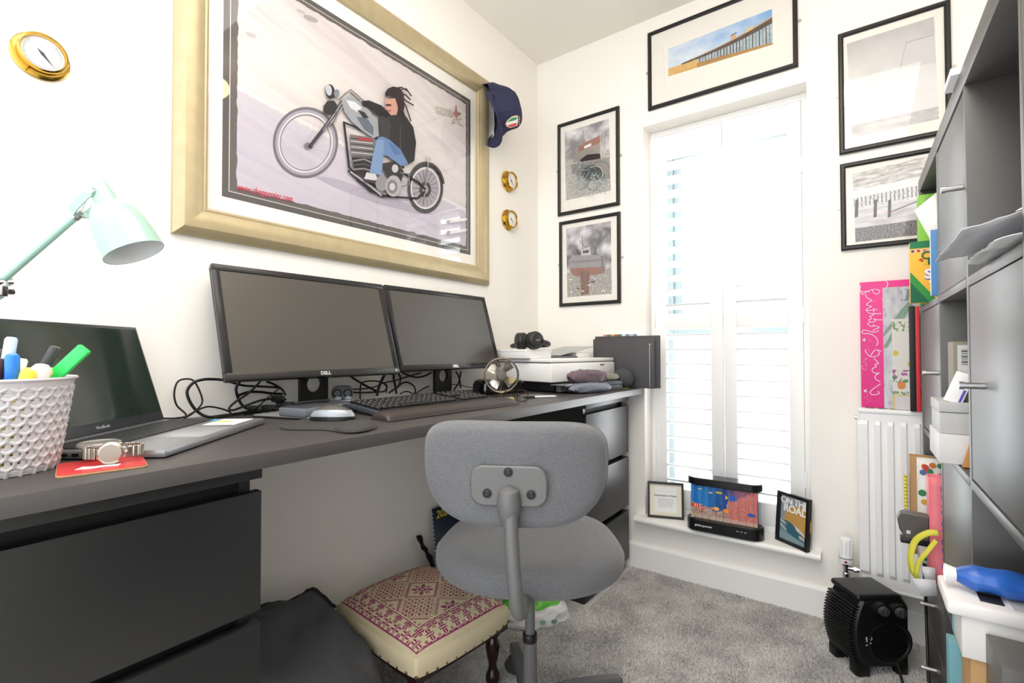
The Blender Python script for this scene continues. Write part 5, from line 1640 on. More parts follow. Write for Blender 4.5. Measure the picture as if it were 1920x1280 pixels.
# ================================================================ CABLES BEHIND THE MONITORS
def cable(label, pts, r=.0026, xs=None, group='loose black cables behind the monitors', k=10, name='cable', m=None):
    """pts: (u, v, x) read on upright planes x in front of the wall"""
    ps = [P(u, v, 0, x) for u, v, x in pts]
    for p in ps: p.z = max(p.z, .8004+r); p.x = max(p.x, .003+r)
    g = G(); g.tube(ps, r, n=7, smooth=k)
    b = min(ps, key=lambda p: p.z)
    return g.out(name, m or CORD, loc=(b.x, b.y, .8), label=label, cat='cable', group=group)
c5 = lambda L_, x=.04: [(300+a/4.8, 680+b/4.8, (c if c is not None else x)) for a, b, c in L_]
N_ = None
cable('thin black cable making the leftmost tall loop against the wall', c5([(0, 500, .05), (150, 498, .045), (235, 470, .03), (150, 380, .02), (128, 270, .02), (160, 170, .02), (240, 145, .02), (310, 170, .025), (370, 290, .03), (375, 370, .035), (300, 450, .05), (225, 495, .06)]), .0022)
cable('thick black cable curving from the left monitor corner down beside the laptop', c5([(620, 160, .05), (500, 148, .04), (390, 150, .04), (300, 180, .04), (245, 255, .04), (270, 350, .045), (340, 440, .05), (440, 490, .06), (560, 500, .06), (700, 470, .05), (850, 430, .05)]), .0036)
cable('black cable running low across the desk behind the laptop', c5([(215, 498, .07), (330, 430, .06), (430, 395, .05), (540, 410, .05), (625, 440, .05), (635, 470, .06), (560, 490, .07), (480, 500, .07)]), .0022)
cable('black cable slanting up to the left monitor back', c5([(905, 165, .05), (800, 270, .045), (680, 350, .04), (622, 410, .04), (660, 425, .045), (760, 390, .05), (900, 340, .06), (1060, 315, .06)]), .0030)
cable('black cable hooking round behind the left monitor stand', c5([(720, 165, .03), (685, 230, .03), (700, 310, .03), (740, 380, .03), (800, 415, .04), (900, 410, .05)]), .0036)
cable('pair of black leads sagging under the left monitor', c5([(690, 300, .02), (790, 265, .02), (900, 262, .02), (1010, 275, .02), (1100, 280, .02)]), .0034)
cable('black lead stretched under the left monitor edge', c5([(620, 170, .03), (760, 205, .025), (900, 212, .02), (1060, 222, .02)]), .0030)
cable('black lead crossing down to the plug cluster', c5([(1080, 225, .04), (1000, 290, .04), (920, 360, .05), (830, 440, .06), (760, 470, .07)]), .0018)
cable('black lead dropping from the middle of the left monitor', c5([(960, 170, .03), (1020, 190, .03), (1100, 240, .03), (1130, 290, .04)]), .0030)
c6 = lambda L_: [(600+a/5.333, 680+b/5.333, c) for a, b, c in L_]
cable('black cable arching to the right of the earbud case', c6([(300, 265, .03), (450, 258, .03), (560, 235, .03), (640, 200, .03), (760, 175, .03), (900, 130, .03), (1010, 100, .03)]), .0022)
cable('black cable lying level behind the keyboard', c6([(290, 295, .03), (430, 298, .03), (560, 292, .03), (640, 285, .03), (670, 240, .03), (650, 210, .03)]), .0028)
cable('black cable looping over by the left monitor foot', c6([(400, 370, .05), (405, 240, .03), (430, 195, .03), (520, 180, .03), (620, 195, .03), (665, 240, .03), (660, 300, .04)]), .0024)
cable('straight black cable slanting down from the left monitor', c6([(290, 125, .05), (400, 195, .045), (500, 250, .04), (580, 290, .04)]), .0036)
cable('flat black strap hanging between the monitors', c6([(650, 110, .06), (610, 190, .05), (585, 260, .05), (570, 330, .05)]), .0050)
cable('black cable hanging straight down at the join of the monitors', c6([(735, 95, .05), (740, 170, .045), (755, 250, .045), (765, 310, .05)]), .0040)
cable('black cable curling right of the monitor join', c6([(780, 95, .05), (805, 150, .045), (790, 220, .04), (740, 265, .04), (690, 300, .05)]), .0030)
cable('round loop of black cable left of the right stand', c6([(760, 260, .04), (820, 205, .035), (880, 195, .03), (935, 230, .03), (955, 280, .035), (940, 310, .04)]), .0030)
cable('low arch of black cable behind the keyboard top edge', c6([(800, 310, .06), (840, 290, .05), (890, 290, .05), (930, 315, .06)]), .0024)
cable('long black cable sweeping up to the right monitor', c6([(820, 95, .03), (900, 130, .03), (980, 145, .03), (1060, 125, .03), (1110, 95, .03)]), .0030)
cable('thin black cable rising towards the right stand', c6([(960, 310, .05), (1010, 270, .04), (1090, 232, .03)]), .0024)
cable('black cable hanging right of the right monitor stand', c6([(1410, 85, .04), (1400, 140, .035), (1385, 200, .035), (1340, 270, .04)]), .0034)
cable('second black cable crossing right of the right monitor stand', c6([(1360, 90, .04), (1385, 130, .035), (1400, 190, .035), (1405, 250, .04)]), .0034)
cable('thin black lead running from right stand to the black speaker', c6([(1310, 215, .05), (1400, 220, .05), (1470, 240, .06), (1560, 250, .07), (1640, 245, .09)]), .0016)
t = thing('plug_cluster', 'black plugs and adapters bunched behind the docking station', 'plugs', (.06, -1.37, .8003))
for k, (x, y, z, a) in enumerate(((.07, -1.43, .012, .3), (.05, -1.38, .014, 1.2), (.085, -1.385, .016, 2.0), (.04, -1.45, .010, .8), (.06, -1.40, .034, .1))):
    g = G(Matrix.Translation((x, y, .8+z)) @ Matrix.Rotation(a, 4, 'Z')); g.box((0, 0, 0), (.038, .020, .018), .004); g.cyl((.019, 0, 0), (.034, 0, 0), .006, .003, n=10); g.out('plug', BLKP, t)

# ================================================================ DESK FAN, GLASSES, NOTE, PENS
fc = CAM+ray(940, 703)*1.665
t = thing('desk_fan', 'small bronze desk fan with wire guard and chrome blades beside the right monitor', 'fan', (fc.x-.02, fc.y+.02, .8003))
fn = (-FW+.05*RT).normalized()
BRZ = mat('bronze_ring', '#7d7468', .25, metal=.7)
R_ = .0575
Mf = Matrix.Translation(fc) @ fn.to_track_quat('Z', 'Y').to_matrix().to_4x4()
for z in (.014, -.014):
    g = G(Mf); g.tube([(R_*math.cos(2*PI*k/48), R_*math.sin(2*PI*k/48), z) for k in range(48)], .0028, n=8, closed=True); g.out('guard_ring', BRZ, t)
g = G(Mf); g.lathe([(R_*.985, -.014), (R_*.985, .014)], n=48); g.out('guard_band', BRZ, t)
for k in range(36):
    a = 2*PI*k/36
    g = G(Mf); g.tube([(.016*math.cos(a), .016*math.sin(a), .021), (.035*math.cos(a+.12), .035*math.sin(a+.12), .020), (R_*math.cos(a+.2), R_*math.sin(a+.2), .014)], .00055, n=4); g.out('guard_wire', BRZ, t)
g = G(Mf); g.lathe([(0, .024), (.014, .0235), (.0175, .020), (.0175, .017), (0, .017)], n=28); g.out('hub_badge', mat('hub_grey', '#6e6864', .35, metal=.4), t)
for k in range(4):
    a0 = 2*PI*k/4+.9
    g = G(Mf); g.surf(lambda a, b: ((.010+.040*b)*math.cos(a0+(a-.5)*(.95-.2*b)), (.010+.040*b)*math.sin(a0+(a-.5)*(.95-.2*b)), -.004+.016*(a-.5)), 8, 6); g.out('blade', mat('polished_blade', '#dcdad6', .15, metal=.8), t, angle=80)
g = G(Mf); g.cyl((0, 0, -.035), (0, 0, -.006), .016, n=20); g.out('motor', BRZ, t)
bs = Vector((fc.x-.02, fc.y+.02, .8003))
g = G(); g.lathe([(0, 0), (.040, 0), (.041, .003), (.038, .006), (0, .008)], bs, n=32); g.out('base', BRZ, t)
g = G(); g.tube([bs+Vector((0, 0, .006)), bs+Vector((-.004, .006, .03)), fc-fn*.030], .004, n=10, smooth=6); g.out('neck', BRZ, t)
# eyeglasses standing on the desk with the arms spread behind
g1, g2 = Vector((.440, -.884, .8)), Vector((.470, -.786, .8))
t = thing('eyeglasses', 'black framed eyeglasses standing on the desk by the fan', 'glasses', (g1+g2)/2, 0)
ux = (g2-g1).normalized(); uz = Vector((0, 0, 1)); un = ux.cross(uz)
GM = frame_m((g1+g2)/2+Vector((0, 0, .019)), ux, uz)
W_ = (g2-g1).length
for s in (-1, 1):
    o_ = [(s*W_*.27+x, y) for x, y in rrect(W_*.44, .034, .011, 5)]
    g = G(GM); g.tube([(x, y, 0) for x, y in o_], .0013, n=6, closed=True); rim = g.out('rim', BLKP, t)
    g = G(GM); g.add([(x, y, 0) for x, y in o_], [tuple(range(len(o_)))]); g.out('lens', PGL, rim)
g = G(GM); g.tube([(-W_*.06, .006, 0), (0, .009, .002), (W_*.06, .006, 0)], .0013, n=6, smooth=4); g.out('bridge', BLKP, t)
for s, e1_, e2_ in ((-1, at(893, 742, .803), P(889, 716, 0, .25)), (1, at(965, 742, .812), P(938, 714, 0, .30))):
    h_ = GM @ Vector((s*W_*.5, .010, 0))
    g = G(); g.tube([h_, h_.lerp(Vector(e1_), .5), Vector(e1_), Vector(e1_).lerp(Vector(e2_), .5)], .0014, n=6, smooth=5); g.out('temple', BLKP, t)
YL = mat('sticky_yellow', '#e9d27c', .7)
slab_thing('sticky_notes', 'yellow sticky note pad on the desk under the eyeglasses', 'notes', (.392, -.800), .055, .075, .005, math.radians(35), YL, 3)
def lying_pen(label, a, b, r, c1, c2, name='pen'):
    a = Vector(a); b = Vector(b); a.z = b.z = .8004+r
    t = thing(name, label, 'pen', (a+b)/2); d = (b-a); L_ = d.length; ax = d.normalized()
    g = G(); g.lathe([(0, 0), (r*.9, 0), (r, .003), (r, L_*.3), (0, L_*.3)], a, ax, n=14); g.out('cap', mat('pen_'+c1.strip('#'), c1, .3), t)
    g = G(); g.lathe([(0, L_*.3), (r*.95, L_*.3), (r*.95, L_*.9), (r*.3, L_), (0, L_)], a, ax, n=14); g.out('barrel', mat('pen_'+c2.strip('#'), c2, .3), t)
lying_pen('white pen with dark cap lying right of the eyeglasses', at(984, 747), at(1044, 745), .0042, '#35333a', '#e3e1ea')
lying_pen('white and purple pen lying in front of the teal box', at(1112, 733), at(1168, 727), .0045, '#4b3f4c', '#dddbe2')
slab_thing('note_strip', 'grey-green strip of card lying behind the white pen', 'card', (.372, -.625), .10, .03, .004, math.radians(58), mat('olive_card', '#77776a', .7), 1)
t = thing('usb_plug', 'white plug on a short lead at the right end of the keyboard', 'plug', (.205, -.835, .8003), .4)
g = G(W(t)); g.box((0, 0, .008), (.022, .014, .014), .003); g.out('body', PAPERW, t)
g = G(W(t)); g.box((-.018, 0, .007), (.014, .012, .010), .002); g.out('plug_end', BLKP, t)
g = G(W(t)); g.tube([(.011, 0, .007), (.03, .012, .006), (.055, .014, .005), (.08, .002, .005)], .0022, smooth=6); g.out('lead', mat('grey_lead', '#77777a', .5), t)
# black rounded device behind the fan
t = thing('phone_dock', 'glossy black rounded speaker unit behind the small fan', 'speaker', (.205, -.610, .8003), math.radians(72))
g = G(W(t) @ Matrix(((1, 0, 0, 0), (0, 0, 1, -.045), (0, 1, 0, .0), (0, 0, 0, 1))))
g.prism([(-.085, 0), (.10, 0), (.10, .042), (.085, .050), (-.055, .056), (-.074, .050), (-.085, .036)], .09, bev=.006); g.out('body', mat('piano_black', '#08080a', .15, coat=.5), t, angle=40)
g = G(W(t)); g.b2((-.06, -.0475, .012), (.09, -.044, .014)); g.out('trim_line', GDARK, t)

# ================================================================ PRINTER AND THINGS ON IT
PRW = mat('printer_white', '#f1f1f0', .4, var=.01); PRG = mat('printer_grey', '#6e7073', .35)
pa, pb = Vector((.385, -.50, .8003)), Vector((.452, -.070, .8003))
prz = math.atan2(pb.y-pa.y, pb.x-pa.x)
t = thing('printer', 'white multifunction printer in the corner at the far end of the desk', 'printer', (pa+pb)/2, prz)
M = W(t); pw = (pb-pa).length; pdp = .315     # x along the front, +y back to the wall
g = G(M); g.b2((-pw/2, 0, .040), (pw/2, pdp, .1140), .006); g.out('body', PRW, t)
g = G(M); g.b2((-pw/2+.02, .006, .004), (pw/2-.02, pdp-.01, .042), .003); g.out('lower_body', BLKP, t)
g = G(M); g.b2((-pw/2+.004, .010, .1145), (pw/2-.004, pdp-.004, .1175)); g.out('seam', PRG, t)
g = G(M); g.b2((-pw/2, .004, .1180), (pw/2, pdp, .1320), .004); ldp = g.out('scanner_lid', PRW, t)
g = G(M); g.b2((pw/2-.115, -.0015, .100), (pw/2-.085, .002, .106), .001); g.out('latch', GDARK if False else PRG, t)
g = G(M); g.b2((-pw/2+.004, -.060, .030), (-pw/2+.095, .01, .034), .001); tr = g.out('output_tray', PRG, t)
g = G(M); g.b2((-pw/2+.004, -.064, .027), (-pw/2+.095, -.060, .038), .001); g.out('tray_lip', STEEL, tr)
g = G(M); g.b2((-pw/2+.03, -.02, .004), (pw/2-.09, .004, .030), .002); g.out('paper_drawer', PRG, t)
# raised box section of the printer on the left with headphones on it
bl_ = Vector((.29, -.445, .9325))
t2 = thing('white_box', 'plain white box on the left of the printer top, under the headphones', 'box', (.236, -.425, .9327), prz)
g = G(W(t2)); g.b2((-.075, -.05, 0), (.075, .12, .034), .003); g.out('carton', PRW, t2)
g = G(W(t2)); g.b2((-.076, -.051, .0255), (.076, .121, .036), .002); g.out('lid', PRW, t2)
# closed grey laptop and a sheet lying askew on the lid
t2 = thing('grey_folder', 'grey plastic folder propped open on the printer lid', 'folder', (.36, -.20, .9327), prz)
g = G(W(t2)); g.b2((-.13, .02, .0), (-.01, .16, .007), .001); g.out('lower_cover', PRG, t2)
g = G(W(t2) @ Matrix.Translation((-.13, .02, .010)) @ Matrix.Rotation(math.radians(-9), 4, 'Y')); g.b2((0, 0, 0), (.24, .17, .003), .001); g.out('upper_cover', mat('folder_grey', '#a9acab', .35), t2)
g = G(W(t2)); g.b2((-.005, .03, .0), (.09, .16, .022), .001); g.out('inner_pad', PAPERW, t2)
# headphones
HP = mat('headphone_black', '#2a2a2b', .5, var=.05)
hb = CAM+ray(990, 640)*1.96
t2 = thing('headphones', 'black over-ear headphones lying on the white box', 'headphones', (.245, -.40, .9692), math.radians(10))
ztop = .9692
def cup(u, v, d, r, nrm, label=None):
    c = CAM+ray(u, v)*d; c.z = ztop+r*1.0+.0006
    nrm = Vector(nrm).normalized()
    g = G(); g.lathe([(0, .016), (r*.55, .016), (r*.9, .012), (r, .004), (r, -.006), (r*.93, -.009)], c, nrm, n=32); sh_ = g.out('ear_cup', HP, t2, angle=50)
    g = G(); g.lathe([(r*.93, -.009), (r*1.0, -.012), (r*1.0, -.022), (r*.85, -.028), (r*.55, -.026), (0, -.020)], c, nrm, n=32); g.out('ear_pad', mat('pad_black', '#1e1d1e', .6), sh_, angle=50)
    g = G(); g.lathe([(r*.70, .0155), (r*.72, .0168), (r*.74, .0150)], c, nrm, n=32); g.out('cup_ring', mat('ring_grey', '#454547', .35), sh_)
    return c
c1 = cup(1004, 637, 1.95, .036, -FW*.8+RT*.55+Vector((0, 0, .1)))
c2 = cup(974, 637, 1.99, .034, -RT*.95-FW*.25)
text('SONY', .008, Matrix.Translation(c1+(-FW*.8+RT*.55).normalized()*.0168) @ frame_m((0, 0, 0), (FW*.55+RT*.8).normalized() if False else (RT*.8+FW*.55), (0, 0, 1)), LOGO, t2)
g = G(); a_ = c1+RT*.030-Vector((0, 0, .010)); 
bandp = [c1+RT*.028+Vector((0, 0, -.004)), c1+RT*.055+FW*.03+Vector((0, 0, -.014)), c1+RT*.045+FW*.10+Vector((0, 0, -.022)), (c1+c2)/2+FW*.15+Vector((0, 0, -.022)), c2-RT*.03+FW*.10+Vector((0, 0, -.022)), c2+FW*.030+Vector((0, 0, -.012))]
g.tube(bandp, .0085, n=10, smooth=8); g.out('headband', HP, t2)
# pouches and boxes in front of the printer
def pouch(name, label, cat, c, w, d, h, rz, m, z0=.8003, seed=0, tie=False):
    t = thing(name, label, cat, (c[0], c[1], z0), rz)
    def f(a, b):
        th = a*2*PI; ph = (b-.5)*PI
        x = math.copysign(abs(math.cos(th))**.55, math.cos(th))*math.cos(ph)**.45
        y = math.copysign(abs(math.sin(th))**.65, math.sin(th))*math.cos(ph)**.45
        z = math.copysign(abs(math.sin(ph))**.75, math.sin(ph))
        px_, py_, pz_ = x*w/2, y*d/2, (z*.5+.5)*h
        e_ = abs(x)**3
        wr = (nz(px_*55+seed, py_*60, pz_*30, 3)-.5)
        cr_ = math.sin(th*9+seed+px_*60)*.0016*e_
        pz_ = pz_*(1-.45*e_)+ (.20*e_)*h
        return (px_+wr*.004, py_+wr*.010+cr_, max(0, pz_+wr*.010*(z > -.2)+cr_))
    g = G(W(t)); g.surf(f, 72, 30); g.out('bag', m, t, angle=80)
    if tie:
        g = G(W(t)); g.ball((-w/2, 0, h*.45), (.006, .006, .006), 12, 8); g.tube([(-w/2, 0, h*.45), (-w/2-.006, -.006, h*.3), (-w/2+.002, -.012, h*.15)], .0014, smooth=4); g.out('drawstring', BLKP, t)
    return t
pouch('drawstring_pouch', 'crumpled blue-grey fabric pouch at the desk front by the printer', 'pouch', (.484, -.385), .205, .076, .040, math.radians(66), mat('blue_grey_satin', '#7b808c', .55, var=.12, vscale=25, bump=.3, bscale=50), seed=3, tie=True)
pouch('drawstring_pouch', 'plump mauve-brown fabric pouch resting on the blue-grey pouch', 'pouch', (.476, -.378), .185, .068, .052, math.radians(66), mat('mauve_satin', '#695861', .5, var=.12, vscale=25, bump=.3, bscale=50), z0=.836, seed=8, tie=True)
t = thing('teal_box', 'dark teal hinged box right of the fabric pouches', 'box', (.482, -.205, .8003), math.radians(76))
g = G(W(t)); g.b2((-.055, -.032, 0), (.055, .032, .022), .002); g.out('base', mat('teal_grey', '#474f54', .5), t)
g = G(W(t)); g.b2((-.0555, -.0325, .0225), (.0555, .0325, .038), .003); g.out('lid', mat('teal_grey', '#474f54', .5), t)
g = G(W(t)); g.b2((.018, -.0345, .017), (.024, -.0325, .021), .0006); g.out('clasp', STEEL, t)
pouch('glasses_pouch', 'khaki rounded soft case on top of the dark teal box', 'case', (.480, -.200), .100, .056, .030, math.radians(70), mat('khaki_cloth', '#8b8a7c', .7, var=.06), z0=.8390, seed=12)
t = thing('smart_speaker', 'round charcoal fabric smart speaker at the far end of the desk', 'speaker', (.508, -.112, .8003))
SPK = mat('charcoal_knit', '#46474a', .9, var=.18, vscale=600, bump=.5, bscale=700)
g = G(); g.ball((.508, -.112, .8003+.0445), (.0445, .0445, .0442), 40, 24); g.out('fabric_shell', SPK, t, angle=80)
g = G(); g.lathe([(0, 0), (.024, 0), (.026, .003), (0, .004)], (.508, -.112, .8003), n=28); g.out('foot_ring', mat('lime_glow_ring', '#c5cc5a', .5), t)
# document folders standing against the window wall
FLD = mat('black_folder', '#4a494c', .6, var=.05, bump=.1, bscale=300)
for k, (y, x0, x1, h, lb) in enumerate(((-.052, .340, .627, .216, 'front black document folder standing at the window end of the desk'), (-.024, .336, .640, .229, 'rear taller black document folder standing against the window wall'))):
    t = thing('document_folder', lb, 'folder', ((x0+x1)/2, y, .8003), 0, 'black folders at the window end of the desk')
    g = G(); g.b2((x0, y-.0075, .8005), (x1, y-.0060, .8+h), .0006); g.out('front_cover', FLD, t)
    g = G(); g.b2((x0, y+.0060, .8005), (x1, y+.0075, .8+h), .0006); g.out('back_cover', FLD, t)
    g = G(); g.b2((x0, y-.0072, .8008), (x0+.0012, y+.0072, .8+h-.0004)); g.out('spine', FLD, t)
    g = G(); g.b2((x0+.004, y-.0055, .803), (x1-.008, y+.0055, .8+h-.006)); g.out('pages', mat('grey_pages', '#bcb9b6', .8), t)
    if k == 0:
        g = G(); g.b2((x1-.020, y-.0084, .808), (x1-.0185, y-.0076, .8+h-.03)); g.cyl((x1-.018, y-.0078, .8+h-.026), (x1-.018, y-.0092, .8+h-.026), .003, n=12); g.out('elastic', mat('white_elastic', '#dddddd', .5), t)
t = thing('book', 'thin book with coloured squares along its top edge behind the folders', 'book', (.42, -.0095, .8003))
g = G(); g.b2((.372, -.0150, .8005), (.560, -.0012, 1.038), .0004); g.out('block', PAPERW, t)
for k, c in enumerate(('#c98f84', '#5d7a52', '#d8a07c', '#a8683f', '#4f7a52', '#dfe7ea', '#7d8aa8', '#c9cfd8', '#8a94ad')):
    g = G(); g.b2((.372+k*.018, -.0156, 1.010), (.372+(k+1)*.018, -.0150, 1.038)); g.out('cover_patch', mat('patch_'+c.strip('#'), c, .6), t)

# ================================================================ CAP ON THE FRAME CORNER
NAVY = mat('navy_cotton', '#272a48', .85, var=.10, vscale=300, bump=.25, bscale=500)
CS = 1.30
cc = Vector((.036, -.462, 2.010))
cap_ = thing('baseball_cap', 'navy baseball cap with football crest hung on the top right frame corner', 'cap', (.036, -.452, 1.90))
# cap frame: f = out of the wall, crown dome bulges towards the room and the window, brim hangs down left
dome = Vector((.55, .80, .25)).normalized()        # top of the crown
brimd = Vector((.50, -.35, -.79)); brimd = (brimd-dome*brimd.dot(dome)).normalized()
sidev = dome.cross(brimd).normalized()
CM = Matrix(((brimd.x, sidev.x, dome.x, cc.x), (brimd.y, sidev.y, dome.y, cc.y), (brimd.z, sidev.z, dome.z, cc.z), (0, 0, 0, 1))) @ Matrix.Scale(CS, 4)
def crown(a, b):
    th = a*2*PI; ph = b*PI/2
    fx = 1.0+.06*math.cos(th)
    r = math.cos(ph)**.72
    x, y, z = .098*fx*math.cos(th)*r, .076*math.sin(th)*r, .112*math.sin(ph)**.92
    k = nz(x*14, y*14, z*14, 2)-.5
    z += k*.020*math.cos(ph); 
    return (x*(1+k*.12), y*(1+k*.25), z)
def wallclip(g):
    for v in g.v:
        if v.x < .034: v.x = .034+(v.x-.034)*.08
    return g
g = G(CM); g.surf(crown, 60, 20); crn = wallclip(g).out('crown', NAVY, cap_, angle=80)
for k in range(6):
    g = G(CM); g.tube([Vector(crown((k+.5)/6, b/12))*1.006 for b in range(12)], .0009, n=5); wallclip(g).out('seam', NAVY, crn)
g = G(CM); g.ball((0, 0, .112), (.006, .006, .004), 14, 8); wallclip(g).out('top_button', NAVY, crn)
def brim(a, b, off=0):
    th = (a-.5)*PI*.86
    r0x, r0y = .100, .078
    L_ = .070*math.cos(th)**.8
    x = r0x*math.cos(th)+L_*b; y = r0y*math.sin(th)*(1+.05*b)
    z = -.004-.020*b*b*0-.9*y*y*2.4*(b)+off-.012*b
    return (x, y, z)
g = G(CM); g.surf(lambda a, b: brim(a, b, .0015), 30, 10); o1_ = len(g.v); g.surf(lambda a, b: brim(a, b, -.0015), 30, 10); g.tube([brim(i/30, 1) for i in range(31)], .0018, n=5); br = wallclip(g).out('peak', NAVY, cap_, angle=80)
# white oval sticker on the peak
def on_brim(a, b): return Vector(brim(a, b, .0026))
g = G(CM); n = 24; g.add([on_brim(.64+.085*math.cos(2*PI*k/n), .55+.36*math.sin(2*PI*k/n)) for k in range(n)], [tuple(range(n))]); g.out('sticker', PAPERW, br)
# crest on the front panel
def on_crown(a, b, o=.0022):
    p = Vector(crown(a % 1, b)); nn = Vector((p.x/.098**2, p.y/.076**2, p.z/.112**2)).normalized(); return p+nn*o
def crest(poly, c, o):
    g = G(CM); g.add([on_crown(-.010+u*.045, .30+v*.13, o) for u, v in poly], [tuple(range(len(poly)))])
    return g.out('crest', mat('crest_'+c.strip('#'), c, .6), crn, smooth=False)
shield = lambda s: [(-.8*s, .9*s), (0, 1.05*s), (.8*s, .9*s), (.85*s, -.1*s), (.45*s, -.75*s), (0, -1.0*s), (-.45*s, -.75*s), (-.85*s, -.1*s)]
crest(shield(1.15), '#d9b28a', .0040); crest(shield(1.0), '#f2f0ea', .0048)
crest([(-.72, .8), (-.25, .85), (-.25, -.8), (-.42, -.68), (-.75, -.1)], '#2f8f55', .0056)
crest([(.72, .8), (.25, .85), (.25, -.8), (.42, -.68), (.75, -.1)], '#cf3f45', .0056)
for k in range(4): crest([(-.7+k*.4, 1.35), (-.55+k*.4, 1.5), (-.4+k*.4, 1.35), (-.55+k*.4, 1.2)], '#d9b28a', .0048)

# ================================================================ THINGS IN THE BOOKCASE
def bthing(name, label, cat, n, t_, z, rz=0, group=None):
    p = BM @ Vector((n, t_, z))
    return thing(name, label, cat, p, rz, group)
def bbox(name, label, cat, lo, hi, m, rot=0, bev=.001, part='body'):
    """box thing standing in the bookcase frame (n into the case, t along it, z up)"""
    t = bthing(name, label, cat, (lo[0]+hi[0])/2, (lo[1]+hi[1])/2, lo[2])
    c = Vector(((lo[0]+hi[0])/2, (lo[1]+hi[1])/2, 0))
    Mr = BM @ Matrix.Translation(c) @ Matrix.Rotation(rot, 4, 'Z') @ Matrix.Translation(-c)
    g = G(Mr); g.b2(lo, hi, bev); g.out(part, m, t)
    return t, Mr
FACEM = lambda Mr, n, t_, z: Mr @ Matrix(((1, 0, 0, n), (0, 0, 1, t_), (0, 1, 0, z), (0, 0, 0, 1)))   # x = into the case, y = up, facing the camera
def flat(Mr, t_, pts, o): return [Mr @ Vector((n, t_+o, z)) for n, z in pts]
# crayon box: yellow and green with big lettering
t, Mr = bbox('crayon_box', 'yellow and green felt pen box jutting from the second cube row nearest the window', 'pen box', (-.034, .13, 1.0945), (.126, .160, 1.262), mat('box_yellow', '#f2b21c', .4))
g = G()
def fl(pts, c, o): g.add(flat(Mr, .160, pts, o), [tuple(range(len(pts)))], None, c)
fl([(-.034, 1.243), (.126, 1.243), (.126, 1.262), (-.034, 1.262)], '#2f8a5a', .0003)
fl([(-.034, 1.0945), (.026, 1.0945), (-.034, 1.180)], '#3ca04a', .0003); fl([(-.034, 1.0945), (.006, 1.0945), (-.034, 1.152)], '#1f6f4a', .0006)
for k, c in enumerate(('#8a3b2f', '#c9413a', '#e08a7a', '#e9b09a', '#e5c23a', '#cfd8b0', '#6f9a4a', '#3a7a9a')):
    cx = -.028+k*.0125; fl([(cx+.0052*math.cos(2*PI*q/16), 1.236+.0052*math.sin(2*PI*q/16)) for q in range(16)], '#f7f2e6', .0005); fl([(cx+.0038*math.cos(2*PI*q/16), 1.236+.0038*math.sin(2*PI*q/16)) for q in range(16)], c, .0008)
for k, c in enumerate(('#1f6a3a', '#1f8a4a', '#1f5fb8', '#2a3f9a')):
    x = .004+k*.008; fl([(x, 1.196), (x+.007, 1.196), (x+.007, 1.212), (x, 1.212)], c, .0006)
fl([(-.016, 1.212), (-.010, 1.216), (-.004, 1.208), (-.009, 1.204)], '#d9552a', .0006)
fl([(-.006, 1.196), (.003, 1.196), (.003, 1.212)], '#f0d23a', .0006)
g.out('box_print', print_mat('poster_ink2', .5, .3, .02, .8), t, smooth=False)
text('Crayola', .030, FACEM(Mr, .034, .1610, 1.221), mat('deep_green_ink', '#1f5f2f', .5), t, bold=.0006, fit=.088)
text('Super', .034, FACEM(Mr, .038, .1610, 1.170), mat('white_ink', '#eef2fb', .5), t, bold=.0012, fit=.085)
text('Super', .034, FACEM(Mr, .0395, .1606, 1.1685), mat('blue_ink', '#2f5fc0', .5), t, bold=.0022, fit=.088, name='lettering_shadow')
text('Tips', .030, FACEM(Mr, .036, .1610, 1.140), mat('white_ink', '#eef2fb', .5), t, bold=.001, fit=.06)
t, Mr = bbox('green_box', 'lime green game box behind the yellow pen box', 'box', (-.008, .045, 1.0945), (.20, .095, 1.405), mat('lime_card', '#7fc23a', .5))
g = G(Mr); g.b2((.006, .0950, 1.30), (.06, .0954, 1.395)); g.out('label', mat('grey_green_label', '#a7a892', .6), t)
text('ok', .03, FACEM(Mr, .03, .0955, 1.37), mat('dark_ink', '#3a3f38', .6), t)
t = bthing('loose_paper', 'white sheet of paper leaning out above the yellow pen box', 'paper', .0, .25, 1.25)
g = G(BM); g.add([(-.028, .22, 1.335), (.04, .22, 1.395), (.10, .24, 1.25), (.02, .24, 1.20)], [(0, 1, 2, 3)]); g.out('sheet', PAPERW, t, solid=.0008)
t, Mr = bbox('blue_book', 'slim blue book standing right of the yellow pen box', 'book', (-.010, .345, 1.0945), (.16, .362, 1.252), mat('mid_blue_card', '#4a80b4', .5))
g = G(Mr); g.b2((-.0102, .3475, 1.096), (-.0085, .3595, 1.2505)); g.out('pages', PAPERW, t)
# crumpled papers in the nearest upper open cube
def sheet(label, n0, n1, t0, t1, zf, seed, m=PAPERW, name='crumpled_paper'):
    t = bthing(name, label, 'paper', (n0+n1)/2, (t0+t1)/2, zf(0, 0))
    g = G(BM); g.surf(lambda a, b: (n0+(n1-n0)*a, t0+(t1-t0)*b, zf(a, b)+.012*(nz(a*3+seed, b*3, seed, 3)-.5)), 20, 20)
    g.out('sheet', m, t, solid=.0009, angle=80)
OFFW = mat('off_white_paper', '#d9d9de', .8, var=.02)
sheet('broad white sheet jutting out over the nearest open cube edge', -.050, .12, .82, 1.06, lambda a, b: 1.112+.045*a+.006*b, 2, OFFW)
sheet('folded white paper lying under the broad sheet in the nearest open cube', -.02, .14, .86, 1.06, lambda a, b: 1.100+.020*a, 5, PAPERW)
sheet('crumpled white tissue heaped at the back of the nearest open cube', .03, .18, .90, 1.06, lambda a, b: 1.165+.05*a-.02*b, 9, PAPERW)
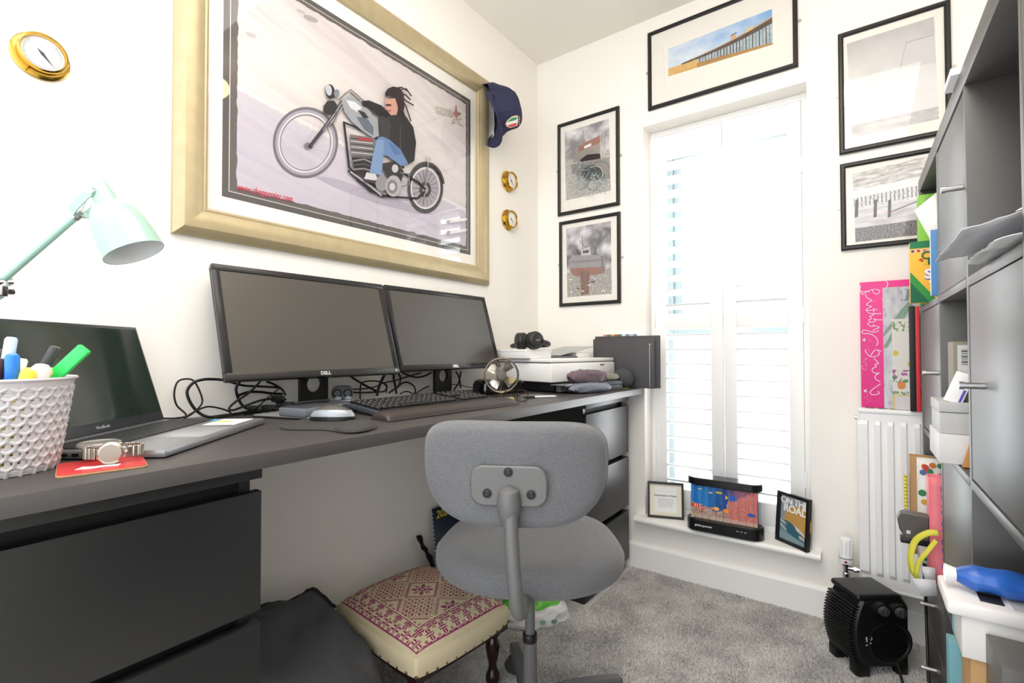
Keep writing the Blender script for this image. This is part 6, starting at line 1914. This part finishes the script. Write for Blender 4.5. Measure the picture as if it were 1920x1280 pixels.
# cube with stacked cartons
GREYC = mat('light_grey_card', '#b4b4b4', .5); GREYD = mat('grey_card', '#9a9a9a', .5)
t, Mr = bbox('white_carton', 'flat white carton at the bottom of the middle open cube', 'carton', (-.027, .46, .7425), (.16, .612, .799), mat('pale_card', '#cfcdcd', .5))
t, Mr = bbox('grey_gift_box', 'light grey lidded box on the flat white carton', 'box', (-.024, .47, .7995), (.13, .600, .841), GREYC)
g = G(Mr); g.b2((-.0255, .4685, .842), (.1315, .6015, .862), .001); g.out('lid', GREYC, t)
t, Mr = bbox('brown_box', 'tall brown box with a barcode label on the grey box', 'box', (.000, .510, .8625), (.10, .580, .982), mat('taupe_card', '#837c6c', .6))
g = G(Mr); g.b2((.006, .5800, .905), (.07, .5804, .975)); lb_ = g.out('label', mat('label_grey', '#c9c9c6', .6), t)
for k in range(9):
    g = G(Mr); w_ = (.0012, .0024, .0008)[k % 3]; g.b2((.012, .5805, .936+k*.0036), (.024, .5807, .936+k*.0036+w_)); g.out('bar', mat('dark_ink', '#3a3f38', .6), lb_)
t = bthing('white_packet', 'white packet leaning on the brown box', 'packet', .0, .62, .863)
g = G(BM @ Matrix.Translation((-.012, .592, .8635)) @ Matrix.Rotation(math.radians(20), 4, 'Y')); g.b2((-.006, -.006, 0), (.022, .004, .062), .0015); g.out('packet', PAPERW, t)
g = G(BM @ Matrix.Translation((-.012, .592, .8635)) @ Matrix.Rotation(math.radians(20), 4, 'Y')); g.b2((.015, .0042, 0), (.019, .0046, .030)); g.out('stripe', mat('violet_ink', '#5a4fc0', .5), t)
t = bthing('wood_wedge', 'small orange wooden piece right of the grey box', 'block', .02, .68, .80)
g = G(BM); g.prism([(0, 0), (.03, 0), (.03, .05), (.012, .05)], .012, M=Matrix(((1, 0, 0, .004), (0, 0, 1, .625), (0, 1, 0, .7430), (0, 0, 0, 1)))); g.out('block', mat('orange_wood', '#c98f4f', .5), t)
# gift bags in the lower cube by the radiator
KRAFT = mat('kraft_paper', '#b08a62', .7, var=.05)
def bag(name, label, lo, hi, m, lean=0):
    t = bthing(name, label, 'gift bag', (lo[0]+hi[0])/2, (lo[1]+hi[1])/2, lo[2])
    g = G(BM)
    a, b = lo, hi
    w = (hi[1]-lo[1])
    g.surf(lambda u, v: (a[0]+(b[0]-a[0])*u, b[1]-w*.25*v+.003*(nz(u*4, v*4, a[2]*9, 2)-.5)+lean*v, a[2]+(b[2]-a[2])*v), 8, 10)
    g.out('front_panel', m, t, solid=.0008, angle=80)
    g = G(BM); g.surf(lambda u, v: (a[0]+(b[0]-a[0])*u, a[1]+w*.15*v+lean*v, a[2]+(b[2]-a[2])*v), 4, 4); g.out('back_panel', m, t, solid=.0008)
    g = G(BM); g.surf(lambda u, v: (a[0]+.012*math.sin(PI*u)*(1-v), a[1]+w*.15*v+(w-w*.4*v)*u+lean*v, a[2]+(b[2]-a[2])*v), 4, 4); g.out('gusset', m, t, solid=.0008)
    return t
bag('gift_bag', 'brown kraft paper bag jutting from the lower cube next to the radiator', (-.036, .055, .3915), (.10, .105, .664), KRAFT)
PATT = mat('floral_bag_white', '#e6e8e4', .6)
t = bag('gift_bag', 'white gift bag with red, orange and green flowers beside the kraft bag', (-.024, .125, .3915), (.10, .17, .668), PATT)
g = G(BM); r = random.Random(4)
for k in range(46):
    u, v = r.uniform(-.020, .07), r.uniform(.40, .655); s = r.uniform(.004, .010); c = r.choice(['#d2534a', '#e2873e', '#3f8f5a', '#5a7fb0', '#e2b84a', '#4a9a66'])
    yy = .17-.045*.25*(v-.3915)/.2765+.0016
    g.add([(u+s*math.cos(2*PI*q/7), yy+k*.00003, v+s*math.sin(2*PI*q/7)) for q in range(7)], [tuple(range(7))], None, c)
g.out('flower_print', print_mat('poster_ink2', .5, .3, .02, .8), t, smooth=False, kind='stuff')
t = bag('gift_bag', 'pink and coral gift bag with violet lettering nearest the door edge', (-.014, .235, .3915), (.12, .30, .648), mat('coral_pink', '#ee7f8c', .5))
text('LOTS OF LOVE', .022, BM @ Matrix(((0, -1, 0, .014), (0, 0, 1, .299), (1, 0, 0, .53), (0, 0, 0, 1))) @ Matrix.Rotation(PI, 4, 'Z') @ Matrix.Rotation(0, 4, 'Z'), mat('violet_ink', '#5a4fc0', .5), t, fit=.20)
RIB = mat('yellow_ribbon', '#d8d24a', .5, var=.04)
t = bthing('yellow_ribbon', 'wide yellow ribbon looping out of the lower cube in front of the gift bags', 'ribbon', -.03, .31, .42)
def strip(pts, w, m, name, par):
    ps = spline([Vector(p) for p in pts], 8); g = G(BM); vs = []
    for i, p in enumerate(ps):
        d_ = (ps[min(i+1, len(ps)-1)]-ps[max(i-1, 0)]).normalized(); nn = Vector((-d_.z, 0, d_.x))*w/2
        vs += [tuple(p+nn+Vector((0, .004, 0))), tuple(p-nn-Vector((0, .004, 0)))]
    g.add(vs, [(2*i, 2*i+1, 2*i+3, 2*i+2) for i in range(len(ps)-1)]); g.out(name, m, par, solid=.0008, angle=80)
strip([(.0, .315, .520), (-.020, .315, .515), (-.043, .31, .490), (-.053, .31, .450), (-.050, .31, .415), (-.040, .31, .398)], .012, RIB, 'ribbon_loop', t)
strip([(-.006, .33, .505), (-.020, .33, .480), (-.030, .33, .462), (-.040, .325, .440), (-.044, .32, .41)], .008, RIB, 'ribbon_tail', t)
TAG = mat('grey_white_card', '#cfcfd2', .6)
t = bthing('gift_tag', 'pale grey folded card tag hanging at the bottom of the gift bags', 'tag', -.03, .33, .38)
g = G(BM); g.add([(-.052, .33, .402), (-.008, .33, .410), (-.006, .335, .375), (-.034, .335, .365)], [(0, 1, 2, 3)]); g.out('card', TAG, t, solid=.001)
g = G(BM); g.add([(-.034, .325, .435), (-.008, .325, .437), (-.008, .33, .410), (-.028, .33, .406)], [(0, 1, 2, 3)]); g.out('card_fold', TAG, t, solid=.001)
t = bthing('tape_dispenser', 'black plastic gadget poking out of the lower cube beside the radiator', 'gadget', -.05, .26, .47)
g = G(BM @ Matrix(((1, 0, 0, 0), (0, 0, 1, .235), (0, 1, 0, 0), (0, 0, 0, 1)))); g.prism([(-.012, .480), (-.060, .478), (-.072, .500), (-.076, .525), (-.070, .540), (-.060, .545), (-.012, .543)], .035, bev=.003); g.out('body', mat('gadget_grey', '#55524f', .35), t, angle=40)
g = G(BM); g.b2((-.070, .238, .466), (-.010, .268, .480), .002); g.out('foot', BLKP, t)
g = G(BM); g.b2((-.058, .2702, .493), (-.050, .2712, .501)); g.out('logo', WINK, t)
t = bthing('yellow_strip', 'yellow zigzag paper strip sticking up behind the kraft bag', 'paper strip', -.045, .06, .5)
g = G(BM); g.surf(lambda u, v: (-.048+.008*u, .055+.002*math.sin(v*60), .50+.10*v), 2, 40); g.out('strip', RIB, t, solid=.0006)
# cube with router and boxes
t, Mr = bbox('cardboard_box', 'plain brown cardboard box at the front of the lower open cube', 'box', (-.020, .770, .3915), (.12, .850, .486), mat('cardboard', '#b58f5f', .7, var=.06))
t, Mr = bbox('white_carton', 'white and blue carton on the plain brown cardboard box', 'carton', (-.030, .765, .4865), (.12, .855, .5505), mat('white_card', '#dcdad6', .5))
g = G(Mr); g.b2((-.0306, .7645, .4875), (-.029, .785, .5495)); g.out('blue_side', mat('pale_blue_card', '#7fb5c4', .5), t)
t, Mr = bbox('grey_tray', 'dark grey shallow tray standing right of the cartons in the lower open cube', 'tray', (-.004, .862, .3915), (.14, .960, .535), mat('tray_grey', '#5a5856', .4))
t, Mr = bbox('router', 'white plastic router lying on top of the cartons in the lower open cube', 'router', (-.048, .752, .5508), (.12, .862, .573), mat('router_white', '#e9e6e4', .4), bev=.005)
g = G(Mr); g.b2((-.006, .775, .5726), (.022, .840, .5745), .0006); g.out('badge', mat('dark_glass', '#2c2a2c', .15), t)
g = G(Mr); g.b2((.030, .765, .5726), (.10, .850, .5740), .0006); g.out('vent_panel', mat('vent_grey', '#b9b7b6', .5), t)
t = bthing('blue_packet', 'shiny blue rolled packet lying on the white router', 'packet', .02, .9, .55)
BLUP = mat('blue_foil', '#2f62b8', .25, var=.35, vscale=22)
g = G(BM); g.surf(lambda a, b: (-.030+.17*b, .806+.024*math.cos(2*PI*a)*(.5+.5*min(1, b*7))*(1+.06*math.sin(b*26+a*6)), .596+.020*math.sin(2*PI*a)*(.5+.5*min(1, b*7))*(1+.08*math.sin(b*21))), 28, 24); g.out('roll', BLUP, t, angle=80)
g = G(BM); g.surf(lambda a, b: (-.044+.016*b, .806+.009*math.cos(2*PI*a)*(1.6-.5*b), .596+.009*math.sin(2*PI*a)*(1.6-.5*b)), 20, 3); g.out('twisted_end', PAPERW, t, angle=80)
t, Mr = bbox('teal_book', 'pale teal book standing in the bottom cube beside the drawers', 'book', (-.012, .52, .0390), (.16, .56, .372), mat('pale_teal_card', '#6fa6b0', .5))
# papers on the top board
t, Mr = bbox('paper_bundle', 'white folded paper bundle lying on top of the bookcase', 'paper', (-.012, .62, 1.4685), (.12, .70, 1.482), PAPERW)

# ================================================================ THINGS STANDING ON THE RADIATOR
def wallbox(name, label, cat, lo, hi, m, part='body'):
    t = thing(name, label, cat, ((lo[0]+hi[0])/2, (lo[1]+hi[1])/2, lo[2]))
    g = G(); g.b2(lo, hi, .0005); g.out(part, m, t); return t
RT_ = .7712
PINK = mat('hot_pink_paper', '#e2378c', .5, var=.02)
t = wallbox('birthday_gift_bag', 'tall hot pink gift bag with white script lettering on the radiator', 'gift bag', (1.346, -.052, RT_), (1.500, -.040, 1.196), PINK)
def pk(u, v, y=-.0526): return P(1600+u/4.92, 510+v/4.92, 1, y)
strokes = [
 [(66, 178), (84, 205), (112, 190), (150, 170), (190, 160), (235, 165), (240, 188), (212, 204), (188, 190), (176, 165)], [(70, 120), (62, 165), (84, 182), (112, 176), (150, 180)],
 [(110, 205), (128, 238), (156, 252), (172, 262)], [(190, 262), (196, 266)], [(172, 262), (140, 282), (120, 300), (150, 310), (172, 318)], [(172, 318), (128, 338), (118, 352), (160, 352), (222, 346)], [(190, 330), (188, 372)], [(118, 352), (150, 380), (200, 384), (258, 384)], [(200, 384), (172, 402), (150, 410), (170, 428), (140, 440)], [(140, 440), (160, 462), (205, 452), (190, 432), (220, 440), (268, 440)], [(150, 462), (132, 480), (170, 500), (190, 482)], [(170, 500), (210, 498), (238, 512), (196, 530), (180, 545)], [(238, 540), (190, 556), (130, 540), (92, 536), (80, 552), (100, 566), (160, 572), (205, 600), (226, 645), (214, 680)],
 [(112, 712), (118, 742), (150, 775), (190, 782), (236, 762), (232, 728), (205, 718), (180, 740), (160, 770)], [(205, 718), (238, 722), (262, 732)], [(190, 795), (215, 820), (232, 842), (200, 852), (215, 872)], [(215, 872), (178, 890), (176, 915), (205, 932), (240, 930)], [(240, 930), (210, 950), (200, 975), (225, 1000), (250, 1010)], [(250, 1030), (215, 1055), (180, 1080), (158, 1105), (166, 1128), (205, 1132), (238, 1118), (228, 1098)],
 [(300, 85), (318, 100), (312, 130), (306, 145)]]
g = G()
for s_ in strokes: g.tube([pk(*q) for q in s_], .00115, n=5, smooth=6)
g.out('script_lettering', mat('white_ink', '#eef2fb', .5), t, kind=None)
g = G()
r = random.Random(3)
for (cu, cv) in ((100, 625), (110, 1095)):
    for k in range(5):
        a = 2*PI*k/5; g.tube([pk(cu, cv), pk(cu+17*math.cos(a), cv+17*math.sin(a))], .0012, n=4)
for k in range(60):
    cu, cv = r.choice([(130, 660), (100, 850), (130, 1140), (105, 850), (290, 210)]); p_ = pk(cu+r.uniform(-28, 28), cv+r.uniform(-60, 60)); g.ball(p_, .0009, 5, 4)
g.out('star_speckles', mat('white_ink', '#eef2fb', .5), t, kind='stuff')
def printed_bag(name, label, x0, x1, y, z1, fn, nu=50, nv=160):
    t = thing(name, label, 'gift bag', ((x0+x1)/2, y, RT_))
    g = G(); g.b2((x0, y, RT_), (x1, y+.006, z1), .0004); g.out('bag', PAPERW, t)
    g = G(); g.v = [Vector((x0+(x1-x0)*i/nu, y-.0004, RT_+(z1-RT_)*j/nv)) for j in range(nv+1) for i in range(nu+1)]
    for j in range(nv):
        for i in range(nu):
            g.f.append((j*(nu+1)+i, j*(nu+1)+i+1, (j+1)*(nu+1)+i+1, (j+1)*(nu+1)+i)); g.c.append(lin(fn((i+.5)/nu, (j+.5)/nv)))
    g.out('bag_print', print_mat('bag_ink', .4, .4, .02, .8), t, smooth=False)
def iris(a, b):
    n = nz(a*5, b*9, 3); m_ = nz(a*8+9, b*14, 6)
    c = mixc(lin('#c9c6d0'), lin('#dfe6ea'), n)
    c = mixc(c, lin('#b9a9cc'), max(0, m_-.6)*3)
    if b > .5:
        if abs((b-.78)-.35*(a-.5)) < .035*(1-abs(a-.5)) or abs((b-.68)-.5*(a-.4)) < .03: c = mixc(c, lin('#6f9a7a'), .8)
        if abs(b-.93) < .05 and a > .5 and m_ > .5: c = mixc(c, lin('#4f7f7a'), .7)
    return c
printed_bag('gift_bag', 'silvery bag with green leaf print in front of the pink bag', 1.408, 1.504, -.066, 1.172, iris)
FR = [(.12, .62, .10, '#e6cf4a'), (.62, .50, .12, '#e3cb4e'), (.75, .80, .14, '#e8954a'), (.30, .27, .15, '#e8954a'), (.95, .20, .10, '#7fa36a')]
def citrus(a, b):
    c = lin('#eeebe6') if b > .16 else lin('#e6dfe0')
    for (x, y, r_, col) in FR:
        if ((a-x)/r_)**2+((b-y)/(r_*.30))**2 < 1: c = lin(col)
    m_ = nz(a*9, b*24, 12)
    if .34 < b < .44 and m_ > .55: c = lin('#b0639a')
    if (.86 < b < .97 or .16 < b < .2) and m_ > .56: c = lin('#7fa36a')
    if .30 < b < .36 and m_ > .6: c = lin('#5f8f6a')
    if abs(b-.155) < .006: c = lin('#e3d27a')
    if a < .09 and b < .16: c = lin('#e3d58a')
    return c
printed_bag('gift_bag', 'white bag printed with lemons and oranges right of the silvery bag', 1.430, 1.506, -.080, 1.066, citrus)
t = wallbox('box_file', 'black and red upright file standing on the radiator against the bookcase', 'file', (1.473, -.112, RT_), (1.4875, -.088, 1.104), mat('file_black', '#1d1c1e', .5), 'black_cover')
g = G(); g.b2((1.4877, -.114, RT_), (1.498, -.088, 1.102), .0006); g.out('red_cover', mat('file_red', '#d8323c', .45), t)

# ================================================================ FLOOR THINGS UNDER THE DESK
BAGM = mat('dark_grey_canvas', '#47484b', .75, var=.15, vscale=18, bump=.3, bscale=260)
t = thing('shoulder_bag', 'dark grey fabric bag slumped on the floor left of the footstool', 'bag', (.28, -1.48, 0))
sec = [(.03, 0), (.035, .15), (.05, .262), (.09, .286), (.15, .282), (.24, .252), (.33, .212), (.40, .150), (.45, .10), (.482, .04), (.485, 0)]
def bagf(a, b):
    q = a*(len(sec)-1); i = min(int(q), len(sec)-2); f = q-i
    x = sec[i][0]*(1-f)+sec[i+1][0]*f; z = sec[i][1]*(1-f)+sec[i+1][1]*f
    y = -1.615+(.300+.03*min(1, x/.5))*b
    k = (4*b*(1-b))
    sag = .055*(1-b)*min(1, z/.25)-.022*math.exp(-((b-.35)/.22)**2)*(z/.3)
    w_ = (nz(x*9, y*9, 1, 3)-.5)*.05*min(1, z/.1)
    cr = .010*math.sin(x*46+y*22+3*nz(x*6, y*6))*min(1, z/.12)
    return (x*(1-.10*(1-k)**6), y, max(0.002, (z+sag+w_*.6+cr*.6)*(1-.0*(1-k))))
g = G(); g.surf(bagf, 60, 40)
for b in (0, 1):
    ring = [Vector(bagf(i/60, b)) for i in range(61)]
    c0 = sum(ring, Vector())/61; c0.y += (-.012 if b == 0 else .012); 
    o_ = len(g.v); g.v += ring+[c0]; g.f += [(o_+i, o_+i+1, o_+61) for i in range(60)]; g.c += [(1, 1, 1)]*60
g.out('body', BAGM, t, angle=80)
g = G(); g.tube([Vector(bagf(i/60*.24+.22, .999))+Vector((0, .004, .002)) for i in range(60)], .004, n=6); g.tube([Vector(bagf(.25, i/30))+Vector((0, 0, .004)) for i in range(31)], .005, n=6); g.out('binding', mat('bag_binding', '#1b1b1d', .6), t)
g = G(); g.tube([(.42, -1.45, .13), (.41, -1.43, .17), (.42, -1.39, .18), (.44, -1.36, .15), (.45, -1.35, .10)], .011, n=8, smooth=6); g.out('handle', mat('bag_binding', '#1b1b1d', .6), t)
# white and green carrier bag beyond the chair
t = thing('plastic_bag', 'white and green plastic bag on the carpet behind the chair column', 'bag', (.37, -.62, 0), math.radians(48))
def pb(a, b, zmax=.095):
    th = 2*PI*a; r = math.cos(b*PI/2)**.5
    x, y = .135*math.cos(th)*r, .085*math.sin(th)*r
    k = nz(x*22, y*22, b*4, 3)-.5
    return (x*(1+k*.2), y*(1+k*.2), max(.002, zmax*b**.8+k*.02*b+.008*math.sin(th*7+b*5)*(1-b)*b*2))
g = G(W(t)); g.surf(lambda a, b: pb(a, b*.55), 60, 14); g.out('lower_part', mat('carrier_white', '#dfe0e2', .35, var=.04), t, angle=80)
g = G(W(t)); g.surf(lambda a, b: pb(a, .55+b*.45), 60, 10); g.out('upper_part', mat('carrier_green', '#5cb53a', .35, var=.08), t, angle=80)
for k, (x, c) in enumerate(((-.03, '#6fae8a'), (.02, '#8fc0a0'), (.06, '#7f9a8f'))):
    g = G(W(t)); g.add([(x+.012*math.cos(q), -.0835-.0002*k, .022+.008*math.sin(q)) for q in (0, .8, 1.6, 2.4, 3.2, 4, 4.8, 5.6)], [tuple(range(8))]); g.out('printed_mark', mat('mark_'+c.strip('#'), c, .5), t)
# calendar and strap against the wall
t = thing('calendar', 'navy wall calendar with yellow numerals leaning on the wall behind the chair', 'calendar', (.03, -.64, 0))
g = G(); g.add([(.060, -.775, .002), (.060, -.50, .002), (.020, -.50, .362), (.020, -.775, .362)], [(0, 1, 2, 3)]); g.out('cover', mat('navy_card', '#1d2840', .5), t, solid=.003)
for k in range(22):
    g = G(); z = .03+k*.015; x = .060-.04*(z/.36); g.cyl((x+.003, -.774, z), (x-.001, -.780, z), .0016, n=6); g.out('spiral_ring', PAPERW, t)
Mc = frame_m((.0225+.004, -.735, .335), (0, 1, 0), (-.11, 0, 1))
text('2024', .040, frame_m((.026, -.72, .335), (0, 1, 0), (-.11, 0, 1)), mat('yellow_print', '#d8c23a', .5), t, bold=.0008, shear=.2)
t = thing('black_strap', 'short black webbing strap propped against the wall behind the footstool', 'strap', (.03, -.82, .0))
g = G(); pts = spline([P(785, 1003, 0, .025), P(792, 1022, 0, .03), P(800, 1035, 0, .03), P(808, 1052, 0, .035), P(815, 1085, 0, .035), Vector((.035, -.79, .03)), Vector((.04, -.785, .004))], 6); vs = []
for i, p in enumerate(pts):
    w_ = .011+.003*math.sin(i*.9); vs += [p+Vector((0, -w_, .002)), p+Vector((0, w_, -.002))]
g.add(vs, [(2*i, 2*i+1, 2*i+3, 2*i+2) for i in range(len(pts)-1)]); g.out('webbing', BLKP, t, solid=.002)
